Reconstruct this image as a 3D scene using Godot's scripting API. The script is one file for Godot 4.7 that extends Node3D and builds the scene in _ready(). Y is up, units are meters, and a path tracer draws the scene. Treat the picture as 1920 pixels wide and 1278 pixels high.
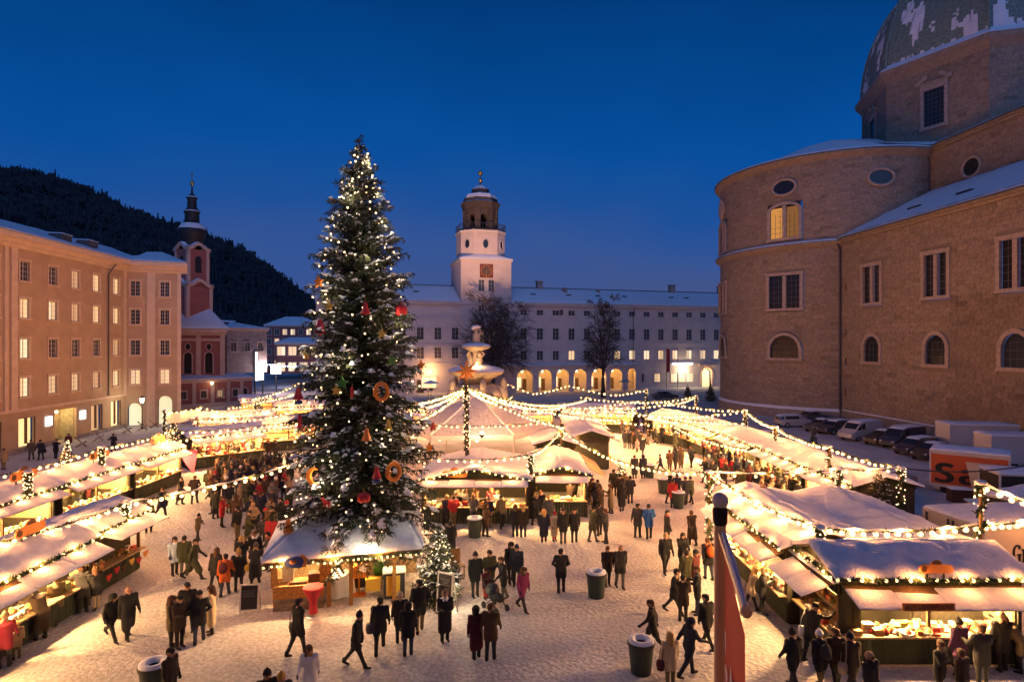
extends Node3D
# A Christmas market on a snowy square at dusk. y is up, metres; the square is looked down on from a window 9.8 m up.

const EYE := 9.8
const FOC := 1150.0
const HOR := 645.0
const LAMPS := 8.0
const WARM := Color(1.0, 0.37, 0.105)
var R := RandomNumberGenerator.new()
var M := {}
var T := {}
var names := {}
var meshes := {}

# ---------------------------------------------------------------- geometry collector
class B:
	var v := PackedVector3Array()
	var n := PackedVector3Array()
	var c := PackedColorArray()
	var col := Color(1, 1, 1)
	var t := Transform3D()
	var bend := 0.0
	func at(p: Vector3) -> Vector3:
		if bend > 0.0:
			var r := bend + p.z
			return t * Vector3(r * sin(p.x / bend), p.y, r * cos(p.x / bend))
		return t * p
	func tri(a: Vector3, b: Vector3, d: Vector3) -> void:
		a = at(a); b = at(b); d = at(d)
		var m := (d - a).cross(b - a)
		if m.length_squared() < 1e-14:
			return
		m = m.normalized()
		v.append(a); v.append(b); v.append(d)
		n.append(m); n.append(m); n.append(m)
		c.append(col); c.append(col); c.append(col)
	func quad(a: Vector3, b: Vector3, d: Vector3, e: Vector3) -> void:
		tri(a, b, d); tri(a, d, e)
	func bx(l: Vector3, h: Vector3) -> void:
		var p := [Vector3(l.x, l.y, l.z), Vector3(h.x, l.y, l.z), Vector3(h.x, h.y, l.z), Vector3(l.x, h.y, l.z), Vector3(l.x, l.y, h.z), Vector3(h.x, l.y, h.z), Vector3(h.x, h.y, h.z), Vector3(l.x, h.y, h.z)]
		quad(p[0], p[1], p[2], p[3]); quad(p[5], p[4], p[7], p[6]); quad(p[4], p[0], p[3], p[7])
		quad(p[1], p[5], p[6], p[2]); quad(p[3], p[2], p[6], p[7]); quad(p[4], p[5], p[1], p[0])
	func box(ct: Vector3, s: Vector3) -> void:
		bx(ct - s / 2, ct + s / 2)
	func beam(a: Vector3, b: Vector3, w: float, h := -1.0) -> void:
		if h < 0: h = w
		var d := (b - a).normalized()
		var s := d.cross(Vector3.UP) if absf(d.y) < 0.98 else d.cross(Vector3.RIGHT)
		s = s.normalized() * w / 2
		var u := s.cross(d).normalized() * h / 2
		var p := [a - s - u, a + s - u, a + s + u, a - s + u, b - s - u, b + s - u, b + s + u, b - s + u]
		quad(p[0], p[3], p[2], p[1]); quad(p[4], p[5], p[6], p[7]); quad(p[0], p[1], p[5], p[4])
		quad(p[1], p[2], p[6], p[5]); quad(p[2], p[3], p[7], p[6]); quad(p[3], p[0], p[4], p[7])
	func sheet(p: PackedVector3Array, nu: int, nv: int) -> void:
		var q := PackedVector3Array(); q.resize(p.size())
		for i in p.size(): q[i] = at(p[i])
		var wrap := true
		for j in nv:
			if q[j * nu].distance_squared_to(q[j * nu + nu - 1]) > 1e-8: wrap = false
		var m := PackedVector3Array(); m.resize(q.size())
		for j in nv:
			for i in nu:
				var i0 := i - 1; var i1 := i + 1
				if i0 < 0: i0 = nu - 2 if wrap else 0
				if i1 >= nu: i1 = 1 if wrap else nu - 1
				var j0 := maxi(j - 1, 0); var j1 := mini(j + 1, nv - 1)
				var du := q[j * nu + i1] - q[j * nu + i0]
				if du.length_squared() < 1e-10:
					var jj := j + 1 if j == 0 else j - 1
					du = q[jj * nu + i1] - q[jj * nu + i0]
				var k := du.cross(q[j1 * nu + i] - q[j0 * nu + i])
				m[j * nu + i] = k.normalized() if k.length_squared() > 1e-16 else Vector3.UP
		for j in nv - 1:
			for i in nu - 1:
				var a := j * nu + i; var b := a + 1; var d := a + nu + 1; var e := a + nu
				_st(q, m, a, b, d); _st(q, m, a, d, e)
	func _st(q: PackedVector3Array, m: PackedVector3Array, a: int, b: int, d: int) -> void:
		var f := (q[d] - q[a]).cross(q[b] - q[a])
		if f.length_squared() < 1e-14: return
		if f.dot(m[a] + m[b] + m[d]) < 0:
			var s := b; b = d; d = s
		v.append(q[a]); v.append(q[b]); v.append(q[d]); n.append(m[a]); n.append(m[b]); n.append(m[d])
		c.append(col); c.append(col); c.append(col)
	func tube(pts: Array, rads: Array, sides := 6, caps := true) -> void:
		var p := PackedVector3Array()
		var side := Vector3.ZERO
		for k in pts.size():
			var d: Vector3 = (pts[mini(k + 1, pts.size() - 1)] - pts[maxi(k - 1, 0)]).normalized()
			if side == Vector3.ZERO:
				side = d.cross(Vector3.UP) if absf(d.y) < 0.95 else d.cross(Vector3.RIGHT)
			side = (side - d * side.dot(d)).normalized()
			var u := d.cross(side)
			for i in sides + 1:
				var a := TAU * (i % sides) / sides
				p.append(pts[k] + (side * cos(a) + u * sin(a)) * rads[mini(k, rads.size() - 1)])
		sheet(p, sides + 1, pts.size())
		if caps:
			var e := (pts.size() - 1) * (sides + 1)
			for i in sides:
				tri(pts[0], p[i], p[i + 1])
				tri(pts[pts.size() - 1], p[e + i + 1], p[e + i])
	func lathe(prof: Array, sides := 16, ct := Vector3.ZERO, a0 := 0.0, a1 := TAU) -> void:
		var p := PackedVector3Array()
		for q in prof:
			for i in sides + 1:
				var a := a0 + (a1 - a0) * i / sides
				if a1 - a0 > TAU - 0.001 and i == sides: a = a0
				p.append(ct + Vector3(q.x * sin(a), q.y, q.x * cos(a)))
		sheet(p, sides + 1, prof.size())
	func ngon(prof: Array, sides: int, ct := Vector3.ZERO, rot := 0.0) -> void:  # a faceted lathe: flat faces
		for k in prof.size() - 1:
			for i in sides:
				var a := rot + TAU * i / sides; var b := rot + TAU * (i + 1) / sides
				var f := Vector3(sin(a), 0, cos(a)); var g := Vector3(sin(b), 0, cos(b))
				quad(ct + f * prof[k].x + Vector3(0, prof[k].y, 0), ct + g * prof[k].x + Vector3(0, prof[k].y, 0), ct + g * prof[k + 1].x + Vector3(0, prof[k + 1].y, 0), ct + f * prof[k + 1].x + Vector3(0, prof[k + 1].y, 0))
	func ell(ct: Vector3, r: Vector3, sides := 10, rings := 6) -> void:
		var p := PackedVector3Array()
		for j in rings + 1:
			var b := PI * j / rings
			for i in sides + 1:
				var a := TAU * (i % sides) / sides
				p.append(ct + Vector3(r.x * sin(b) * sin(a), -r.y * cos(b), r.z * sin(b) * cos(a)))
		sheet(p, sides + 1, rings + 1)
	func prism(poly: PackedVector2Array, z0: float, z1: float) -> void:
		var ix := Geometry2D.triangulate_polygon(poly)
		for k in range(0, ix.size(), 3):
			var a := poly[ix[k]]; var b := poly[ix[k + 1]]; var d := poly[ix[k + 2]]
			tri(Vector3(a.x, a.y, z1), Vector3(b.x, b.y, z1), Vector3(d.x, d.y, z1))
			tri(Vector3(a.x, a.y, z0), Vector3(d.x, d.y, z0), Vector3(b.x, b.y, z0))
		for k in poly.size():
			var a := poly[k]; var b := poly[(k + 1) % poly.size()]
			quad(Vector3(a.x, a.y, z0), Vector3(b.x, b.y, z0), Vector3(b.x, b.y, z1), Vector3(a.x, a.y, z1))
	# a wall in the xy plane at z = 0 with holes [x, y, w, h, arch]; reveals go back by depth
	func wall(w: float, h: float, holes: Array, depth := 0.3, x0 := 0.0, y0 := 0.0, step := 99.0) -> void:
		var xs := [x0, x0 + w]
		for q in holes:
			xs.append(clampf(q[0], x0, x0 + w)); xs.append(clampf(q[0] + q[2], x0, x0 + w))
		var k0 := x0 + step
		while k0 < x0 + w:
			xs.append(k0); k0 += step
		xs.sort()
		for i in xs.size() - 1:
			var a: float = xs[i]; var b: float = xs[i + 1]
			if b - a < 1e-4: continue
			var ys := []
			for q in holes:
				if q[0] < b - 1e-4 and q[0] + q[2] > a + 1e-4: ys.append([q[1], q[1] + q[3]])
			ys.sort()
			var y := y0
			for q in ys + [[y0 + h, y0 + h]]:
				if q[0] > y + 1e-4: quad(Vector3(a, y, 0), Vector3(b, y, 0), Vector3(b, q[0], 0), Vector3(a, q[0], 0))
				y = maxf(y, q[1])
		for q in holes:
			var l: float = q[0]; var r: float = q[0] + q[2]; var lo: float = q[1]; var hi: float = q[1] + q[3]
			var arch: float = q[4] if q.size() > 4 else 0.0
			quad(Vector3(l, lo, 0), Vector3(l, hi, 0), Vector3(l, hi, -depth), Vector3(l, lo, -depth))
			quad(Vector3(r, hi, 0), Vector3(r, lo, 0), Vector3(r, lo, -depth), Vector3(r, hi, -depth))
			quad(Vector3(r, lo, 0), Vector3(l, lo, 0), Vector3(l, lo, -depth), Vector3(r, lo, -depth))
			if arch <= 0.0:
				quad(Vector3(l, hi, 0), Vector3(r, hi, 0), Vector3(r, hi, -depth), Vector3(l, hi, -depth))
			else:
				var prev := Vector3(l, hi - arch, 0)
				for s in range(1, 13):
					var an := PI - PI * s / 12.0
					var p := Vector3((l + r) / 2 + cos(an) * q[2] / 2, hi - arch + sin(an) * arch, 0)
					var cn := Vector3(l if s <= 6 else r, hi, 0)
					tri(prev, p, cn)
					if s == 6: tri(p, Vector3(r, hi, 0), Vector3(l, hi, 0))
					quad(prev, p, p - Vector3(0, 0, depth), prev - Vector3(0, 0, depth))
					prev = p
	# snow lying on a four-cornered surface: soft edges, uneven top. a, b, d, e run round it.
	func snow(a: Vector3, b: Vector3, d: Vector3, e: Vector3, th := 0.14, cell := 0.35, seed_ := 1.0, lump := 0.35, bare := 9.0) -> void:
		var nu := clampi(int(a.distance_to(b) / cell), 3, 46) + 1
		var nv := clampi(int(a.distance_to(e) / cell), 3, 46) + 1
		var up := (b - a).cross(e - a).normalized()
		if up.y < 0: up = -up
		up = (up + Vector3.UP).normalized()
		var p := PackedVector3Array()
		for j in nv + 2:
			for i in nu + 2:
				var u := clampf((i - 1.0) / (nu - 1), 0, 1); var w := clampf((j - 1.0) / (nv - 1), 0, 1)
				var q := a.lerp(b, u).lerp(e.lerp(d, u), w)
				var rim := i == 0 or j == 0 or i == nu + 1 or j == nv + 1
				var ed := i == 1 or j == 1 or i == nu or j == nv
				var z := sin(q.x * 2.3 + seed_) * sin(q.z * 1.9 + seed_ * 2.0) * 0.5 + sin(q.x * 5.1 + q.z * 3.7 + seed_) * 0.3 + sin(q.z * 7.3 - q.x * 4.3 + seed_ * 3.0) * 0.25 + sin(q.x * 13.7 + seed_) * sin(q.z * 11.9 - seed_) * 0.3
				var hh := th * (1.0 + lump * z) * clampf((z + bare) * 3.0, -0.35, 1.0)
				if rim: hh = 0.0
				elif ed: hh *= 0.72
				if rim or ed:
					var o := q - (a + b + d + e) / 4.0
					o.y = 0
					q += o.normalized() * (0.03 + 0.03 * z) * (1.0 if rim else -0.6)
				p.append(q + up * hh)
		sheet(p, nu + 2, nv + 2)
	func mesh() -> ArrayMesh:
		var m := ArrayMesh.new()
		return add(m)
	func add(m: ArrayMesh) -> ArrayMesh:
		if v.is_empty(): return m
		var a := []
		a.resize(Mesh.ARRAY_MAX)
		a[Mesh.ARRAY_VERTEX] = v; a[Mesh.ARRAY_NORMAL] = n; a[Mesh.ARRAY_COLOR] = c
		m.add_surface_from_arrays(Mesh.PRIMITIVE_TRIANGLES, a)
		return m

# ---------------------------------------------------------------- places
func G(px: float, py: float, h := 0.0) -> Vector3:      # the point at height h that stands in this direction
	var d := (EYE - h) * FOC / (py - HOR)
	return Vector3((px - 960.0) / FOC * d, h, -d)

func D(px: float, py: float, d: float) -> Vector3:       # the point at this distance
	return Vector3((px - 960.0) / FOC * d, EYE - (py - HOR) / FOC * d, -d)

# ---------------------------------------------------------------- naming
func numbered(s: String) -> String:
	if not names.has(s):
		names[s] = 0
		return s
	names[s] += 1
	return "%s_%03d" % [s, names[s]]

func tag(o: Node, label: String, category: String, group := "", kind := "") -> Node:
	if label: o.set_meta("label", label)
	if category: o.set_meta("category", category)
	if group: o.set_meta("group", group)
	if kind: o.set_meta("kind", kind)
	return o

func thing(called: String, label: String, category: String, at := Vector3.ZERO, yaw := 0.0, group := "") -> Node3D:
	var o := Node3D.new()
	o.name = numbered(called)
	add_child(o)
	o.position = at
	o.rotation.y = yaw
	tag(o, label, category, group)
	return o

func put(called: String, b, m: Material, parent: Node = null, at := Vector3.ZERO) -> MeshInstance3D:
	var o := MeshInstance3D.new()
	o.mesh = b.mesh() if b is B else b
	o.material_override = m
	o.position = at
	if parent == null:
		o.name = numbered(called)
		add_child(o)
	else:
		o.name = called
		parent.add_child(o, true)
	return o

func ground(called: String, b: B, m: Material) -> MeshInstance3D:
	var o := put(called, b, m)
	o.set_meta("kind", "structure")
	return o

func many(called: String, mesh: Mesh, m: Material, xf: Array, parent: Node, stuff := true) -> MultiMeshInstance3D:
	var mm := MultiMesh.new()
	mm.transform_format = MultiMesh.TRANSFORM_3D
	mm.mesh = mesh
	mm.instance_count = xf.size()
	for i in xf.size(): mm.set_instance_transform(i, xf[i])
	var o := MultiMeshInstance3D.new()
	o.multimesh = mm
	if m: o.material_override = m
	o.name = called if parent else numbered(called)
	(parent if parent else self).add_child(o, true)
	if stuff: o.set_meta("kind", "stuff")
	return o

func lamp(parent: Node, at: Vector3, energy: float, size := 0.12, tint := WARM) -> void:
	var l := OmniLight3D.new()
	l.name = "glow"
	l.light_color = tint.linear_to_srgb()
	l.light_energy = energy * LAMPS
	l.light_size = size
	l.omni_range = 90.0
	l.omni_attenuation = 2.0
	l.shadow_enabled = true
	l.position = at
	parent.add_child(l, true)

# ---------------------------------------------------------------- materials (colours given as linear reflectance)
func noise(key: String, freq: float, lo: float, hi := 1.0, type := FastNoiseLite.TYPE_SIMPLEX_SMOOTH, oct := 4, size := 512) -> NoiseTexture2D:
	if T.has(key): return T[key]
	var f := FastNoiseLite.new()
	f.noise_type = type
	f.frequency = freq
	f.fractal_octaves = oct
	f.seed = hash(key) % 1000
	var t := NoiseTexture2D.new()
	t.width = size; t.height = size
	t.seamless = true
	t.noise = f
	var g := Gradient.new()
	g.set_color(0, Color(lo, lo, lo)); g.set_color(1, Color(hi, hi, hi))
	t.color_ramp = g
	T[key] = t
	return t

func mat(key: String, r: float, g: float, b: float, rough := 0.85, tex := "", scale := 0.5, bump := "", bcm := 0.0) -> StandardMaterial3D:
	if M.has(key): return M[key]
	var m := StandardMaterial3D.new()
	m.albedo_color = Color(r, g, b).linear_to_srgb()
	m.roughness = rough
	if tex or bump:
		m.uv1_triplanar = true
		m.uv1_world_triplanar = true
		m.uv1_scale = Vector3.ONE * scale
	if tex: m.albedo_texture = T[tex]
	if bump:
		m.heightmap_enabled = true
		m.heightmap_texture = T[bump]
		m.heightmap_scale = bcm
	M[key] = m
	return m

func vmat(key: String, rough := 0.85, tex := "", scale := 0.5) -> StandardMaterial3D:
	var m := mat(key, 1, 1, 1, rough, tex, scale)
	m.vertex_color_use_as_albedo = true
	return m

func em(key: String, r: float, g: float, b: float, e: float, ar := 0.5, ag := 0.5, ab := 0.5) -> StandardMaterial3D:
	if M.has(key): return M[key]
	var m := StandardMaterial3D.new()
	m.albedo_color = Color(ar, ag, ab).linear_to_srgb()
	m.emission_enabled = true
	m.emission = Color(r, g, b).linear_to_srgb()
	m.emission_energy_multiplier = e
	M[key] = m
	return m

func stock() -> void:
	noise("soft", 0.012, 0.72)
	noise("fine", 0.06, 0.7)
	noise("dirt", 0.03, 0.74, 1.0, FastNoiseLite.TYPE_SIMPLEX_SMOOTH, 5, 1024)
	noise("tread", 0.03, 0.0, 1.0, FastNoiseLite.TYPE_SIMPLEX_SMOOTH, 4, 1024)
	noise("grain", 0.09, 0.0)
	noise("streak", 0.02, 0.55)
	noise("faint", 0.008, 0.9)
	noise("snowy", 0.015, 0.9)
	mat("snow", 0.80, 0.81, 0.84, 0.75, "snowy", 0.35, "tread", 2.5)
	mat("trodden", 0.80, 0.75, 0.73, 0.85, "dirt", 0.11, "tread", 4.5)
	M.trodden.uv1_scale = Vector3.ONE * 0.16
	noise("patch", 0.012, 0.8, 1.0, FastNoiseLite.TYPE_SIMPLEX_SMOOTH, 5, 1024)
	M.trodden.detail_enabled = true
	M.trodden.detail_albedo = T.patch
	M.trodden.detail_blend_mode = BaseMaterial3D.BLEND_MODE_MUL
	M.trodden.detail_uv_layer = BaseMaterial3D.DETAIL_UV_2
	M.trodden.uv2_triplanar = true
	M.trodden.uv2_world_triplanar = true
	M.trodden.uv2_scale = Vector3.ONE * 0.021
	mat("bark", 0.06, 0.045, 0.035, 0.95, "fine", 2.0)
	mat("needle", 0.03, 0.036, 0.013, 0.85)
	mat("fir", 0.03, 0.055, 0.02, 0.85)
	mat("wood", 0.22, 0.125, 0.055, 0.8, "streak", 0.9)
	mat("pale_wood", 0.55, 0.37, 0.19, 0.75, "streak", 0.9)
	mat("dark_wood", 0.045, 0.04, 0.022, 0.8, "streak", 0.9)
	mat("green_wood", 0.03, 0.045, 0.022, 0.75, "streak", 0.9)
	mat("black", 0.012, 0.012, 0.013, 0.7)
	mat("iron", 0.03, 0.03, 0.033, 0.5)
	mat("cable", 0.02, 0.02, 0.016, 0.8)
	mat("plaster_pink", 0.52, 0.37, 0.23, 0.9, "faint", 0.12)
	mat("trim_pink", 0.70, 0.54, 0.38, 0.9, "faint", 0.2)
	mat("plaster_white", 0.62, 0.53, 0.48, 0.9, "faint", 0.1)
	mat("trim_white", 0.60, 0.56, 0.54, 0.9, "faint", 0.2)
	mat("plaster_red", 0.34, 0.12, 0.10, 0.9, "faint", 0.12)
	mat("trim_peach", 0.58, 0.42, 0.34, 0.9, "faint", 0.2)
	mat("plaster_grey", 0.36, 0.31, 0.30, 0.9, "soft", 0.2)
	mat("stone", 0.38, 0.31, 0.24, 0.92, "soft", 0.25)
	mat("mortar", 0.29, 0.235, 0.185, 0.95, "fine", 0.3)
	mat("stone_trim", 0.50, 0.41, 0.34, 0.85, "soft", 0.4)
	mat("lead", 0.06, 0.065, 0.07, 0.6)
	mat("copper", 0.27, 0.38, 0.33, 0.8, "streak", 0.3)
	mat("shingle_black", 0.022, 0.022, 0.024, 0.6, "fine", 0.8)
	mat("fount", 0.50, 0.43, 0.35, 0.85, "soft", 0.6)
	mat("gold", 0.7, 0.45, 0.12, 0.35)
	M.gold.metallic = 0.9
	mat("glass_dark", 0.02, 0.022, 0.026, 0.12)
	mat("sash", 0.52, 0.47, 0.42, 0.6)
	mat("sash_dark", 0.10, 0.09, 0.085, 0.6)
	mat("cloth_white", 0.75, 0.73, 0.70, 0.9)
	mat("red_cloth", 0.38, 0.02, 0.03, 0.85)
	mat("orange", 0.70, 0.22, 0.02, 0.6)
	mat("yellow", 0.75, 0.48, 0.06, 0.6)
	mat("red_paint", 0.5, 0.02, 0.02, 0.5)
	mat("green_paint", 0.06, 0.22, 0.03, 0.5)
	mat("blue_paint", 0.02, 0.05, 0.22, 0.5)
	mat("sign_orange", 0.62, 0.24, 0.05, 0.7)
	mat("sign_brown", 0.07, 0.025, 0.012, 0.7)
	mat("bin_green", 0.03, 0.05, 0.04, 0.55)
	mat("white_paint", 0.50, 0.48, 0.47, 0.5)
	em("bulb", 1.0, 0.60, 0.23, 3.6)
	em("tree_bulb", 1.0, 0.66, 0.32, 4.0)
	em("stall_lamp", 1.0, 0.70, 0.36, 12.0)
	em("lit_warm", 1.0, 0.62, 0.27, 1.05)
	em("lit_soft", 1.0, 0.66, 0.30, 0.75)
	em("lit_amber", 1.0, 0.42, 0.09, 0.6, 0.05, 0.04, 0.03)
	em("lit_ember", 1.0, 0.42, 0.10, 0.22, 0.05, 0.04, 0.03)
	em("lit_pale", 1.0, 0.74, 0.42, 1.25)
	em("lit_dim", 1.0, 0.55, 0.2, 0.55)
	em("lit_white", 0.85, 0.9, 1.0, 2.2)
	em("lit_shop", 1.0, 0.68, 0.26, 1.25)
	em("lit_green", 0.95, 0.85, 0.48, 0.9)

# ---------------------------------------------------------------- people: one smooth surface over a posed skeleton
class Field:
	var lo: Vector3
	var s: float
	var nx: int
	var ny: int
	var nz: int
	var d := PackedFloat32Array()
	var best := PackedFloat32Array()
	var reg := PackedByteArray()
	func _init(a: Vector3, b: Vector3, cell: float) -> void:
		lo = a; s = cell
		nx = int((b.x - a.x) / s) + 1; ny = int((b.y - a.y) / s) + 1; nz = int((b.z - a.z) / s) + 1
		d.resize(nx * ny * nz); d.fill(1.0)
		best.resize(d.size()); best.fill(1.0)
		reg.resize(d.size())
	func cap(a: Vector3, b: Vector3, ra: float, rb: float, region: int, k := 0.03) -> void:
		var m := maxf(ra, rb) + k + s * 1.5
		var ab := b - a
		var l2 := maxf(ab.length_squared(), 1e-9)
		var x0 := maxi(int((minf(a.x, b.x) - m - lo.x) / s), 0); var x1 := mini(int((maxf(a.x, b.x) + m - lo.x) / s) + 1, nx - 1)
		var y0 := maxi(int((minf(a.y, b.y) - m - lo.y) / s), 0); var y1 := mini(int((maxf(a.y, b.y) + m - lo.y) / s) + 1, ny - 1)
		var z0 := maxi(int((minf(a.z, b.z) - m - lo.z) / s), 0); var z1 := mini(int((maxf(a.z, b.z) + m - lo.z) / s) + 1, nz - 1)
		for z in range(z0, z1 + 1):
			for y in range(y0, y1 + 1):
				var i := (z * ny + y) * nx + x0
				for x in range(x0, x1 + 1):
					var p := lo + Vector3(x, y, z) * s - a
					var t := clampf(p.dot(ab) / l2, 0.0, 1.0)
					var q := (p - ab * t).length() - (ra + (rb - ra) * t)
					if q < best[i]:
						best[i] = q; reg[i] = region
					var o := d[i]
					var h := maxf(k - absf(o - q), 0.0)
					d[i] = minf(o, q) - h * h / (4.0 * k)
					i += 1
	func out(to: Array, xf := Transform3D()) -> void:      # to: one B per region
		var id := {}
		var vs := PackedVector3Array()
		var rs := PackedByteArray()
		var sy := nx; var sz := nx * ny
		var quads := PackedInt32Array()
		var o8 := [0, 1, sy, sy + 1, sz, sz + 1, sz + sy, sz + sy + 1]
		for z in nz - 1:
			for y in ny - 1:
				var i := (z * ny + y) * nx
				for x in nx - 1:
					var n0 := int(d[i] < 0) + int(d[i + 1] < 0) + int(d[i + sy] < 0) + int(d[i + sy + 1] < 0) + int(d[i + sz] < 0) + int(d[i + sz + 1] < 0) + int(d[i + sz + sy] < 0) + int(d[i + sz + sy + 1] < 0)
					if n0 > 0 and n0 < 8:
						var acc := Vector3.ZERO
						var cnt := 0
						var near := 9.0
						var rr := 0
						for a in 8:
							var da := d[i + o8[a]]
							if absf(best[i + o8[a]]) < near:
								near = absf(best[i + o8[a]]); rr = reg[i + o8[a]]
							for ax in 3:
								if a & (1 << ax): continue
								var b: int = a | (1 << ax)
								var db := d[i + o8[b]]
								if (da < 0) != (db < 0):
									var t := da / (da - db)
									var p := Vector3(a & 1, (a >> 1) & 1, (a >> 2) & 1)
									p[ax] += t
									acc += p; cnt += 1
						id[i] = vs.size()
						vs.append(lo + (Vector3(x, y, z) + acc / cnt) * s)
						rs.append(rr)
					i += 1
		var nr := PackedVector3Array(); nr.resize(vs.size())
		for i in id.keys():
			var x: int = i % nx; var y: int = (i / nx) % ny; var z: int = i / sz
			if x == 0 or y == 0 or z == 0: continue
			var d0 := d[i] < 0
			if d0 != (d[i + 1] < 0): _q(quads, id, [i, i - sy, i - sy - sz, i - sz], d0)
			if d0 != (d[i + sy] < 0): _q(quads, id, [i, i - sz, i - sz - 1, i - 1], d0)
			if d0 != (d[i + sz] < 0): _q(quads, id, [i, i - 1, i - 1 - sy, i - sy], d0)
		for k in range(0, quads.size(), 4):
			var f := (vs[quads[k + 2]] - vs[quads[k]]).cross(vs[quads[k + 1]] - vs[quads[k + 3]])
			for e in 4: nr[quads[k + e]] += f
		for k in range(0, quads.size(), 4):
			var b: B = to[rs[quads[k]]]
			for e in [0, 1, 2, 0, 2, 3]:
				var w := quads[k + e]
				b.v.append(xf * vs[w]); b.n.append((xf.basis * nr[w]).normalized()); b.c.append(Color.WHITE)
	func _q(quads: PackedInt32Array, id: Dictionary, c: Array, flip: bool) -> void:
		for k in c:
			if not id.has(k): return
		var o := [0, 1, 2, 3] if flip else [0, 3, 2, 1]
		for k in o: quads.append(id[c[k]])

# regions: 0 coat, 1 trousers, 2 skin, 3 hair or hat, 4 shoes, 5 scarf
const POSES := {
	"stand": [2, 0, -3, 2, 4, 9, 14, 2, 9, 12, 0, 0.10],
	"wide": [3, 0, -3, 0, 20, 22, 75, 20, 22, 75, 0, 0.17],
	"walk": [24, 6, -22, 22, -22, 7, 18, 20, 7, 26, 4, 0.08],
	"stroll": [13, 3, -13, 14, -10, 8, 15, 12, 8, 20, 2, 0.09],
	"hold": [2, 0, -2, 3, 18, 6, 80, 14, 6, 86, 0, 0.10],
	"pockets": [3, 0, -2, 1, -12, 20, 52, -12, 20, 52, 0, 0.11],
	"photo": [4, 0, -4, 0, 62, 12, 95, 62, 12, 95, 0, 0.12],
	"reach": [6, 0, -6, 4, 62, 6, 22, 8, 9, 20, 8, 0.10],
	"lean": [2, 0, 10, 8, 64, 10, 30, 58, 10, 34, 32, 0.12],
	"push": [16, 4, -14, 14, 44, 6, 34, 44, 6, 34, 6, 0.09],
}

func hand_into(to: Array, wrist: Vector3, dir: Vector3, palm_to: Vector3, side: float, region: int) -> void:
	var f := Field.new(Vector3(-0.075, -0.06, -0.02), Vector3(0.075, 0.07, 0.2), 0.0085)
	f.cap(Vector3(0, 0, -0.01), Vector3(0, 0, 0.02), 0.026, 0.024, 0, 0.012)
	for q in 4:
		var x := -0.03 + 0.02 * q
		f.cap(Vector3(x * 0.6, 0, 0.02), Vector3(x, 0, 0.085), 0.016, 0.013, 0, 0.012)
		var l: float = [0.036, 0.046, 0.05, 0.042][q]
		var a := Vector3(x * 1.12, 0.0, 0.088)
		var b := a + Vector3(x * 0.1, 0.012, l * 0.8)
		var e := b + Vector3(0, 0.03, l * 0.45)
		f.cap(a, b, 0.0095, 0.009, 0, 0.004)
		f.cap(b, e, 0.009, 0.0078, 0, 0.004)
	f.cap(Vector3(0.024, 0.004, 0.028), Vector3(0.052, 0.02, 0.062), 0.013, 0.0105, 0, 0.008)
	f.cap(Vector3(0.052, 0.02, 0.062), Vector3(0.05, 0.038, 0.09), 0.0105, 0.009, 0, 0.005)
	var z := dir.normalized()
	var y := (palm_to - z * palm_to.dot(z)).normalized()
	var x_ := y.cross(z)
	var slots := []
	for k in 6: slots.append(to[region])
	f.out(slots, Transform3D(Basis(x_ * side, y, z), wrist))

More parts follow.
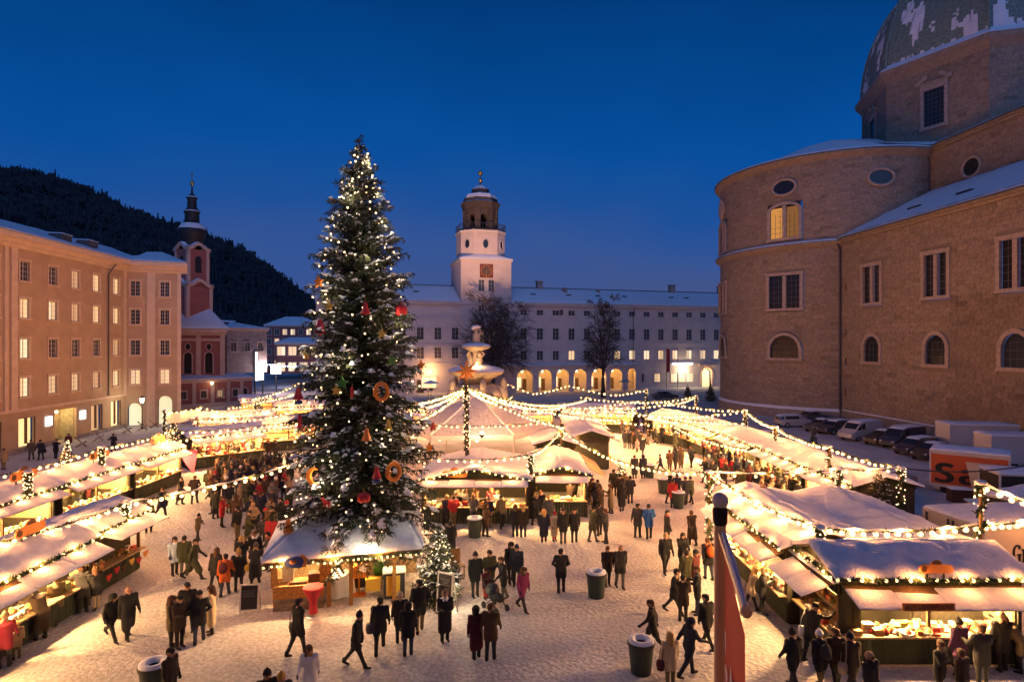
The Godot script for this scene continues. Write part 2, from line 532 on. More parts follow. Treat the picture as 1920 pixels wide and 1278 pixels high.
func head_into(to: Array, ct: Vector3, pitch: float, yaw: float, style: String) -> void:
	var f := Field.new(Vector3(-0.2, -0.32, -0.22), Vector3(0.2, 0.24, 0.2), 0.0125)
	f.cap(Vector3(0, 0.03, -0.012), Vector3(0, 0.02, 0.008), 0.086, 0.086, 2, 0.02)
	f.cap(Vector3(0, -0.03, 0.03), Vector3(0, -0.075, 0.045), 0.062, 0.044, 2, 0.03)
	f.cap(Vector3(0, -0.13, -0.025), Vector3(0, -0.05, -0.005), 0.056, 0.056, 2, 0.02)
	f.cap(Vector3(0, 0.01, 0.092), Vector3(0, -0.025, 0.108), 0.011, 0.016, 2, 0.01)
	f.cap(Vector3(-0.02, -0.058, 0.083), Vector3(0.02, -0.058, 0.083), 0.009, 0.009, 2, 0.008)
	for q in [-1, 1]:
		f.cap(Vector3(0.086 * q, 0.0, -0.01), Vector3(0.088 * q, -0.035, -0.005), 0.018, 0.013, 2, 0.008)
		f.cap(Vector3(0.032 * q, 0.012, 0.083), Vector3(0.034 * q, 0.012, 0.083), 0.0095, 0.0095, 3, 0.002)
		f.cap(Vector3(0.018 * q, 0.036, 0.088), Vector3(0.048 * q, 0.034, 0.078), 0.007, 0.006, 3, 0.003)
	match style:
		"short":
			f.cap(Vector3(0, 0.052, -0.03), Vector3(0, 0.062, 0.028), 0.088, 0.075, 3, 0.01)
			f.cap(Vector3(0, -0.01, -0.05), Vector3(0, 0.05, -0.04), 0.072, 0.08, 3, 0.01)
		"bald":
			f.cap(Vector3(0, 0.0, -0.045), Vector3(0, -0.03, -0.045), 0.074, 0.06, 3, 0.01)
		"long":
			f.cap(Vector3(0, 0.055, -0.03), Vector3(0, 0.062, 0.03), 0.092, 0.077, 3, 0.01)
			f.cap(Vector3(0, 0.03, -0.06), Vector3(0, -0.2, -0.085), 0.085, 0.075, 3, 0.03)
			for q in [-1, 1]: f.cap(Vector3(0.07 * q, 0.03, -0.01), Vector3(0.085 * q, -0.19, 0.0), 0.035, 0.032, 3, 0.03)
		"beanie":
			f.cap(Vector3(0, 0.055, -0.012), Vector3(0, 0.085, -0.015), 0.1, 0.085, 3, 0.01)
			f.cap(Vector3(0, 0.17, -0.02), Vector3(0, 0.175, -0.02), 0.03, 0.03, 3, 0.015)
		"hat":
			f.cap(Vector3(0, 0.065, -0.012), Vector3(0, 0.11, -0.012), 0.09, 0.075, 3, 0.01)
			for q in 10:
				var a := TAU * q / 10; var e := TAU * (q + 1) / 10
				f.cap(Vector3(sin(a) * 0.12, 0.055, cos(a) * 0.135), Vector3(sin(e) * 0.12, 0.055, cos(e) * 0.135), 0.02, 0.02, 3, 0.02)
		"cap":
			f.cap(Vector3(0, 0.06, -0.012), Vector3(0, 0.068, -0.005), 0.093, 0.088, 3, 0.01)
			f.cap(Vector3(-0.03, 0.052, 0.1), Vector3(0.03, 0.052, 0.1), 0.028, 0.028, 3, 0.03)
		"hood":
			f.cap(Vector3(0, 0.045, -0.03), Vector3(0, 0.06, -0.012), 0.112, 0.108, 3, 0.02)
			f.cap(Vector3(0, -0.08, -0.05), Vector3(0, 0.04, -0.035), 0.1, 0.11, 3, 0.03)
	var b := Basis(Vector3.UP, yaw) * Basis(Vector3.RIGHT, pitch)
	f.out(to, Transform3D(b, ct))

func body(pose: String, head: String, coat: int, gloves := true) -> ArrayMesh:
	var key := "%s/%s/%d/%s" % [pose, head, coat, gloves]
	if meshes.has(key): return meshes[key]
	var q: Array = POSES[pose.rstrip("+-")].duplicate()
	var turn := 0.0
	if pose.ends_with("+") or pose.ends_with("-"):
		var w := 1.0 if pose.ends_with("+") else -1.0
		for k in 4: q[k] += [7.0, -3.0, -4.0, 5.0][k] * w
		q[4] += 9.0 * w; q[6] += 16.0 * w; q[7] -= 11.0 * w; q[9] -= 13.0 * w; q[5] += 4; q[10] += 3.0 + 2.0 * w; turn = 0.5 * w
		if w < 0: q = [q[2], q[3], q[0], q[1], q[7], q[8], q[9], q[4], q[5], q[6], q[10], q[11]]
	var lean := deg_to_rad(q[10])
	var sp: float = q[11]
	var hip := Vector3(0, 0.93, 0)
	var up := Vector3(0, cos(lean), sin(lean))
	var fw := Vector3(0, -sin(lean), cos(lean))
	var to := []
	for k in 6: to.append(B.new())
	var j := {}
	var low := 9.0
	for s in [-1, 1]:
		var a := deg_to_rad(q[0 if s < 0 else 2]); var kn := deg_to_rad(q[1 if s < 0 else 3])
		var h := hip + Vector3(0.085 * s, 0, 0)
		var k := h + Vector3((sp - 0.085) * 0.5 * s, -cos(a), sin(a)).normalized() * 0.43
		var an := k + Vector3((sp - 0.085) * 0.5 * s, -cos(a - kn), sin(a - kn)).normalized() * 0.42
		j["h%d" % s] = h; j["k%d" % s] = k; j["a%d" % s] = an
		j["f%d" % s] = Vector3(0.03 * s, -sin(maxf(0, kn - a) * 0.7), cos(maxf(0, kn - a) * 0.7))
		low = minf(low, an.y)
	var drop := Vector3(0, 0.075 - low, 0)
	for k in j.keys():
		if not k.begins_with("f"): j[k] += drop
	hip += drop
	var chest := hip + up * 0.36
	var neck := hip + up * 0.545
	var f := Field.new(Vector3(-0.55, -0.03, -0.62), Vector3(0.55, 1.75, 0.72), 0.03)
	for s in [-1, 1]:
		var h: Vector3 = j["h%d" % s]; var k: Vector3 = j["k%d" % s]; var an: Vector3 = j["a%d" % s]; var ft: Vector3 = j["f%d" % s]
		f.cap(h, k, 0.088, 0.063, 1, 0.03)
		f.cap(k, an, 0.061, 0.05, 1, 0.03)
		f.cap(an + Vector3(0, -0.03, -0.02), an + ft * 0.15 + Vector3(0, -0.038, 0), 0.042, 0.036, 4, 0.03)
		f.cap(an + Vector3(0, 0.0, 0), an + Vector3(0, 0.06, 0), 0.05, 0.052, 4, 0.02)
		if coat == 1: f.cap(h, h.lerp(k, 0.55), 0.105, 0.108, 0, 0.06)
		if coat == 2: f.cap(h, k + (k - h) * 0.18, 0.108, 0.125, 0, 0.09)
		var sh := chest + up * 0.13 + Vector3(0.175 * s, 0, 0)
		var pt := deg_to_rad(q[4 if s < 0 else 7]); var ot := deg_to_rad(q[5 if s < 0 else 8]); var el := deg_to_rad(q[6 if s < 0 else 9])
		var e := sh + Vector3(sin(ot) * s, -cos(pt) * cos(ot), sin(pt) * cos(ot)).normalized() * 0.28
		var inn := 0.0 if el < 0.7 else -0.38
		var wd := Vector3(inn * s + sin(ot) * 0.5 * s, -cos(pt + el), sin(pt + el)).normalized()
		if pose.begins_with("pockets"): wd = Vector3(-0.45 * s, -0.62, 0.6).normalized()
		var w := e + wd * 0.235
		f.cap(sh, e, 0.066, 0.055, 0, 0.03)
		f.cap(e, w, 0.055, 0.043, 0, 0.02)
		f.cap(chest + up * 0.02 + Vector3(0.05 * s, 0, 0), sh, 0.105, 0.075, 0, 0.05)
		f.cap(hip + Vector3(0.055 * s, -0.02, 0), chest + Vector3(0.07 * s, 0, 0), 0.108, 0.118, 0, 0.05)
		var pal := Vector3(-s, 0, 0.0)
		if el > 0.7: pal = Vector3(-0.7 * s, 0.7, 0)
		hand_into(to, w, wd, pal, -s, 4 if gloves else 2)
	f.cap(chest + up * 0.05, neck, 0.11, 0.07, 0, 0.05)
	f.cap(neck + Vector3(-0.03, -0.005, 0.01), neck + Vector3(0.03, -0.005, 0.01), 0.068, 0.068, 5, 0.03)
	f.out(to)
	head_into(to, neck + up * 0.135 + fw * 0.02, lean * 0.5 + 0.12, turn, head)
	var m := ArrayMesh.new()
	for k in 6:
		if to[k].v.is_empty(): to[k].tri(Vector3(0, 1, 0), Vector3(0, 1.001, 0), Vector3(0.001, 1, 0))
		to[k].add(m)
	meshes[key] = m
	return m

const CLOTH := {
	"black": [0.012, 0.012, 0.014], "dark grey": [0.03, 0.03, 0.034], "navy": [0.012, 0.016, 0.035], "dark brown": [0.035, 0.02, 0.012], "brown": [0.10, 0.05, 0.022],
	"olive": [0.04, 0.042, 0.018], "grey": [0.09, 0.09, 0.09], "red": [0.42, 0.022, 0.025], "crimson": [0.30, 0.02, 0.045], "orange": [0.55, 0.11, 0.02], "blue": [0.02, 0.10, 0.33],
	"magenta": [0.20, 0.015, 0.10], "pale blue": [0.42, 0.52, 0.66], "cream": [0.62, 0.48, 0.30], "beige": [0.32, 0.22, 0.12], "white": [0.7, 0.68, 0.65], "maroon": [0.09, 0.012, 0.016],
	"jeans": [0.03, 0.045, 0.085], "blond": [0.5, 0.30, 0.10], "chestnut": [0.10, 0.045, 0.018], "skin": [0.42, 0.24, 0.16], "gold": [0.6, 0.36, 0.06], "pink": [0.6, 0.25, 0.25], "khaki": [0.16, 0.12, 0.06], "purple": [0.08, 0.02, 0.09],
}

func cloth(n: String) -> Material:
	var k: Array = CLOTH[n]
	var m := mat("cloth_" + n, k[0], k[1], k[2], 0.9, "", 2.2, "grain", 2.0)
	if n != "skin" and n != "blond": m.rim_enabled = true; m.rim = 0.2; m.rim_tint = 0.7
	return m

# look: [pose, head, coat length, coat, trousers, hair or hat, scarf]
func person(at: Vector3, yaw: float, tall: float, look: Array, label: String, group := "", bag := "") -> MeshInstance3D:
	var o := MeshInstance3D.new()
	o.mesh = body(look[0], look[1], look[2])
	var cols := [look[3], look[4], "skin", look[5], "black", look[6] if look.size() > 6 else look[3]]
	for k in 6: o.set_surface_override_material(k, cloth(cols[k]))
	o.name = numbered("person")
	add_child(o)
	o.position = at
	o.rotation.y = yaw
	o.scale = Vector3(1.13, 1.0, 1.1) * (tall / 1.78)
	tag(o, label, "person", group)
	if bag:
		var w := bag.split(" ")
		var kind := w[w.size() - 1]
		var b := B.new()
		if kind == "backpack":
			b.ell(Vector3(0, 1.22, -0.19), Vector3(0.16, 0.24, 0.11), 12, 8)
			b.ell(Vector3(0, 1.12, -0.28), Vector3(0.11, 0.11, 0.06), 10, 6)
			for s in [-1, 1]: b.tube([Vector3(0.1 * s, 1.4, -0.12), Vector3(0.12 * s, 1.45, 0.0), Vector3(0.13 * s, 1.36, 0.12), Vector3(0.13 * s, 1.15, 0.12)], [0.018], 5)
		elif kind == "cup":
			b.lathe([Vector2(0.0, 0), Vector2(0.035, 0), Vector2(0.045, 0.1), Vector2(0.04, 0.1), Vector2(0.03, 0.01)], 10, Vector3(0.02, 1.16, 0.32))
		else:
			b.lathe([Vector2(0.0, -0.16), Vector2(0.1, -0.16), Vector2(0.12, 0.0), Vector2(0.1, 0.12), Vector2(0.0, 0.13)], 12, Vector3(0.27, 0.78, 0.02))
			b.tube([Vector3(0.27, 0.9, -0.08), Vector3(0.25, 1.15, -0.08), Vector3(0.19, 1.43, 0.0), Vector3(0.25, 1.15, 0.1), Vector3(0.27, 0.9, 0.1)], [0.012], 4)
		put(kind, b, cloth(" ".join(w.slice(0, w.size() - 1))), o)
	return o

# ---------------------------------------------------------------- the setting
func frame(a: Vector3, b: Vector3) -> Transform3D:      # x runs from a to b, z points out of the wall
	var u := (b - a); u.y = 0; u = u.normalized()
	return Transform3D(Basis(u, Vector3.UP, u.cross(Vector3.UP)), a)

func holder(called: String, parent: Node, t: Transform3D) -> Node3D:
	var o := Node3D.new()
	o.name = called
	parent.add_child(o, true)
	o.transform = t
	return o

# a window: surround, two panes and glazing bars. t puts its bottom middle on the wall's face.
func window(parent: Node, t: Transform3D, w: float, h: float, glass: String, sash := "sash", trim := "trim_pink", rows := 4, tw := 0.16, sunk := 0.16) -> void:
	var key := "win%.2f/%.2f/%d/%.2f/%.2f" % [w, h, rows, tw, sunk]
	if not meshes.has(key):
		var f := B.new(); var p := B.new(); var g := B.new()
		f.bx(Vector3(-w / 2 - tw, 0, -0.02), Vector3(-w / 2, h, 0.07)); f.bx(Vector3(w / 2, 0, -0.02), Vector3(w / 2 + tw, h, 0.07))
		f.bx(Vector3(-w / 2 - tw - 0.04, h, -0.02), Vector3(w / 2 + tw + 0.04, h + tw * 1.2, 0.1)); f.bx(Vector3(-w / 2 - tw - 0.06, -0.14, -0.02), Vector3(w / 2 + tw + 0.06, 0, 0.14))
		p.bx(Vector3(0.035, 0.05, -0.02), Vector3(w / 2 - 0.05, h - 0.05, 0.0))
		for x in [-w / 2 + 0.035, w / 2 - 0.035]: g.bx(Vector3(x - 0.035, 0, -0.04), Vector3(x + 0.035, h, 0.03))
		g.bx(Vector3(-0.05, 0.07, -0.04), Vector3(0.05, h - 0.07, 0.04))
		for y in [0.035, h - 0.035]: g.bx(Vector3(-w / 2 + 0.07, y - 0.035, -0.04), Vector3(w / 2 - 0.07, y + 0.035, 0.03))
		for k in range(1, rows):
			var y := h * k / rows
			g.bx(Vector3(-w / 2 + 0.07, y - 0.018, -0.02), Vector3(-0.05, y + 0.018, 0.02)); g.bx(Vector3(0.05, y - 0.018, -0.02), Vector3(w / 2 - 0.07, y + 0.018, 0.02))
		for x in [-w / 4, w / 4]: g.bx(Vector3(x - 0.014, 0.07, -0.019), Vector3(x + 0.014, h - 0.07, 0.018))
		meshes[key] = [f.mesh(), p.mesh(), g.mesh()]
	var m: Array = meshes[key]
	var o := put("window", m[0], M[trim], parent)
	o.transform = t
	var lit := ["lit_warm", "lit_pale", "lit_soft", "lit_warm"]
	for x in [0.0, -w / 2 + 0.015]:
		put("pane", m[1], M[lit[R.randi() % 4] if glass == "lit_warm" or glass == "lit_pale" else glass], o, Vector3(x, 0, -sunk))
	put("glazing_bar", m[2], M[sash], o, Vector3(0, 0, -sunk))

func loft(b: B, lo: Array, y0: float, hi: Array, y1: float, ct := Vector3.ZERO) -> void:
	for k in lo.size():
		var p: Vector2 = lo[k]; var q: Vector2 = lo[(k + 1) % lo.size()]; var r: Vector2 = hi[(k + 1) % lo.size()]; var s: Vector2 = hi[k]
		b.quad(ct + Vector3(p.x, y0, p.y), ct + Vector3(q.x, y0, q.y), ct + Vector3(r.x, y1, r.y), ct + Vector3(s.x, y1, s.y))

func oct(ap: float, face: float) -> Array:
	var f := face / 2
	return [Vector2(-f, ap), Vector2(f, ap), Vector2(ap, f), Vector2(ap, -f), Vector2(f, -ap), Vector2(-f, -ap), Vector2(-ap, -f), Vector2(-ap, f)]

func oval(parent: Node, t: Transform3D, w: float, h: float, trim: String, glass := "glass_dark") -> void:
	var key := "oval%.2f/%.2f" % [w, h]
	if not meshes.has(key):
		var f := B.new(); var g := B.new()
		var pts := []
		for i in 29: pts.append(Vector3(cos(TAU * i / 28) * w / 2, sin(TAU * i / 28) * h / 2, 0.04))
		f.tube(pts, [minf(w, h) * 0.09], 6, false)
		var p := PackedVector2Array()
		for i in 28: p.append(Vector2(cos(TAU * i / 28) * w / 2, sin(TAU * i / 28) * h / 2))
		g.prism(p, -0.02, 0.01)
		meshes[key] = [f.mesh(), g.mesh()]
	var o := put("oval_window", meshes[key][0], M[trim], parent)
	o.transform = t
	put("pane", meshes[key][1], M[glass], o)

func arch_poly(w: float, h: float, rise: float, n := 14) -> PackedVector2Array:
	var p := PackedVector2Array([Vector2(-w / 2, 0), Vector2(w / 2, 0)])
	for i in n + 1:
		var a := PI * i / n
		p.append(Vector2(cos(a) * w / 2, h - rise + sin(a) * rise))
	return p

func arch_frame(b: B, w: float, h: float, rise: float, tw: float, dz := 0.08) -> void:
	var pts := [Vector2(w / 2, 0)]
	for i in 15:
		var a := PI * i / 14
		pts.append(Vector2(cos(a) * w / 2, h - rise + sin(a) * rise))
	pts.append(Vector2(-w / 2, 0))
	var out := [Vector2(w / 2 + tw, 0)]
	for i in 15:
		var a := PI * i / 14
		out.append(Vector2(cos(a) * (w / 2 + tw), h - rise + sin(a) * (rise + tw)))
	out.append(Vector2(-w / 2 - tw, 0))
	for i in pts.size() - 1:
		var a := Vector3(pts[i].x, pts[i].y, dz); var c := Vector3(pts[i + 1].x, pts[i + 1].y, dz)
		var d := Vector3(out[i + 1].x, out[i + 1].y, dz); var e := Vector3(out[i].x, out[i].y, dz)
		var z := Vector3(0, 0, dz + 0.02)
		b.quad(a, c, d, e); b.quad(e, d, d - z, e - z); b.quad(c, a, a - z, c - z)

func mv(x: float, y := 0.0, z := 0.0, yaw := 0.0) -> Transform3D:
	return Transform3D(Basis(Vector3.UP, yaw), Vector3(x, y, z))

func make_ground() -> void:
	var b := B.new()
	b.bx(Vector3(-1500, -0.5, -1800), Vector3(1500, 0, 300))
	ground("ground", b, M.trodden)
	# the wooded hill beyond the roofs
	var ridge := [[-420, 250], [-200, 290], [0, 330], [100, 347], [200, 378], [300, 415], [380, 440], [440, 465], [500, 508], [560, 552], [620, 596], [700, 625], [900, 640]]
	var hill := B.new()
	var nu := 70; var nv := 26
	var f := FastNoiseLite.new(); f.seed = 4; f.frequency = 0.012; f.fractal_octaves = 4
	var p := PackedVector3Array()
	for j in nv:
		for i in nu:
			var px := -420.0 + 1320.0 * i / (nu - 1)
			var y := 640.0
			for k in ridge.size() - 1:
				if px >= ridge[k][0] and px <= ridge[k + 1][0]:
					y = lerpf(ridge[k][1], ridge[k + 1][1], (px - ridge[k][0]) / (ridge[k + 1][0] - ridge[k][0]))
			var top := EYE + (HOR - y - 32.0) / FOC * 620.0
			var w := j / (nv - 1.0)
			var d := 230.0 + 520.0 * w
			var rise := sin(clampf((d - 230.0) / 390.0, 0, 1.33) * PI / 2)
			var x := (px - 960.0) / FOC * lerpf(430.0, 620.0, w)
			p.append(Vector3(x, top * rise - 1.0 + f.get_noise_2d(x, d) * 14.0 * minf(w * 4.0, 1.0) * clampf(top / 60.0, 0, 1), -d))
	hill.sheet(p, nu, nv)
	var hm := mat("hillside", 0.055, 0.06, 0.07, 0.95, "dirt", 0.01)
	ground("hill", hill, hm)
	var xs := [[], []]
	R.seed = 11
	for k in 15000:
		var u := R.randf() * (nu - 1.001); var w := R.randf() * (nv - 3.0) * 0.98 + 0.3
		var i := int(u); var j := int(w)
		var a := p[j * nu + i].lerp(p[j * nu + i + 1], u - i); var e := p[(j + 1) * nu + i].lerp(p[(j + 1) * nu + i + 1], u - i)
		var q := a.lerp(e, w - j)
		if q.y < 4.0: continue
		var s := R.randf_range(0.5, 0.95)
		xs[0 if R.randf() < 0.45 else 1].append(Transform3D(Basis(Vector3.UP, R.randf() * TAU).scaled(Vector3(s, s * R.randf_range(0.85, 1.3), s)), q))
	var c := B.new()
	for k in 5:
		c.lathe([Vector2(2.3 - k * 0.42, 1.5 + k * 1.9), Vector2(0.5, 3.6 + k * 1.9)], 6)
	many("forest", c.mesh(), mat("far_fir", 0.03, 0.04, 0.045, 0.95), xs[0], null)
	var e := B.new()
	for k in 26:
		var a := k * 2.4; var r := 1.0 + (k % 5) * 0.45
		var s := Vector3(0, 3.0 + k * 0.16, 0)
		e.tri(s, s + Vector3(cos(a) * r * 1.5, 2.6, sin(a) * r * 1.5), s + Vector3(cos(a + 0.35) * r, 3.6, sin(a + 0.35) * r))
	many("forest", e.mesh(), mat("far_bare", 0.05, 0.052, 0.06, 0.95), xs[1], null)

func lodging() -> void:    # the long plastered block on the left
	var o := thing("town_house", "long ochre plastered five-storey block with lit windows on the left", "building")
	var A := Vector3(-43.48, 0, -44); var C := Vector3(-45.8, 0, -72.7); var E := Vector3(-40.5, 0, -75)
	var t1 := frame(A, C); var t2 := frame(C, E); var t3 := frame(E, Vector3(-53.5, 0, -97))
	var L1 := 28.79; var L2 := E.distance_to(C); var wall := B.new()
	var S := func(d: float) -> float: return (d - 44.0) / 0.9967
	var cols := [48.3, 52.1, 55.85, 59.7, 63.2, 66.8, 70.6]
	var rows := [[15.55, 1.8], [12.15, 1.8], [8.5, 1.8], [5.0, 1.75]]
	var lit := [["lit_pale", "glass_dark", "glass_dark", "glass_dark", "lit_dim", "lit_pale", "lit_pale"], ["lit_pale", "lit_warm", "lit_pale", "lit_pale", "lit_dim", "lit_pale", "lit_pale"], ["glass_dark", "lit_warm", "lit_warm", "glass_dark", "glass_dark", "glass_dark", "lit_dim"], ["lit_warm", "lit_warm", "lit_warm", "lit_warm", "lit_warm", "lit_dim", "lit_pale"]]
	var h1 := []
	for c in cols:
		for r in rows: h1.append([S.call(c) - 0.62, r[0], 1.24, r[1]])
	var shops := [[51.0, 53.1, 0.45, 2.65, "lit_shop"], [55.1, 57.3, 0.45, 2.65, "lit_shop"], [65.9, 68.0, 0.4, 2.8, "lit_dim"], [69.6, 71.7, 0.4, 2.9, "lit_shop"]]
	for s in shops: h1.append([S.call(s[0]), s[2], s[1] - s[0], s[3]])
	h1.append([S.call(60.0), 0.05, 3.4, 3.25])
	wall.t = t1; wall.wall(L1, 19.0, h1, 0.28)
	var h2 := []
	var c2 := [0.165 * L2, 0.697 * L2]
	for x in c2:
		for r in rows: h2.append([x - 0.5, r[0], 1.0, r[1]])
	h2.append([0.15 * L2 - 0.72, 0.02, 1.44, 2.75, 0.72]); h2.append([0.70 * L2 - 0.76, 0.02, 1.52, 3.5, 0.76])
	wall.t = t2; wall.wall(L2, 19.0, h2, 0.28)
	wall.t = t3; wall.wall(25, 19.0, [])
	put("wall", wall, M.plaster_pink, o)
	var f1 := holder("facade", o, t1); var f2 := holder("end_front", o, t2)
	for i in cols.size():
		for k in 4: window(f1, mv(S.call(cols[i]), rows[k][0]), 1.24, rows[k][1], lit[k][i], "sash")
	for i in 2:
		for k in 4: window(f2, mv(c2[i], rows[k][0]), 1.0, rows[k][1], "lit_warm" if k == 3 else "glass_dark", "sash")
	for s in shops:
		var b := B.new()
		b.bx(Vector3(S.call(s[0]), s[2], -0.5), Vector3(S.call(s[1]), s[2] + s[3], -0.47))
		put("shop_window", b, M[s[4]], f1)
		var fr := B.new()
		var w: float = s[1] - s[0]
		for x in [0.03, w - 0.03]: fr.bx(Vector3(S.call(s[0]) + x - 0.03, s[2], -0.12), Vector3(S.call(s[0]) + x + 0.03, s[2] + s[3], -0.06))
		fr.bx(Vector3(S.call(s[0]), s[2] + s[3] - 0.06, -0.12), Vector3(S.call(s[1]), s[2] + s[3], -0.061))
		fr.bx(Vector3(S.call(s[0]) + w * 0.62, s[2] + 0.2, -0.45), Vector3(S.call(s[0]) + w * 0.72, s[2] + s[3], -0.3))
		put("shop_frame", fr, M.wood, f1)
	var dr := B.new(); var x0: float = S.call(60.0)
	dr.bx(Vector3(x0, 0.05, -1.6), Vector3(x0 + 3.4, 3.3, -1.55)); dr.bx(Vector3(x0 + 3.36, 0.05, -1.55), Vector3(x0 + 3.4, 3.3, -0.28)); dr.bx(Vector3(x0, 0.05, -1.55), Vector3(x0 + 0.04, 3.3, -0.28)); dr.bx(Vector3(x0, 3.26, -1.55), Vector3(x0 + 3.4, 3.3, -0.28))
	put("porch", dr, mat("porch_wall", 0.6, 0.5, 0.3, 0.8, "soft", 0.3), f1)
	var lf := B.new()
	lf.bx(Vector3(x0 + 0.25, 0.08, -1.54), Vector3(x0 + 1.15, 2.3, -1.48)); lf.bx(Vector3(x0 + 1.25, 0.08, -1.54), Vector3(x0 + 2.15, 2.3, -1.48))
	put("door", lf, M.pale_wood, f1)
	lamp(f1, Vector3(x0 + 1.7, 3.0, -0.9), 0.6, 0.15, Color(1, 0.75, 0.35))
	put("ceiling_lamp", ell_mesh(0.14), M.stall_lamp, f1, Vector3(x0 + 1.7, 3.0, -0.9))
	for d in [59.0, 64.3]:
		var sg := B.new()
		sg.bx(Vector3(S.call(d) - 0.42, 1.95, 0.02), Vector3(S.call(d) + 0.42, 2.85, 0.16))
		put("lit_sign", sg, M.lit_white, f1)
	for q in [[0.15 * L2, 1.44, 2.75, 0.72], [0.70 * L2, 1.52, 3.5, 0.76]]:
		var a := B.new(); a.t = mv(q[0], 0.02, -1.2); a.prism(arch_poly(q[1], q[2], q[3]), -0.02, 0.0)
		put("archway", a, M.lit_green, f2)
	var tm := B.new()
	tm.t = t1
	tm.bx(Vector3(0, 3.72, 0.003), Vector3(L1, 3.98, 0.14))
	for q in [[53.3, 53.75], [54.1, 54.9], [72.1, 72.66]]: tm.bx(Vector3(S.call(q[0]), 3.98, 0.003), Vector3(S.call(q[1]), 18.6, 0.11))
	tm.t = t2
	for q in [[0.37, 0.52], [0.93, 1.0]]: tm.bx(Vector3(q[0] * L2, 0.0, 0.003), Vector3(q[1] * L2, 18.6, 0.1))
	for k in [[t1, L1 - 0.3, 0.0], [t2, L2 + 0.7, -0.25]]:
		tm.t = k[0]
		tm.bx(Vector3(k[2], 18.4, 0.004), Vector3(k[1], 18.7, 0.16)); tm.bx(Vector3(k[2], 18.7, 0.005), Vector3(k[1] + 0.003, 19.15, 0.42)); tm.bx(Vector3(k[2], 19.15, 0.006), Vector3(k[1] + 0.005, 19.62, 0.78))
	put("cornice", tm, M.trim_pink, o)
	var pl := B.new(); pl.t = t1
	pl.bx(Vector3(0, 0, 0.004), Vector3(S.call(60.0), 0.42, 0.12)); pl.bx(Vector3(S.call(63.42), 0, 0.004), Vector3(L1, 0.38, 0.12))
	put("plinth", pl, M.plaster_grey, o)
	var dp := B.new(); dp.t = t1
	dp.tube([Vector3(S.call(68.9), 4.0, 0.14), Vector3(S.call(68.9), 17.6, 0.14), Vector3(S.call(69.2), 18.2, 0.3), Vector3(S.call(69.3), 18.8, 0.7)], [0.07], 6)
	put("downpipe", dp, M.lead, o)
	var roof := B.new(); var sn := B.new()
	var qs := [[Vector3(-42.65, 19.66, -44), Vector3(-45.0, 19.66, -72.2), Vector3(-52.4, 22.3, -80), Vector3(-51.3, 22.3, -44)], [Vector3(-45.0, 19.66, -72.2), Vector3(-39.6, 19.66, -74.5), Vector3(-45.4, 21.6, -79.5), Vector3(-46.5, 21.4, -78)], [Vector3(-39.6, 19.66, -74.5), Vector3(-53.0, 19.66, -97), Vector3(-55.8, 21.7, -96), Vector3(-45.4, 21.6, -79.5)], [Vector3(-45.0, 19.66, -72.2), Vector3(-46.5, 21.4, -78), Vector3(-55.8, 21.7, -96), Vector3(-52.4, 22.3, -80)]]
	for q in qs:
		roof.quad(q[0], q[1], q[2], q[3]); sn.snow(q[0], q[1], q[2], q[3], 0.2, 1.1, q[0].x, 0.25)
	put("roof", roof, M.lead, o)
	put("snow_cover", sn, M.snow, o)
	for d in [49.0, 62.0, 66.0]:
		var k := B.new(); k.t = frame(Vector3(-45.5, 20.35, -d), Vector3(-45.6, 20.35, -d - 1.6))
		k.bx(Vector3(0, 0, -1.4), Vector3(1.5, 0.62, 0.0))
		var dm := put("dormer", k, M.lead, o)
		var s2 := B.new(); s2.t = k.t; s2.snow(Vector3(-0.05, 0.62, 0.05), Vector3(1.55, 0.62, 0.05), Vector3(1.55, 0.7, -1.4), Vector3(-0.05, 0.7, -1.4), 0.14, 0.4)
		put("snow_cap", s2, M.snow, dm)

func ell_mesh(r: float) -> ArrayMesh:
	var b := B.new()
	b.ell(Vector3.ZERO, Vector3(r, r, r), 10, 6)
	return b.mesh()

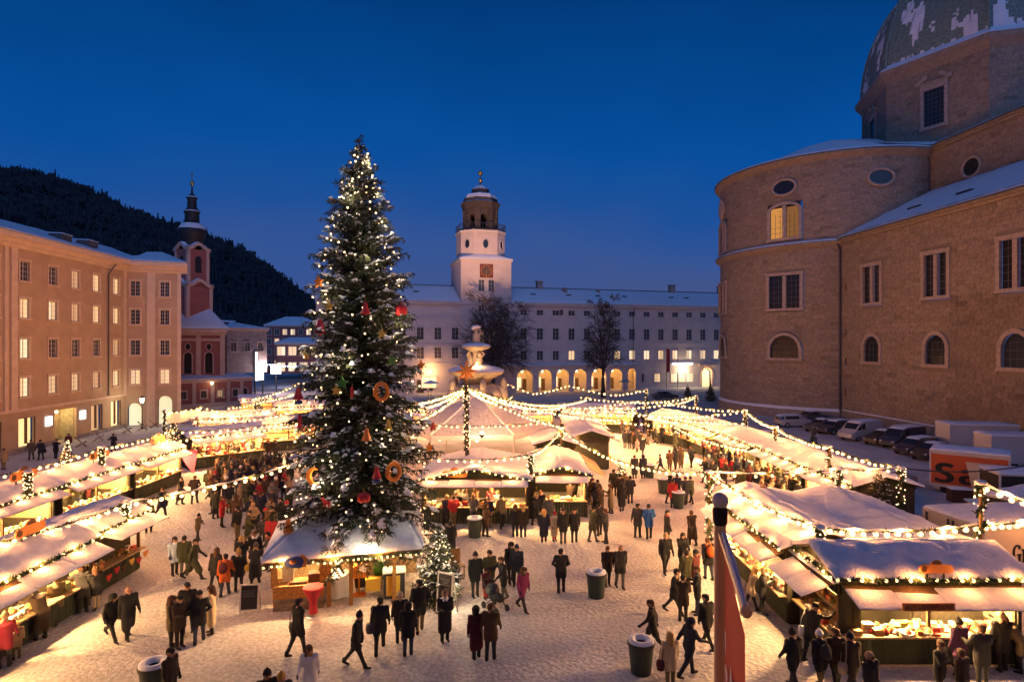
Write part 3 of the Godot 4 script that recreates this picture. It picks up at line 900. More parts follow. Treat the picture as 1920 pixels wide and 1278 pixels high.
func red_church() -> void:
	var o := thing("parish_church", "red and pink baroque church with black onion spire and snowy roof", "church")
	var A := Vector3(-56, 0, -95); var C := Vector3(-45.9, 0, -98.0); var t1 := frame(A, C); var L := A.distance_to(C); var t2 := frame(C, Vector3(-56.5, 0, -118))
	var w := B.new(); w.t = t1
	var hs := []
	for x in [2.0, 5.2, 8.2]: hs.append([x - 0.55, 5.2, 1.1, 3.3, 0.55])
	w.wall(L, 12.2, hs, 0.3); w.t = t2; w.wall(20, 12.2, [], 0.3)
	put("wall", w, M.plaster_red, o)
	var f := holder("front", o, t1)
	var trm := B.new()
	for x in [0.1, 3.6, 6.7, L - 0.35]: trm.bx(Vector3(x - 0.35, 4.4, 0.003), Vector3(x + 0.35, 11.2, 0.16))
	trm.bx(Vector3(0, 10.3, 0.004), Vector3(L, 10.7, 0.2)); trm.bx(Vector3(0, 11.2, 0.005), Vector3(L + 0.2, 11.7, 0.4)); trm.bx(Vector3(0, 11.7, 0.006), Vector3(L + 0.4, 12.2, 0.7))
	put("pilaster_trim", trm, M.trim_peach, f)
	for x in [2.0, 5.2, 8.2]:
		var g := B.new(); g.t = mv(x, 5.2, -0.2); g.prism(arch_poly(1.1, 3.3, 0.55), -0.02, 0.0)
		var fr := B.new(); fr.t = mv(x, 5.2); arch_frame(fr, 1.1, 3.3, 0.55, 0.16)
		var n := put("arched_window", fr, M.trim_peach, f)
		put("pane", g, M.glass_dark, n)
		oval(f, mv(x, 9.4), 0.8, 1.1, "trim_peach")
	var rf := B.new(); var sn := B.new()
	var U := func(x: float, y: float, z: float) -> Vector3: return t1 * Vector3(x, y, z)
	for q in [[U.call(-1, 12.25, 0.8), U.call(L + 0.6, 12.25, 0.8), U.call(L - 4.2, 16.6, -6), U.call(-1, 16.6, -6)], [U.call(L + 0.6, 12.25, 0.8), U.call(L - 5.0, 12.25, -18), U.call(L - 7.2, 16.6, -14), U.call(L - 4.2, 16.6, -6)]]:
		rf.quad(q[0], q[1], q[2], q[3]); sn.snow(q[0], q[1], q[2], q[3], 0.25, 0.8, 1.0, 0.3)
	put("roof", rf, M.lead, o); put("snow_cover", sn, M.snow, o)
	# tower
	var tc: Vector3 = U.call(4.9, 0, -4.5)
	var tw := holder("tower", o, Transform3D(Basis(Vector3.UP, -0.55), tc))
	var st := B.new()
	st.bx(Vector3(-2.1, 11, -2.1), Vector3(2.1, 19.2, 2.1)); st.bx(Vector3(-1.75, 19.2, -1.75), Vector3(1.75, 25.2, 1.75))
	put("shaft", st, M.plaster_red, tw)
	var tt := B.new(); var sc := B.new()
	for y in [[19.0, 2.35, 0.5], [25.0, 2.05, 0.45]]:
		for k in 4:
			tt.t = Transform3D(Basis(Vector3.UP, k * PI / 2), Vector3.ZERO)
			var p := PackedVector2Array()
			for i in 13:
				var u: float = -1.0 + i / 6.0
				p.append(Vector2(u * y[1], y[0] + y[2] + exp(-u * u * 5.0) * 0.9))
			for i in 13:
				var u: float = 1.0 - i / 6.0
				p.append(Vector2(u * y[1], y[0] - 0.05 + exp(-u * u * 5.0) * 0.9))
			tt.prism(p, y[1] - 0.3, y[1])
			for i in 12:
				var p0 := p[i]; var p1 := p[i + 1]
				sc.t = tt.t
				sc.quad(Vector3(p0.x, p0.y + 0.02, y[1] + 0.05), Vector3(p1.x, p1.y + 0.02, y[1] + 0.05), Vector3(p1.x * 0.8, p1.y + 0.3, y[1] - 1.2), Vector3(p0.x * 0.8, p0.y + 0.3, y[1] - 1.2))
	tt.t = Transform3D()
	for sx in [-1, 1]:
		for sz in [-1, 1]:
			tt.box(Vector3(1.62 * sx, 22.1, 1.62 * sz), Vector3(0.5, 5.8, 0.5)); tt.box(Vector3(1.95 * sx, 16, 1.95 * sz), Vector3(0.55, 6.6, 0.55))
	put("tower_trim", tt, M.trim_peach, tw)
	put("snow_ledge", sc, M.snow, tw)
	for k in 4:
		var g := B.new(); g.t = Transform3D(Basis(Vector3.UP, k * PI / 2), Vector3(0, 21.4, 0)); g.prism(arch_poly(1.05, 2.7, 0.52), 1.76, 1.79)
		put("belfry_opening", g, M.black, tw)
	var on := B.new()
	on.lathe([Vector2(1.75, 25.6), Vector2(1.5, 26.3), Vector2(1.9, 26.9), Vector2(2.25, 27.9), Vector2(2.15, 28.7), Vector2(1.5, 29.5), Vector2(1.0, 29.9)], 8)
	on.lathe([Vector2(1.15, 29.9), Vector2(1.1, 31.2), Vector2(1.3, 31.4), Vector2(1.25, 31.6)], 8)
	on.lathe([Vector2(1.2, 31.7), Vector2(0.75, 32.2), Vector2(0.7, 33.6), Vector2(0.95, 33.8), Vector2(0.2, 34.5), Vector2(0.08, 36.0)], 8)
	put("onion_spire", on, M.shingle_black, tw)
	var so := B.new()
	so.lathe([Vector2(2.28, 28.6), Vector2(1.95, 29.1), Vector2(1.5, 29.55)], 8); so.lathe([Vector2(1.33, 31.5), Vector2(1.0, 31.9), Vector2(0.8, 32.1)], 8); so.lathe([Vector2(0.98, 33.8), Vector2(0.5, 34.2)], 8)
	put("spire_snow", so, M.snow, tw)
	var gb := B.new(); gb.ell(Vector3(0, 36.2, 0), Vector3(0.34, 0.42, 0.34), 10, 6); gb.beam(Vector3(0, 36.5, 0), Vector3(0, 38.2, 0), 0.09); gb.beam(Vector3(-0.4, 37.6, 0), Vector3(0.4, 37.6, 0), 0.09)
	put("gilt_cross", gb, M.gold, tw)
	# the low front wing
	var wing := thing("church_annex", "low red plastered wing before the church, with a bright wall lamp", "building")
	var a2 := Vector3(-52.5, 0, -89.3); var c2 := Vector3(-42.4, 0, -100); var t3 := frame(a2, c2); var l2 := a2.distance_to(c2)
	var b := B.new(); b.t = t3
	var ho := [[2.2, 0.05, 1.1, 2.2, 0.55], [l2 - 2.0, 0.05, 1.2, 2.7, 0.4]]
	for x in [4.3, 7.2, 9.7, 12.0]: ho.append([x - 0.4, 1.5, 0.8, 1.1])
	b.wall(l2, 4.4, ho, 0.25); b.t = frame(c2, Vector3(-47.6, 0, -112)); b.wall(12, 4.4, [], 0.2)
	put("wall", b, M.plaster_red, wing)
	var fw := holder("front", wing, t3)
	for x in [4.3, 7.2, 9.7, 12.0]: window(fw, mv(x, 1.5), 0.8, 1.1, "lit_dim" if x == 9.7 else "glass_dark", "sash_dark", "trim_peach", 2, 0.18)
	for q in ho.slice(0, 2):
		var d := B.new(); d.t = mv(q[0] + q[2] / 2, 0.05, -0.22); d.prism(arch_poly(q[2], q[3], q[4]), -0.03, 0.0)
		put("door", d, M.dark_wood, fw)
		var df := B.new(); df.t = mv(q[0] + q[2] / 2, 0.05); arch_frame(df, q[2], q[3], q[4], 0.2)
		put("door_frame", df, M.trim_peach, fw)
	var tb := B.new()
	tb.bx(Vector3(0, 3.85, 0.003), Vector3(l2, 4.1, 0.18)); tb.bx(Vector3(0, 4.1, 0.004), Vector3(l2 + 0.2, 4.42, 0.32)); tb.bx(Vector3(0, 0, 0.004), Vector3(2.0, 0.7, 0.1)); tb.bx(Vector3(3.5, 0, 0.004), Vector3(l2 - 2.2, 0.7, 0.1))
	for x in [0.5, 3.3, 5.8, 8.5, 10.9, 13.0]: tb.bx(Vector3(x - 0.25, 0.7, 0.005), Vector3(x + 0.25, 3.85, 0.12))
	put("trim", tb, M.trim_peach, fw)
	var s3 := B.new(); s3.snow(Vector3(0, 4.43, 0.35), Vector3(l2, 4.43, 0.35), Vector3(l2, 4.9, -4), Vector3(0, 4.9, -4), 0.18, 0.8)
	put("snow_cover", s3, M.snow, fw)
	var lm := B.new(); lm.ell(Vector3.ZERO, Vector3(0.2, 0.22, 0.2), 10, 6)
	put("wall_lamp", lm, M.stall_lamp, fw, Vector3(8.2, 3.75, 0.5)); lamp(fw, Vector3(8.2, 3.75, 0.5), 7.0, 0.2, Color(1, 0.66, 0.36))
	var ar := B.new(); ar.beam(Vector3(8.2, 3.98, 0.1), Vector3(8.2, 3.98, 0.5), 0.04)
	put("lamp_arm", ar, M.iron, fw)

func plain_house(called: String, label: String, a: Vector3, b: Vector3, deep: float, h: float, wallm: String, trim: String, cols: int, rows: Array, rise: float, litp: float, ww := 1.1, wh := 1.7, category := "building") -> Node3D:
	var o := thing(called, label, category)
	var t := frame(a, b); var L := a.distance_to(b)
	var hs := []
	for i in cols:
		for r in rows: hs.append([L * (i + 0.5) / cols - ww / 2, r, ww, wh])
	var w := B.new(); w.t = t; w.wall(L, h, hs, 0.22)
	w.t = t * Transform3D(Basis(Vector3.UP, PI / 2), Vector3(L, 0, 0)); w.wall(deep, h, []); w.t = t * Transform3D(Basis(Vector3.UP, -PI / 2), Vector3(0, 0, -deep)); w.wall(deep, h, [])
	put("wall", w, M[wallm], o)
	var f := holder("front", o, t)
	for q in hs: window(f, mv(q[0] + ww / 2, q[1]), ww, wh, ("lit_warm" if R.randf() < 0.7 else "lit_pale") if R.randf() < litp else "glass_dark", "sash", trim, 3, 0.12)
	var c := B.new(); c.bx(Vector3(-0.2, h - 0.45, 0.003), Vector3(L + 0.2, h, 0.35))
	put("cornice", c, M[trim], f)
	var rf := B.new(); var sn := B.new()
	var q := [Vector3(-0.4, h + 0.01, 0.5), Vector3(L + 0.4, h + 0.01, 0.5), Vector3(L - deep * 0.35, h + rise, -deep / 2), Vector3(deep * 0.35, h + rise, -deep / 2), Vector3(L + 0.4, h + 0.01, -deep - 0.4), Vector3(-0.4, h + 0.01, -deep - 0.4)]
	for k in [[0, 1, 2, 3], [1, 4, 2, 2], [5, 0, 3, 3], [4, 5, 3, 2]]:
		rf.quad(q[k[0]], q[k[1]], q[k[2]], q[k[3]])
		sn.snow(q[k[0]], q[k[1]], q[k[2]], q[k[3]], 0.2, 1.2, k[0])
	put("roof", rf, M.lead, f); put("snow_cover", sn, M.snow, f)
	return o

func far_left() -> void:
	R.seed = 5
	var lo := plain_house("low_house", "low grey flat-fronted house between the church and the street", D(425, 700, 112), D(500, 700, 118), 16, 8.3, "plaster_grey", "trim_peach", 3, [4.0], 1.6, 0.0)
	lo.set_meta("label", "low grey house with snowy roof right of the red church")
	plain_house("red_house", "red four-storey house with lit windows at the end of the street", D(496, 700, 168), D(600, 700, 172), 14, 13.2, "plaster_red", "trim_peach", 7, [2.0, 5.2, 8.0, 10.6], 2.6, 0.6, 1.2, 1.6)
	plain_house("far_house", "dim far house partly hidden behind the Christmas tree", D(590, 700, 185), D(700, 700, 182), 14, 12.0, "plaster_grey", "trim_peach", 6, [2.0, 5.2, 8.2], 2.4, 0.4, 1.2, 1.6)
	plain_house("pink_house", "small pink house with glowing shop fronts beside the white lit screen", D(516, 700, 150), D(600, 700, 152), 8, 7.4, "plaster_red", "trim_peach", 4, [0.5, 4.4], 1.4, 1.0, 1.9, 2.2)
	var t := frame(D(475, 700, 116), D(501, 700, 121))
	var s := thing("lit_screen", "tall glowing white screen on the street corner beyond the church", "screen", t.origin)
	s.basis = t.basis
	s.position.y = 0
	var b := B.new(); b.bx(Vector3(0.1, 2.9, 0.3), Vector3(2.9, 8.3, 0.42))
	put("panel", b, em("screen_white", 1.0, 0.86, 0.86, 3.2), s)
	var c := B.new(); c.bx(Vector3(0, 0, 0.1), Vector3(0.25, 8.4, 0.29)); c.bx(Vector3(2.75, 0, 0.1), Vector3(3.0, 8.4, 0.29)); c.bx(Vector3(0, 8.31, 0.1), Vector3(3.0, 8.5, 0.5))
	put("frame", c, M.iron, s)
	lamp(s, Vector3(1.5, 5.5, 1.2), 9.0, 1.0, Color(1, 0.72, 0.7))
	var s2 := thing("lit_sign", "small white glowing sign below the tall screen", "sign", D(517, 692, 124))
	var d := B.new(); d.box(Vector3.ZERO, Vector3(2.0, 1.9, 0.14)); put("panel", d, em("screen_white2", 1.0, 0.86, 0.86, 3.2), s2)
	var e := B.new(); e.box(Vector3(0, -2.5, -0.1), Vector3(0.15, 5, 0.15)); put("post", e, M.iron, s2)
	lamp(s2, Vector3(0, 0, 0.8), 3.0, 0.6, Color(1, 0.72, 0.7))
	var x := thing("street_garland", "bluish white light garland hung across the side street", "light string", D(500, 683, 140))
	var pts := []; var cb := B.new()
	for i in 25: pts.append(Vector3(i * 0.6, -0.5 * sin(PI * i / 24.0), 0))
	cb.tube(pts, [0.03], 4); put("cable", cb, M.cable, x)
	var xf := []
	for p in pts: xf.append(Transform3D(Basis().scaled(Vector3.ONE * 0.16), p))
	many("bulb", ell_mesh(1.0), em("blue_white", 0.7, 0.75, 1.0, 6.0), xf, x)
	lamp(x, Vector3(6, -0.6, 0.3), 2.5, 0.4, Color(0.8, 0.75, 1.0))

func residence() -> void:     # the long palace across the square, with its bell tower
	var o := thing("palace", "long pale palace with snowy roof, arcade and tall bell tower across the square", "palace")
	var t := Transform3D(Basis(Vector3(0.96, 0, -0.28), Vector3.UP, Vector3(0.28, 0, 0.96)), Vector3(-21.7, 0, -122))
	var f := holder("front", o, t)
	var hs := []; var put_w := []
	for i in 14:
		var x := 25.2 + 3.6 * i
		hs.append([x - 0.75, 15.9, 1.5, 1.15]); hs.append([x - 0.7, 10.7, 1.4, 2.5]); hs.append([x - 0.7, 6.4, 1.4, 2.0])
		put_w.append([x, 15.9, 1.5, 1.15, "glass_dark", 2]); put_w.append([x, 10.7, 1.4, 2.5, "glass_dark", 3])
		put_w.append([x, 6.4, 1.4, 2.0, "lit_pale" if i == 3 or i >= 6 else "glass_dark", 3])
	for i in 8:
		var x := -14.3 + 3.55 * i
		if x > 11.0: continue
		for y in [[10.7, 2.5], [6.9, 2.3]]:
			hs.append([x - 0.7, y[0], 1.4, y[1]]); put_w.append([x, y[0], 1.4, y[1], "glass_dark", 3])
	var lowlit := [[52.6, 1.3, 1.5, 1.9, "glass_dark"], [56.7, 1.3, 1.5, 1.9, "lit_warm"], [5.2, 1.0, 3.0, 2.3, "lit_shop"], [61.0, 1.2, 1.7, 2.0, "lit_pale"], [63.0, 1.2, 1.7, 2.0, "lit_pale"], [65.0, 1.2, 1.7, 2.0, "lit_pale"]]
	for q in lowlit:
		hs.append([q[0] - q[2] / 2, q[1], q[2], q[3]]); put_w.append([q[0], q[1], q[2], q[3], q[4], 3])
	hs.append([69.4 - 1.3, 0.0, 2.6, 4.2, 1.3]); hs.append([2.7, 0.0, 1.5, 2.6])
	var w := B.new(); w.t = t; w.wall(104, 18.4, hs, 0.3, -16.5)
	w.t = t * mv(-16.5, 0, -16, -PI / 2); w.wall(16, 18.4, [])
	put("wall", w, M.plaster_white, o)
	for q in put_w: window(f, mv(q[0], q[1]), q[2], q[3], q[4], "sash", "trim_white", q[5], 0.12)
	var tm := B.new()
	for y in [[17.7, 18.05, 0.3], [18.05, 18.45, 0.6]]: tm.bx(Vector3(-16.5, y[0], 0.003), Vector3(87, y[1], y[2]))
	for y in [14.9, 9.9, 5.6]: tm.bx(Vector3(22.4, y, 0.004), Vector3(87, y + 0.18, 0.09))
	for y in [14.9, 9.6, 5.9]: tm.bx(Vector3(-16.5, y, 0.004), Vector3(11.5, y + 0.2, 0.1))
	tm.bx(Vector3(50.9, 0.0, 0.004), Vector3(68, 0.7, 0.16))
	put("moulding", tm, M.trim_white, f)
	var dp := B.new()
	for x in [-1.6, 50.6]: dp.tube([Vector3(x, 0.2, 0.16), Vector3(x, 16.8, 0.16), Vector3(x + 0.3, 17.9, 0.5)], [0.08], 6)
	put("downpipe", dp, M.lead, f)
	oval(f, mv(33.6, 16.6), 0.9, 1.2, "plaster_red", "sash_dark")
	# roof
	var rf := B.new(); var sn := B.new()
	for q in [[-16.9, 11.5], [22.4, 87.4]]:
		rf.quad(Vector3(q[0], 18.46, 0.75), Vector3(q[1], 18.46, 0.75), Vector3(q[1], 22.2, -7), Vector3(q[0], 22.2, -7)); rf.quad(Vector3(q[0], 18.46, -15), Vector3(q[1], 18.46, -15), Vector3(q[1], 22.2, -7), Vector3(q[0], 22.2, -7))
		sn.snow(Vector3(q[0], 18.47, 0.7), Vector3(q[1], 18.47, 0.7), Vector3(q[1], 22.1, -6.8), Vector3(q[0], 22.1, -6.8), 0.22, 1.5, 2.0, 0.2)
	rf.bx(Vector3(-16.9, 22.15, -7.2), Vector3(11.5, 22.45, -6.8)); rf.bx(Vector3(22.4, 22.15, -7.2), Vector3(87.4, 22.45, -6.8))
	put("roof", rf, M.lead, f); put("snow_cover", sn, M.snow, f)
	for x in [31.0, 64.5, 78.0]:
		var c := B.new(); c.bx(Vector3(x - 0.6, 21.8, -7.6), Vector3(x + 0.6, 23.7, -6.4)); c.bx(Vector3(x - 0.75, 23.7, -7.75), Vector3(x + 0.75, 23.9, -6.25))
		put("chimney", c, M.plaster_grey, f)
		var cs := B.new(); cs.snow(Vector3(x - 0.75, 23.9, -6.25), Vector3(x + 0.75, 23.9, -6.25), Vector3(x + 0.75, 23.9, -7.75), Vector3(x - 0.75, 23.9, -7.75), 0.22, 0.4)
		put("chimney_snow", cs, M.snow, f)
	for x in [28.3, 36.5, 43.5, 50.0, 62.0, 66.0, 3.0]:
		var c := B.new(); c.bx(Vector3(x - 0.55, 19.9, -4.2), Vector3(x + 0.55, 20.75, -2.9))
		put("roof_hatch", c, M.lead, f)
	var ch := B.new(); ch.bx(Vector3(36.0, 20.4, -5.6), Vector3(36.8, 22.4, -4.6)); ch.bx(Vector3(44.3, 20.4, -5.6), Vector3(44.9, 22.3, -4.9))
	put("chimney", ch, M.plaster_grey, f)
	# tower
	var tw := holder("bell_tower", o, t * mv(17, 0, -5.0))
	var tb := B.new()
	var th := []
	for x in [-1.05, 1.05]:
		for y in [[20.7, 2.4], [16.6, 2.4], [9.6, 2.6], [6.2, 2.0]]: th.append([x - 0.62, y[0], 1.24, y[1]])
	tb.t = mv(0, 0, 5.36); tb.wall(10.7, 27.3, th, 0.3, -5.35)
	for k in [1, 3]:
		tb.t = Transform3D(Basis(Vector3.UP, k * PI / 2), Vector3.ZERO) * mv(0, 0, 5.35); tb.wall(10.7, 27.3, [], 0.2, -5.35)
	tb.t = mv(0, 0, -5.35); tb.wall(10.7, 27.3, [], 0.2, -5.35)
	tb.t = Transform3D()
	loft(tb, oct(4.75, 5.0), 27.3, oct(4.75, 5.0), 33.3)
	put("shaft", tb, M.plaster_white, tw)
	for q in th: window(tw, mv(q[0] + 0.62, q[1], 5.36), 1.24, q[3], "lit_pale" if q[1] == 9.6 else "glass_dark", "sash", "trim_white", 3, 0.12)
	for q in [[0.0, 4.78, 0.0], [PI / 4, 5.12, 0.0], [-PI / 4, 5.12, 0.0]]: oval(tw, Transform3D(Basis(Vector3.UP, q[0]), Vector3.ZERO) * mv(0, 30.6, q[1] + 0.0), 1.3, 2.0, "trim_white")
	var lg := B.new()
	lg.bx(Vector3(-5.6, 26.9, -5.6), Vector3(5.6, 27.35, 5.6)); loft(lg, oct(4.9, 5.1), 33.0, oct(5.05, 5.2), 33.45); loft(lg, oct(5.05, 5.2), 33.45, oct(2.0, 2.0), 33.5)
	put("tower_cornice", lg, M.trim_white, tw)
	var ls := B.new()
	for k in 4:
		ls.t = Transform3D(Basis(Vector3.UP, k * PI / 2), Vector3.ZERO)
		ls.snow(Vector3(-5.65, 27.36, 5.65), Vector3(5.65, 27.36, 5.65), Vector3(2.6, 28.3, 4.7), Vector3(-2.6, 28.3, 4.7), 0.16, 0.7)
		ls.tri(Vector3(5.6, 27.5, 5.6), Vector3(2.5, 28.4, 4.77), Vector3(4.77, 28.4, 2.5))
	put("ledge_snow", ls, M.snow, tw)
	# clock
	var ck := B.new(); ck.box(Vector3(0, 24.9, 5.42), Vector3(2.8, 2.8, 0.1))
	var clock := put("clock_face", ck, mat("clock_red", 0.22, 0.055, 0.03, 0.8, "soft", 1.0), tw)
	var nm := B.new()
	for k in 12:
		nm.t = Transform3D(Basis(Vector3(0, 0, 1), -TAU * k / 12), Vector3(0, 24.9, 5.48)); nm.box(Vector3(0, 1.08, 0), Vector3(0.11, 0.42, 0.03))
	put("hour_mark", nm, mat("gilt_paint", 0.5, 0.3, 0.12, 0.6), clock)
	var hd := B.new(); hd.beam(Vector3(0, 24.9, 5.52), Vector3(0.75, 25.2, 5.52), 0.13, 0.04); hd.beam(Vector3(0, 24.9, 5.54), Vector3(-0.15, 23.8, 5.54), 0.1, 0.04)
	put("clock_hand", hd, M.gilt_paint, clock)
	var dl := B.new(); dl.t = mv(0, 24.9, 5.475); var dp2 := PackedVector2Array()
	for k in 20: dp2.append(Vector2(cos(TAU * k / 20), sin(TAU * k / 20)) * 0.78)
	dl.prism(dp2, 0.0, 0.02); put("dial", dl, mat("dial_dark", 0.09, 0.06, 0.05, 0.7), clock)
	# lantern
	var ln := B.new()
	for k in 8:
		var a := TAU * (k + 0.5) / 8
		ln.t = Transform3D(Basis(Vector3.UP, a), Vector3.ZERO)
		ln.bx(Vector3(-0.62, 33.5, 2.9), Vector3(0.62, 38.4, 3.75))
		ln.t = Transform3D(Basis(Vector3.UP, TAU * k / 8), Vector3.ZERO)
		var hole := arch_poly(1.9, 3.6, 0.95)
		var up := PackedVector2Array([Vector2(-1.5, 4.9), Vector2(-1.5, 2.6)])
		for i in 15: up.append(Vector2(-cos(PI * i / 14) * 0.95, 2.6 + sin(PI * i / 14) * 0.95))
		up.append(Vector2(1.5, 2.6)); up.append(Vector2(1.5, 4.9))
		ln.t = ln.t * mv(0, 33.5, 0)
		ln.prism(up, 3.0, 3.42)
		ln.bx(Vector3(-1.4, 0, 3.0), Vector3(1.4, 0.7, 3.3))
	ln.t = Transform3D()
	ln.ngon([Vector2(3.9, 38.4), Vector2(4.05, 39.0), Vector2(4.35, 39.7), Vector2(0.1, 39.75)], 8, Vector3.ZERO, PI / 8)
	put("lantern", ln, mat("dark_stone", 0.10, 0.075, 0.06, 0.85, "soft", 0.5), tw)
	var rl := B.new()
	var oc := oct(4.85, 5.0)
	for k in 8:
		var p: Vector2 = oc[k]; var q: Vector2 = oc[(k + 1) % 8]
		rl.beam(Vector3(p.x, 34.9, p.y), Vector3(q.x, 34.9, q.y), 0.1); rl.beam(Vector3(p.x, 33.75, p.y), Vector3(q.x, 33.75, q.y), 0.08)
		for i in 9:
			var z := p.lerp(q, i / 8.0); rl.beam(Vector3(z.x, 33.5, z.y), Vector3(z.x, 35.3 if i == 0 else 34.9, z.y), 0.07)
	put("gallery_railing", rl, M.iron, tw)
	var cu := B.new()
	cu.ngon([Vector2(3.7, 39.75), Vector2(3.75, 40.6), Vector2(3.4, 41.3), Vector2(1.9, 41.9), Vector2(1.8, 42.6), Vector2(2.05, 42.7), Vector2(1.2, 43.4), Vector2(0.5, 43.7), Vector2(0.12, 44.4), Vector2(0.08, 46.6)], 8, Vector3.ZERO, PI / 8)
	put("cupola", cu, M.dark_stone, tw)
	var cs2 := B.new()
	cs2.ngon([Vector2(4.45, 39.72), Vector2(3.8, 40.0)], 8, Vector3.ZERO, PI / 8); cs2.ngon([Vector2(3.8, 40.65), Vector2(3.3, 41.5), Vector2(1.95, 42.0)], 8, Vector3.ZERO, PI / 8); cs2.ngon([Vector2(2.1, 42.75), Vector2(1.1, 43.55), Vector2(0.45, 43.9)], 8, Vector3.ZERO, PI / 8)
	put("cupola_snow", cs2, M.snow, tw)
	var fi := B.new(); fi.ell(Vector3(0, 44.9, 0), Vector3(0.42, 0.46, 0.42)); fi.ell(Vector3(0, 46.5, 0), Vector3(0.5, 0.6, 0.5), 8, 6)
	put("finial", fi, M.gold, tw)
	# arcade in front
	var ac := B.new(); ac.t = t * mv(0, 0, 4)
	var arches := [[24.2, 3.4], [28.6, 2.8], [32.4, 2.8], [36.3, 2.8], [40.6, 3.4], [44.6, 2.8], [48.3, 1.8]]
	var ah := []
	for a in arches: ah.append([a[0] - a[1] / 2, 0.0, a[1], 4.6, minf(a[1] / 2, 1.5)])
	ac.wall(40.0, 5.2, ah, 0.6, 10.6)
	ac.t = t * mv(50.6, 0, 4, PI / 2); ac.wall(4, 5.2, []); ac.t = t * mv(10.6, 0, 0, -PI / 2); ac.wall(4, 5.2, [])
	put("arcade", ac, M.plaster_white, o)
	var al := B.new(); al.bx(Vector3(10.4, 5.2, 0.02), Vector3(50.8, 5.55, 4.3))
	put("arcade_ledge", al, M.trim_white, f)
	var as_ := B.new(); as_.snow(Vector3(10.4, 5.56, 4.3), Vector3(50.8, 5.56, 4.3), Vector3(50.8, 5.6, 0.1), Vector3(10.4, 5.6, 0.1), 0.12, 1.0)
	put("arcade_snow", as_, M.snow, f)
	for a in arches:
		var k := B.new(); k.bx(Vector3(a[0] - a[1] * 0.36, 0.7, 0.02), Vector3(a[0] + a[1] * 0.1, 2.8, 0.12))
		put("shop_window", k, M.lit_pale, f)
		var ds := B.new(); ds.bx(Vector3(a[0] + a[1] * 0.2, 0.05, 0.02), Vector3(a[0] + a[1] * 0.45, 2.5, 0.1))
		put("shop_door", ds, M.wood, f)
		put("arcade_lamp", ell_mesh(0.2), M.stall_lamp, f, Vector3(a[0], 4.1, 2.0))
		lamp(f, Vector3(a[0], 4.1, 2.0), 0.7, 0.2, Color(1, 0.46, 0.08))
	# lit shop on the right
	var sg := B.new(); sg.bx(Vector3(60.4, 5.15, 0.14), Vector3(65.6, 5.55, 0.3))
	put("lit_sign", sg, M.lit_white, f)
	put("shop_lamp", ell_mesh(0.2), M.stall_lamp, f, Vector3(63.0, 4.0, 0.9)); lamp(f, Vector3(63.0, 4.0, 0.9), 2.6, 0.25, Color(1, 0.72, 0.42))
	var dg := B.new(); dg.t = mv(69.4, 0, -0.9); dg.prism(arch_poly(2.6, 4.2, 1.3), -0.02, 0.0)
	put("gateway", dg, M.lit_shop, f)
	var df := B.new(); df.t = mv(69.4, 0, 0); arch_frame(df, 2.6, 4.2, 1.3, 0.4, 0.2); df.bx(Vector3(-2.2, 4.9, 0.01), Vector3(2.2, 5.3, 0.5))
	put("gateway_frame", df, M.trim_peach, f)
	lamp(f, Vector3(69.4, 3.2, 0.6), 1.2, 0.2, Color(1, 0.65, 0.25)); put("gate_lamp", ell_mesh(0.16), M.stall_lamp, f, Vector3(69.4, 3.2, 0.6))
	var dw := B.new(); dw.bx(Vector3(2.7, 0, -0.25), Vector3(4.2, 2.6, -0.2)); put("door", dw, M.wood, f)
	lamp(f, Vector3(5.2, 4.3, 1.6), 3.0, 0.2, Color(1, 0.50, 0.18)); put("wall_lamp", ell_mesh(0.16), M.stall_lamp, f, Vector3(5.2, 4.3, 1.6))
	# the floodlights that pick out the tower stand on a mast behind the market
	var fl := thing("floodlight_mast", "slim mast behind the tent carrying two floodlights turned to the tower", "floodlight", Vector3(-9.5, 0, -69.5))
	var mb := B.new(); mb.tube([Vector3.ZERO, Vector3(0, 4.6, 0)], [0.07, 0.05], 8); put("pole", mb, M.iron, fl)
	for x in [-0.35, 0.35]:
		var hb := B.new(); hb.box(Vector3(x, 4.7, 0), Vector3(0.4, 0.3, 0.3)); put("housing", hb, M.iron, fl)
		var gl := B.new(); gl.box(Vector3(x, 4.73, -0.17), Vector3(0.34, 0.24, 0.03)); put("lens", gl, M.stall_lamp, fl)
		var sp := SpotLight3D.new()
		sp.name = "beam"; sp.light_color = Color(1, 0.50, 0.26).linear_to_srgb(); sp.light_energy = 2300.0; sp.spot_angle = 12; sp.spot_angle_attenuation = 1.0; sp.light_size = 0.15; sp.spot_range = 120; sp.spot_attenuation = 2.0; sp.shadow_enabled = true
		fl.add_child(sp, true)
		sp.look_at_from_position(fl.position + Vector3(x, 4.75, -0.25), t * Vector3(17, 31, 0))
	# red banner on a pole before the right wing
	var fp := thing("banner_pole", "tall pole with a narrow red hanging banner before the palace windows", "flagpole", t * Vector3(57.2, 0, 3.0))
	var pb := B.new(); pb.tube([Vector3.ZERO, Vector3(0, 9, 0)], [0.07, 0.05], 6); put("pole", pb, M.iron, fp)
	var bb := B.new(); bb.bx(Vector3(0.09, 3.6, -0.02), Vector3(0.75, 8.8, 0.02)); put("banner", bb, M.red_cloth, fp)
	var fq := thing("bare_flagpole", "thin bare flagpole right of the red banner", "flagpole", t * Vector3(60.0, 0, 3.0))
	var pc := B.new(); pc.tube([Vector3.ZERO, Vector3(0, 9, 0)], [0.07, 0.05], 6); put("pole", pc, M.iron, fq)

# ---------------------------------------------------------------- the cathedral on the right
const AX := 48.2
const AZ := -92.6
const AR := 15.8

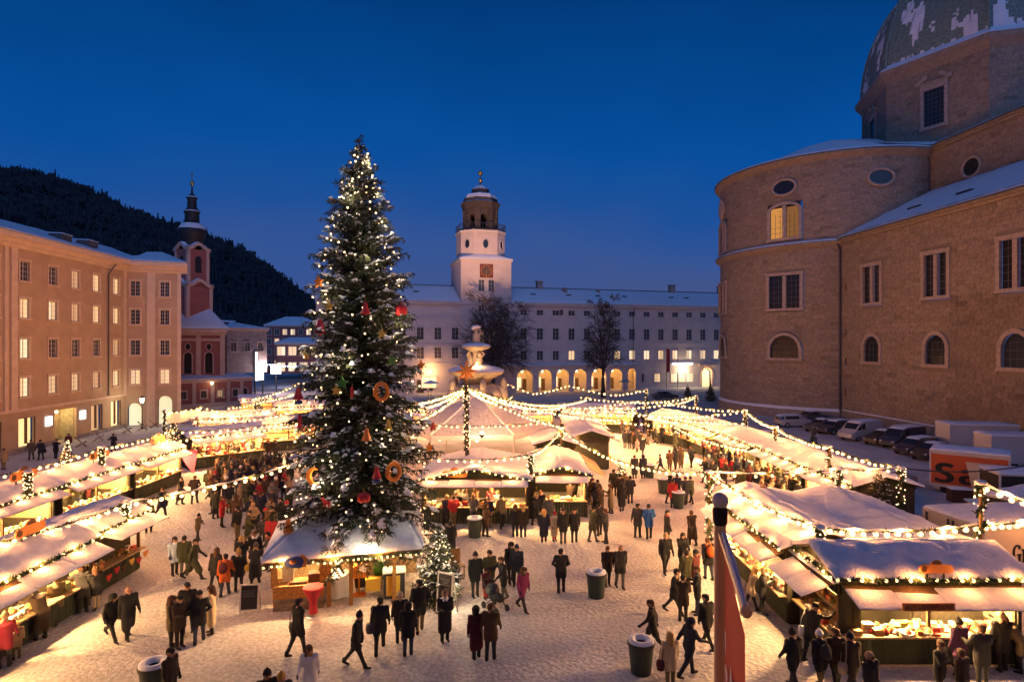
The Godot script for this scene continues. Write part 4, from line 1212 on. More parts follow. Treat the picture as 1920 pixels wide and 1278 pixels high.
func blocks(b: B, L0: float, L1: float, y0: float, y1: float, holes: Array, keep: Array, seed_: int) -> void:
	R.seed = seed_
	var y := y0
	while y < y1 - 0.1:
		var h := minf(R.randf_range(0.40, 0.58), y1 - y)
		var x := L0 - R.randf() * 0.8
		while x < L1:
			var w := R.randf_range(0.7, 1.55)
			var a := maxf(x, L0); var e := minf(x + w, L1)
			x += w
			if e - a < 0.06: continue
			var segs := [[a, e]]
			for q in holes:
				if q[1] < y + h - 0.03 and q[1] + q[3] > y + 0.03:
					var nx := []
					for s in segs:
						if q[0] >= s[1] or q[0] + q[2] <= s[0]: nx.append(s)
						else:
							if q[0] > s[0] + 0.05: nx.append([s[0], q[0]])
							if q[0] + q[2] < s[1] - 0.05: nx.append([q[0] + q[2], s[1]])
					segs = nx
			for s in segs:
				var pr := 0.03 + R.randf() * 0.025
				var g := R.randf_range(0.85, 1.08)
				if R.randf() < 0.06: g *= 0.8
				var cc := Color(0.38 * g, 0.305 * g * R.randf_range(0.97, 1.03), 0.235 * g * R.randf_range(0.9, 1.05))
				if keep.size() > 0 and keep[0].call(s, y):
					keep[1].append([s[0], s[1], y, h, pr, g])
					continue
				b.col = cc
				var l = s[0] + 0.012; var r = s[1] - 0.012; var lo := y + 0.012; var hi := y + h - 0.012
				var p := [Vector3(l, lo, pr), Vector3(r, lo, pr), Vector3(r, hi, pr), Vector3(l, hi, pr)]
				b.quad(p[0], p[1], p[2], p[3])
				var z := Vector3(0, 0, pr + 0.01)
				for k in 4: b.quad(p[k], p[(k + 1) % 4], p[(k + 1) % 4] - z, p[k] - z)
		y += h
	b.col = Color.WHITE

func twin_window(parent: Node, t: Transform3D, w: float, h: float, glass: Array, arch := 0.0) -> void:
	var f := B.new(); var tw := 0.42
	if arch > 0.0: arch_frame(f, w, h, arch, tw, 0.2)
	else:
		f.bx(Vector3(-w / 2 - tw, 0, -0.1), Vector3(-w / 2, h, 0.2)); f.bx(Vector3(w / 2, 0, -0.1), Vector3(w / 2 + tw, h, 0.2)); f.bx(Vector3(-w / 2 - tw - 0.08, h, -0.1), Vector3(w / 2 + tw + 0.08, h + tw, 0.22))
	f.bx(Vector3(-w / 2 - tw - 0.08, -tw * 0.8, -0.1), Vector3(w / 2 + tw + 0.08, 0, 0.26))
	var multi := glass.size() > 1
	if multi: f.bx(Vector3(-0.24, 0, -0.12), Vector3(0.24, h - 0.05, 0.14))
	var o := put("window", f, M.stone_trim, parent); o.transform = t
	for k in glass.size():
		var g := B.new()
		if multi:
			var x0 := -w / 2 if k == 0 else 0.24
			g.bx(Vector3(x0, 0, -0.2), Vector3(x0 + w / 2 - 0.24, h - (arch * 0.35 if arch > 0 else 0.0), -0.16))
		else: g.t = mv(0, 0, -0.2); g.prism(arch_poly(w, h, arch), 0.0, 0.04)
		put("pane", g, M[glass[k]], o)
	var bars := B.new()
	var nb := int(w / 0.55)
	for i in range(1, nb): bars.bx(Vector3(-w / 2 + w * i / nb - 0.02, 0, -0.15), Vector3(-w / 2 + w * i / nb + 0.02, h * (1.0 if arch == 0 else 0.75), -0.12))
	for i in range(1, int(h / 0.7)): bars.bx(Vector3(-w / 2 + (0.25 * w if arch > 0 and i > 2 else 0.02), h * i / int(h / 0.7) - 0.02, -0.149), Vector3(w / 2 - (0.25 * w if arch > 0 and i > 2 else 0.02), h * i / int(h / 0.7) + 0.02, -0.121))
	put("window_grille", bars, M.sash_dark, o)

func cathedral() -> void:
	var o := thing("cathedral", "huge stone cathedral with rounded apse and green snowy dome on the right", "cathedral")
	var ap := Transform3D(Basis.IDENTITY, Vector3(AX, 0, AZ))
	var sm := vmat("stone_v", 0.92, "soft", 0.35)
	var dg := func(a: float) -> float: return deg_to_rad(a) * AR
	# lower and upper drum of the apse
	var lo_h := []; var hi_h := []
	for a in [-97.0, -48.0]:
		lo_h.append([dg.call(a) - 2.35, 7.6, 4.7, 3.9, 2.35]); lo_h.append([dg.call(a) - 2.5, 14.2, 5.0, 5.3]); hi_h.append([dg.call(a) - 2.35, 23.6, 4.7, 5.1])
	var ov_h := hi_h.duplicate()
	for a in [-97.0, -48.0, -7.0]: ov_h.append([dg.call(a) - 1.2, 29.95, 2.4, 1.6])
	var core := B.new(); core.t = ap; core.bend = AR
	core.wall(dg.call(-22.0) - dg.call(-190.0), 22.6, lo_h, 0.6, dg.call(-190.0), 0.0, 0.7)
	core.wall(dg.call(18.0) - dg.call(-190.0), 11.6, hi_h, 0.6, dg.call(-190.0), 22.6, 0.7)
	# straight walls
	var u := Vector3(0.072, 0, 1.0).normalized()
	var P0 := Vector3(42.0, 0, -78.1); var P1 := P0 + u * 46.0
	var Q0 := Vector3(52.9, 0, -77.6); var Q1 := Q0 + u * 46.0
	var ts := frame(P0, P1); var tq := frame(Q0, Q1)
	var st_h := []; var wx := [5.9, 15.8, 24.9, 34.5]
	for x in wx:
		st_h.append([x - 1.75, 7.4, 3.5, 3.7, 1.75]); st_h.append([x - 1.9, 14.3, 3.8, 5.2])
	for y in [3.4, 7.2, 10.9, 16.6]: st_h.append([0.75, y, 0.35, 0.75])
	core.bend = 0.0; core.t = ts; core.wall(46, 23, st_h, 0.5)
	core.t = tq
	var cl_h := [[5.55, 29.5, 2.0, 1.7], [15.45, 29.5, 2.0, 1.7], [25.45, 29.5, 2.0, 1.7]]
	core.wall(46, 12, [], 0.5, 0.0, 22.5)
	put("wall_core", core, M.mortar, o)
	var kept := []
	var keep := [func(s, y): return s[0] > 17.0 and s[0] < 27.5 and y > 1.4 and y < 14.0 and kept.size() < 296, kept]
	var st := B.new(); st.t = ts; blocks(st, 0.0, 46.0, 1.45, 22.6, st_h, keep, 21)
	st.t = tq; blocks(st, 0.0, 46.0, 28.4, 34.0, cl_h, [], 22)
	st.t = ap; st.bend = AR
	blocks(st, dg.call(-115.0), dg.call(-23.2), 1.45, 22.2, lo_h, [], 23)
	blocks(st, dg.call(-115.0), dg.call(17.0), 23.2, 33.8, ov_h, [], 24)
	tag(put("stonework", st, sm, o), "", "", "", "stuff")
	var vs := {}
	var fs := holder("ashlar", o, ts)
	for k in kept:
		var g := int(clampf((k[5] - 0.5) / 0.1, 0, 6))
		var m := mat("stone%d" % g, 0.38 * (0.55 + g * 0.1), 0.305 * (0.55 + g * 0.1), 0.232 * (0.55 + g * 0.1), 0.92, "soft", 0.35)
		var bb := B.new()
		var w: float = k[1] - k[0] - 0.024; var h: float = k[3] - 0.024
		bb.bx(Vector3(-w / 2, -h / 2, -0.02), Vector3(w / 2, h / 2, k[4]))
		put("stone_block", bb, m, fs, Vector3((k[0] + k[1]) / 2, k[2] + k[3] / 2, 0))
	# windows
	for a in [-97.0, -48.0]:
		var b := ap * Transform3D(Basis(Vector3.UP, deg_to_rad(a)), Vector3.ZERO)
		twin_window(o, b * mv(0, 7.95, AR - 0.02), 3.8, 3.0, ["glass_dark"], 1.9)
		twin_window(o, b * mv(0, 14.6, AR - 0.02), 4.1, 4.4, ["glass_dark", "glass_dark"])
		twin_window(o, b * mv(0, 24.0, AR - 0.02), 3.8, 4.4, ["lit_amber" if a > -60 else "glass_dark", "glass_dark" if a < -60 else "lit_ember"], 0.8)
	for a in [-97.0, -48.0, -7.0]: oval(o, ap * Transform3D(Basis(Vector3.UP, deg_to_rad(a)), Vector3.ZERO) * mv(0, 30.75, AR + 0.1), 3.1, 2.1, "stone_trim")
	for x in wx:
		twin_window(o, ts * mv(x, 7.75, -0.02), 2.7, 3.0, ["glass_dark"], 1.35)
		twin_window(o, ts * mv(x, 14.7, -0.02), 3.0, 4.3, ["glass_dark", "glass_dark"])
	for y in [3.4, 7.2, 10.9, 16.6]:
		var sl := B.new(); sl.t = ts * mv(0.92, y); sl.bx(Vector3(-0.17, 0.0, -0.3), Vector3(0.17, 0.75, -0.25))
		put("slit_window", sl, M.black, o)
	for x in [6.55, 16.45, 26.45]: oval(o, tq * mv(x, 30.35, 0.08), 2.6, 2.3, "stone_trim")
	# a coat of arms beside the far upper window
	var coa := B.new(); coa.t = ap * Transform3D(Basis(Vector3.UP, deg_to_rad(-97)), Vector3(0, 0, 0)) * mv(0, 30.2, AR + 0.15)
	coa.ell(Vector3(0, 0, 0), Vector3(1.1, 1.5, 0.4)); coa.ell(Vector3(0, 1.6, 0), Vector3(0.7, 0.5, 0.3)); coa.ell(Vector3(1.3, 0.2, 0), Vector3(0.4, 0.9, 0.25)); coa.ell(Vector3(-1.3, 0.2, 0), Vector3(0.4, 0.9, 0.25))
	put("coat_of_arms", coa, M.stone_trim, o)
	# cornices, ledges and their snow
	var co := B.new(); var sn := B.new()
	co.t = ap
	co.lathe([Vector2(AR + 0.05, 22.2), Vector2(AR + 0.35, 22.5), Vector2(AR + 0.7, 22.75), Vector2(AR + 0.75, 23.0), Vector2(AR, 23.25)], 48, Vector3.ZERO, deg_to_rad(-190), deg_to_rad(-22.5))
	co.lathe([Vector2(AR + 0.05, 33.5), Vector2(AR + 0.4, 33.9), Vector2(AR + 0.8, 34.1), Vector2(AR + 0.9, 34.35), Vector2(AR - 1, 34.45)], 48, Vector3.ZERO, deg_to_rad(-190), deg_to_rad(19))
	co.lathe([Vector2(AR + 0.35, 0), Vector2(AR + 0.35, 1.2), Vector2(AR + 0.02, 1.44)], 48, Vector3.ZERO, deg_to_rad(-190), deg_to_rad(-24))
	co.t = ts; co.bx(Vector3(0.2, 22.6, 0.0), Vector3(46, 22.85, 0.35)); co.bx(Vector3(0.2, 22.85, 0.0), Vector3(46, 23.1, 0.62)); co.bx(Vector3(0.3, 0, 0.0), Vector3(46, 1.3, 0.3)); co.bx(Vector3(0.3, 1.3, 0.0), Vector3(46, 1.44, 0.15))
	co.t = tq; co.bx(Vector3(0, 34.0, 0.0), Vector3(46, 34.25, 0.35)); co.bx(Vector3(0, 34.25, 0.0), Vector3(46, 34.5, 0.6))
	put("cornice", co, M.stone, o)
	sn.t = ap
	sn.lathe([Vector2(AR + 0.8, 23.0), Vector2(AR + 0.72, 23.16), Vector2(AR + 0.3, 23.3), Vector2(AR, 23.34)], 60, Vector3.ZERO, deg_to_rad(-190), deg_to_rad(-22.5))
	sn.lathe([Vector2(AR + 0.38, 1.2), Vector2(AR + 0.33, 1.34), Vector2(AR + 0.05, 1.54)], 60, Vector3.ZERO, deg_to_rad(-190), deg_to_rad(-24))
	sn.lathe([Vector2(AR + 0.95, 34.36), Vector2(AR + 0.9, 34.55), Vector2(AR * 0.7, 36.3), Vector2(AR * 0.35, 38.8), Vector2(0.0, 40.6)], 60, Vector3.ZERO, deg_to_rad(-190), deg_to_rad(60))
	sn.t = Transform3D()
	sn.snow(ts * Vector3(0.4, 1.42, 0.3), ts * Vector3(46, 1.42, 0.3), ts * Vector3(46, 1.5, 0.03), ts * Vector3(0.4, 1.5, 0.03), 0.08, 0.8, 1, 0.5)
	sn.snow(ts * Vector3(0.2, 23.12, 0.75), ts * Vector3(46, 23.12, 0.75), tq * Vector3(46, 29.0, 0), tq * Vector3(0, 29.0, 0), 0.22, 1.0, 3, 0.5)
	sn.snow(tq * Vector3(0, 34.52, 0.6), tq * Vector3(46, 34.52, 0.6), tq * Vector3(46, 40.4, -14), tq * Vector3(-8, 40.4, -14), 0.22, 1.2, 4, 0.3)
	sn.snow(Vector3(AX, 40.5, AZ), Vector3(AX + 6, 34.6, AZ + 16.2), tq * Vector3(-4, 40.4, -14), Vector3(AX + 16, 40.5, AZ + 2), 0.15, 1.2)
	put("snow_cover", sn, M.snow, o)
	var ro := B.new()
	ro.quad(ts * Vector3(-0.6, 23.1, 0.8), ts * Vector3(46, 23.1, 0.8), tq * Vector3(46, 29.0, 0), tq * Vector3(0, 29.0, 0)); ro.quad(tq * Vector3(0, 34.5, 0.7), tq * Vector3(46, 34.5, 0.7), tq * Vector3(46, 40.3, -14), tq * Vector3(-8, 40.3, -14))
	ro.beam(ts * Vector3(-0.3, 23.13, 0.82), ts * Vector3(46, 23.13, 0.82), 0.12); ro.beam(tq * Vector3(0, 34.53, 0.75), tq * Vector3(46, 34.53, 0.75), 0.12)
	ro.beam(ts * Vector3(1, 23.5, 0.4), ts * Vector3(46, 23.5, 0.4), 0.06); ro.beam(tq * Vector3(0, 29.0, 0.05), tq * Vector3(46, 29.0, 0.05), 0.3)
	put("roof", ro, M.lead, o)
	var dp := B.new(); dp.tube([ts * Vector3(0.1, 0.3, 0.3), ts * Vector3(0.1, 21.8, 0.3), ts * Vector3(0.1, 22.6, 0.7), ts * Vector3(0.0, 23.1, 0.85)], [0.13], 7); dp.tube([tq * Vector3(0.1, 29, 0.25), tq * Vector3(0.1, 34.3, 0.25)], [0.11], 6)
	put("downpipe", dp, M.lead, o)
	for x in [9.0, 16.0]:
		var hb := B.new(); hb.t = ts; hb.box(Vector3(x, 25.2, -3.0), Vector3(1.9, 0.35, 0.5)); put("snow_guard", hb, M.black, o)
	# dome on its eight-sided drum
	var dt := Transform3D(Basis(Vector3.UP, -0.663), Vector3(67, 0, -86))
	var dr := B.new(); dr.t = dt; dr.ngon([Vector2(15.7, 33), Vector2(15.7, 45.6)], 8)
	put("drum", dr, M.stone, o)
	var dst := B.new()
	for k in [-2, -1, 0, 1]:
		var face := dt * Transform3D(Basis(Vector3.UP, PI / 4 * (k + 0.5)), Vector3.ZERO) * mv(0, 0, 15.7 * cos(PI / 8))
		dst.t = face
		blocks(dst, -5.95, 5.95, 35.0, 45.4, [[-1.6, 38.2, 3.2, 5.0]], [], 30 + k)
		var dwn := B.new(); dwn.bx(Vector3(-1.65, 37.9, -0.05), Vector3(-1.2, 42.6, 0.25)); dwn.bx(Vector3(1.2, 37.9, -0.05), Vector3(1.65, 42.6, 0.25)); dwn.bx(Vector3(-1.65, 42.6, -0.05), Vector3(1.65, 43.4, 0.3)); dwn.bx(Vector3(-1.7, 37.5, -0.05), Vector3(1.7, 37.9, 0.35))
		for s in [-1, 1]:
			var pd := PackedVector2Array([Vector2(2.1 * s, 43.4), Vector2(0.7 * s, 44.1), Vector2(0.75 * s, 44.6), Vector2(1.3 * s, 44.35), Vector2(2.2 * s, 43.8)])
			dwn.prism(pd, 0.0, 0.4)
		dwn.bx(Vector3(-2.1, 43.401, 0.0), Vector3(2.1, 43.6, 0.45))
		var wn := put("drum_window", dwn, M.stone_trim, o); wn.transform = face
		var dgl := B.new(); dgl.bx(Vector3(-1.2, 37.9, 0.04), Vector3(1.2, 42.6, 0.07)); put("pane", dgl, M.glass_dark, wn)
		var dba := B.new()
		for i in range(1, 5): dba.bx(Vector3(-1.2 + 0.48 * i - 0.02, 37.9, 0.075), Vector3(-1.2 + 0.48 * i + 0.02, 42.6, 0.1))
		for i in range(1, 8): dba.bx(Vector3(-1.2, 37.9 + 0.588 * i - 0.02, 0.076), Vector3(1.2, 37.9 + 0.588 * i + 0.02, 0.101))
		put("window_grille", dba, M.sash_dark, wn)
	tag(put("drum_stonework", dst, sm, o), "", "", "", "stuff")
	var dc := B.new(); dc.t = dt; dc.ngon([Vector2(15.75, 45.3), Vector2(16.1, 45.8), Vector2(16.6, 46.3), Vector2(16.7, 46.9), Vector2(15.3, 47.2)], 8)
	put("drum_cornice", dc, M.stone, o)
	var prof := []
	for i in 15:
		var a := PI / 2 * i / 14
		prof.append(Vector2(15.6 * pow(cos(a), 0.9) + 0.2, 47.0 + 18.5 * sin(a)))
	var dm := B.new(); dm.t = dt; dm.ngon(prof, 8)
	var dome := put("dome", dm, M.copper, o)
	var seam := B.new(); var dsn := B.new(); seam.t = dt; dsn.t = dt
	R.seed = 77
	for k in 8:
		for i in 14:
			var f0 := Vector3(sin(PI / 4 * k), 0, cos(PI / 4 * k)); var f1 := Vector3(sin(PI / 4 * (k + 1)), 0, cos(PI / 4 * (k + 1)))
			var a0 = f0 * prof[i].x + Vector3(0, prof[i].y, 0); var a1 = f0 * prof[i + 1].x + Vector3(0, prof[i + 1].y, 0)
			var b0 = f1 * prof[i].x + Vector3(0, prof[i].y, 0); var b1 = f1 * prof[i + 1].x + Vector3(0, prof[i + 1].y, 0)
			seam.beam(a0 * 1.004, a1 * 1.004, 0.34, 0.26)
			for q in range(1, 12): seam.beam(a0.lerp(b0, q / 12.0), a1.lerp(b1, q / 12.0), 0.06, 0.13)
			var out := (f0 + f1).normalized() * 0.07 + Vector3(0, 0.05, 0)
			for cx in 30:
				for cy in 6:
					var n := sin(cx * 0.42 + k * 5.0 + (i + cy / 6.0) * 0.35) + sin(cx * 1.07 - (i + cy / 6.0) * 0.9 + k) * 0.6 + sin((i * 6 + cy) * 0.28 + cx * 0.23 + k * 2.0) * 0.7 + R.randf_range(-0.22, 0.22)
					if i == 0 and cy < 1 + (cx * 7 + k * 3) % 3: n = 2.0
					if n < 0.75 - 0.3 * (i / 14.0): continue
					var q0 = a0.lerp(b0, cx / 30.0); var q1 = a0.lerp(b0, (cx + 1) / 30.0); var q2 = a1.lerp(b1, (cx + 1) / 30.0); var q3 = a1.lerp(b1, cx / 30.0)
					var l0 = q0.lerp(q3, cy / 6.0); var l1 = q1.lerp(q2, cy / 6.0); var l2 = q1.lerp(q2, (cy + 1) / 6.0); var l3 = q0.lerp(q3, (cy + 1) / 6.0)
					var jit := func(v: Vector3) -> Vector3: return v + Vector3(sin(v.x * 9.0), sin(v.y * 7.0 + v.x), sin(v.z * 8.0)) * 0.07
					dsn.quad(jit.call(l0) + out, jit.call(l1) + out, jit.call(l2) + out, jit.call(l3) + out)
	put("standing_seam", seam, M.copper, dome)
	tag(put("dome_snow", dsn, M.snow, dome), "", "", "", "stuff")
	var rim := B.new(); rim.t = dt; rim.ngon([Vector2(16.75, 46.9), Vector2(16.6, 47.15), Vector2(16.0, 47.5), Vector2(15.65, 48.0)], 8)
	put("dome_rim_snow", rim, M.snow, o)


func palace_behind() -> void:      # the palace from whose window the square is seen; its height keeps the western glow off the near snow
	var o := thing("west_palace", "tall plastered palace on the near side of the square", "palace")
	var t := frame(Vector3(58, 0, 1.2), Vector3(-58, 0, 1.2))
	t.basis.z = Vector3(0, 0, -1)
	var hs := []
	for i in 26:
		for y in [2.0, 8.2, 13.4, 18.0]: hs.append([4.0 + i * 4.3 - 0.8, y, 1.6, 2.8])
	var w := B.new(); w.t = t; w.wall(116, 22, hs, 0.3)
	w.t = Transform3D(); w.bx(Vector3(-58, 0, 1.9), Vector3(58, 22, 15))
	put("wall", w, M.plaster_grey, o)
	for q in hs: window(o, t * mv(q[0] + 0.8, q[1]), 1.6, 2.8, "glass_dark", "sash", "trim_white", 4)
	var r := B.new(); r.quad(Vector3(-59, 22, 0.4), Vector3(59, 22, 0.4), Vector3(59, 26, 8), Vector3(-59, 26, 8)); r.quad(Vector3(-59, 22, 16), Vector3(59, 22, 16), Vector3(59, 26, 8), Vector3(-59, 26, 8))
	put("roof", r, M.lead, o)

# ---------------------------------------------------------------- trees, garlands, lights
func flat(o: Node3D) -> void:     # lift parts out of the frames they were placed in
	for h in o.get_children():
		if h.get_class() == "Node3D":
			for c in h.get_children():
				var xf: Transform3D = h.transform * c.transform
				var nm: String = c.name
				h.remove_child(c)
				c.name = nm.rstrip("0123456789")
				o.add_child(c, true)
				c.transform = xf
			o.remove_child(h)
			h.free()

func tuft(b: B, p: Vector3, dir: Vector3, l: float, w: float) -> void:
	var s := dir.cross(Vector3(R.randf() - 0.5, R.randf() - 0.5, R.randf() - 0.5)).normalized() * w
	b.tri(p - s, p + s, p + dir * l)

func rdir() -> Vector3:
	return Vector3(R.randfn(), R.randfn(), R.randfn()).normalized()

func garland(b: B, pts: Array, r: float, step := 0.06, n := 4) -> void:
	for k in pts.size() - 1:
		var a: Vector3 = pts[k]; var c: Vector3 = pts[k + 1]
		var m := maxi(int(a.distance_to(c) / step), 1)
		for i in m:
			var p := a.lerp(c, (i + R.randf()) / m)
			for q in n: tuft(b, p, rdir(), r * R.randf_range(0.7, 1.3), r * 0.22)

func branch_mesh(L: float, seed_: int, snowy: float) -> ArrayMesh:
	R.seed = seed_
	var nd := B.new(); var st := B.new(); var sn := B.new()
	var pts := []; var rad := []
	var droop := R.randf_range(0.10, 0.2)
	for i in 8:
		var x := i / 7.0
		pts.append(Vector3(x * L, L * (0.12 * x - droop * x * x * 1.6 + 0.10 * x * x * x * x) + R.randfn() * 0.015 * L, R.randfn() * 0.02 * L))
		rad.append(lerpf(0.035, 0.008, x) * sqrt(L))
	st.tube(pts, rad, 4, false)
	var n := int(L / 0.11)
	for i in n:
		var x := 0.1 + 0.9 * (i + R.randf()) / n
		var k := mini(int(x * 7), 6)
		var p: Vector3 = pts[k].lerp(pts[k + 1], x * 7 - k)
		for s in [-1, 1]:
			var tl := (0.46 * (1.0 - 0.72 * x) + 0.1) * R.randf_range(0.6, 1.15) * minf(1.0, 0.45 + L * 0.3)
			var d := Vector3(R.randf_range(0.25, 0.75), R.randf_range(-0.95, -0.05), s * R.randf_range(0.5, 1.0)).normalized()
			var e := d + Vector3(0, -0.55, 0)
			var m := maxi(int(tl / 0.055), 2)
			var q := p
			for j in m:
				var dd := d.lerp(e, j / float(m)).normalized()
				q += dd * tl / m
				for z in 2: tuft(nd, q, (dd * 0.9 + rdir() * 0.75).normalized(), R.randf_range(0.09, 0.15), 0.022)
			if R.randf() < snowy * 0.33 and x > 0.4:
				sn.ell(p + d * tl * 0.4 + Vector3(0, 0.035, 0), Vector3(tl * 0.33, 0.03, tl * 0.22), 5, 3)
		for z in 3: tuft(nd, p, (Vector3(0.5, 0.3, 0) + rdir()).normalized(), 0.13, 0.02)
	if snowy > 0.0:
		var i := 1
		while i < 7:
			if R.randf() < snowy * 0.55:
				var a: Vector3 = pts[i] + Vector3(0, 0.05, 0); var c: Vector3 = pts[i + 1] + Vector3(0, 0.04, 0)
				var mid := a.lerp(c, 0.5) + Vector3(0, 0.02, R.randfn() * 0.03)
				sn.tube([a, mid, c], [0.02, R.randf_range(0.05, 0.1) * minf(1.0, L * 0.6), 0.025], 5)
			i += 1
	var mesh := ArrayMesh.new()
	nd.add(mesh); st.add(mesh)
	mesh.surface_set_material(0, M.needle); mesh.surface_set_material(1, M.bark)
	if not sn.v.is_empty():
		sn.add(mesh); mesh.surface_set_material(2, M.snow)
	return mesh

func fir(o: Node3D, H: float, base: float, prof: Array, gap: float, per: float, seed_: int, snowy := 0.6) -> void:
	var ms := []; var xf := []
	for L in [0.55, 1.1, 1.8, 2.8]:
		for k in 2:
			var key := "branch%.2f/%d/%.1f" % [L, k, snowy]
			if not meshes.has(key): meshes[key] = branch_mesh(L, int(L * 100) + k * 7, snowy * (1.0 if k == 0 else 0.55))
			ms.append(meshes[key]); xf.append([])
	R.seed = seed_
	var y := base; var turn := 0.0
	while y < H - 0.08:
		var r := 0.0
		for k in prof.size() - 1:
			if y >= prof[k][0] and y <= prof[k + 1][0]: r = lerpf(prof[k][1], prof[k + 1][1], (y - prof[k][0]) / (prof[k + 1][0] - prof[k][0]))
		var n := int(clampf(per * sqrt(r) + 3, 4, 16))
		for i in n:
			turn += 2.39996
			var l := r * (R.randf_range(0.7, 1.17) if i % 4 < 3 else R.randf_range(0.35, 0.6)) / 0.97
			var idx := 0
			for q in 4:
				if l > [0.0, 0.8, 1.4, 2.2][q]: idx = q
			var bl: float = [0.55, 1.1, 1.8, 2.8][idx]
			var s := l / bl
			var pitch := lerpf(-0.12, 0.42, pow((y - base) / (H - base), 1.6)) + R.randfn() * 0.1
			var b := Basis(Vector3.UP, turn + R.randfn() * 0.15) * Basis(Vector3(0, 0, 1), pitch)
			xf[idx * 2 + (0 if R.randf() < 0.55 else 1)].append(Transform3D(b.scaled_local(Vector3(s, lerpf(1.0, s, 0.6), lerpf(1.0, s, 0.6))), Vector3(0, y + R.randfn() * gap * 0.35, 0)))
		y += gap
	for k in ms.size():
		if xf[k].size(): many("crown", ms[k], null, xf[k], o)
	var t := B.new(); t.tube([Vector3(0, 0, 0), Vector3(0, H * 0.5, 0), Vector3(0, H, 0)], [0.018 * H + 0.02, 0.011 * H + 0.01, 0.01], 8)
	put("trunk", t, M.bark, o)

func sagged(pts: Array, sag: float) -> Array:
	var out := []
	for k in pts.size() - 1:
		var a: Vector3 = pts[k]; var c: Vector3 = pts[k + 1]
		var n := maxi(int(a.distance_to(c) / 0.8), 4)
		for i in n:
			var u := float(i) / n
			out.append(a.lerp(c, u) + Vector3(0, -sag * 4 * u * (1 - u) * a.distance_to(c) / 12.0, 0))
	out.append(pts[pts.size() - 1])
	return out

var bulb_mesh: SphereMesh
func bulbs_along(o: Node3D, line: Array, step: float, r: float, drop: float, energy: float, every: float) -> void:
	if bulb_mesh == null:
		bulb_mesh = SphereMesh.new(); bulb_mesh.radius = 1.0; bulb_mesh.height = 2.0; bulb_mesh.radial_segments = 8; bulb_mesh.rings = 4
	var xf := []; var left := step * 0.5; var ll := every * 0.5
	for k in line.size() - 1:
		var a: Vector3 = line[k]; var c: Vector3 = line[k + 1]; var L := a.distance_to(c); var d := left
		while d < L:
			var p := a.lerp(c, d / L) + Vector3(R.randfn() * 0.02, -drop + R.randfn() * 0.015, R.randfn() * 0.02)
			xf.append(Transform3D(Basis().scaled(Vector3.ONE * r * R.randf_range(0.85, 1.1)), p))
			d += step * R.randf_range(0.88, 1.12)
		left = d - L
		d = ll
		while d < L and energy > 0.0:
			lamp(o, a.lerp(c, d / L) + Vector3(R.randfn() * 0.05, 0.06, 0.12), energy, 0.14)
			d += every
		ll = d - L
	if xf.size(): many("bulb", bulb_mesh, M.bulb, xf, o)

func light_string(label: String, ends: Array, sag := 0.5, step := 0.42, r := 0.075, energy := 2.2, fat := 1, group := "") -> Node3D:
	var o := thing("light_string", label, "light string", Vector3.ZERO, 0.0, group)
	var line := sagged(ends, sag)
	var c := B.new(); c.tube(line, [0.022], 5); put("cable", c, M.cable, o)
	if fat > 0:
		var g := B.new(); garland(g, line, 0.15, 0.09 if fat > 1 else 0.16, 4); put("fir_garland", g, M.fir, o)
		if fat > 1:
			var s := B.new()
			for k in line.size() - 1:
				if R.randf() < 0.8: s.tube([line[k] + Vector3(0, 0.03, 0), line[k].lerp(line[k + 1], 0.5) + Vector3(0, 0.05, 0), line[k + 1] + Vector3(0, 0.03, 0)], [0.02, R.randf_range(0.05, 0.075), 0.03], 5)
			put("snow_cover", s, M.snow, o)
	bulbs_along(o, line, step, r, 0.1, energy * 0.25, 1.75)
	return o

func post(at: Vector3, h: float, label: String, from := 0.0, group := "", r := 0.2) -> void:
	var o := thing("garland_post", label, "post", at, 0.0, group)
	var p := B.new(); p.tube([Vector3(0, maxf(0.0, from - 0.2), 0), Vector3(0, h, 0)], [0.06], 6); put("pole", p, M.wood, o)
	var g := B.new(); var line := []
	for i in 30: line.append(Vector3(sin(i * 1.3) * 0.1, lerpf(maxf(from, 0.6), h, i / 29.0), cos(i * 1.3) * 0.1))
	garland(g, line, r, 0.035, 4); put("fir_garland", g, M.fir, o)
	var xf := []
	for i in 46:
		var a := R.randf() * TAU
		xf.append(Transform3D(Basis().scaled(Vector3.ONE * 0.028), Vector3(sin(a) * r * 0.95, R.randf_range(maxf(from, 0.6), h), cos(a) * r * 0.95)))
	many("fairy_light", ell_mesh(1.0), M.tree_bulb, xf, o)
	var s := B.new(); s.ell(Vector3(0, h + 0.03, 0), Vector3(0.2, 0.1, 0.2), 8, 4); put("snow_cap", s, M.snow, o)

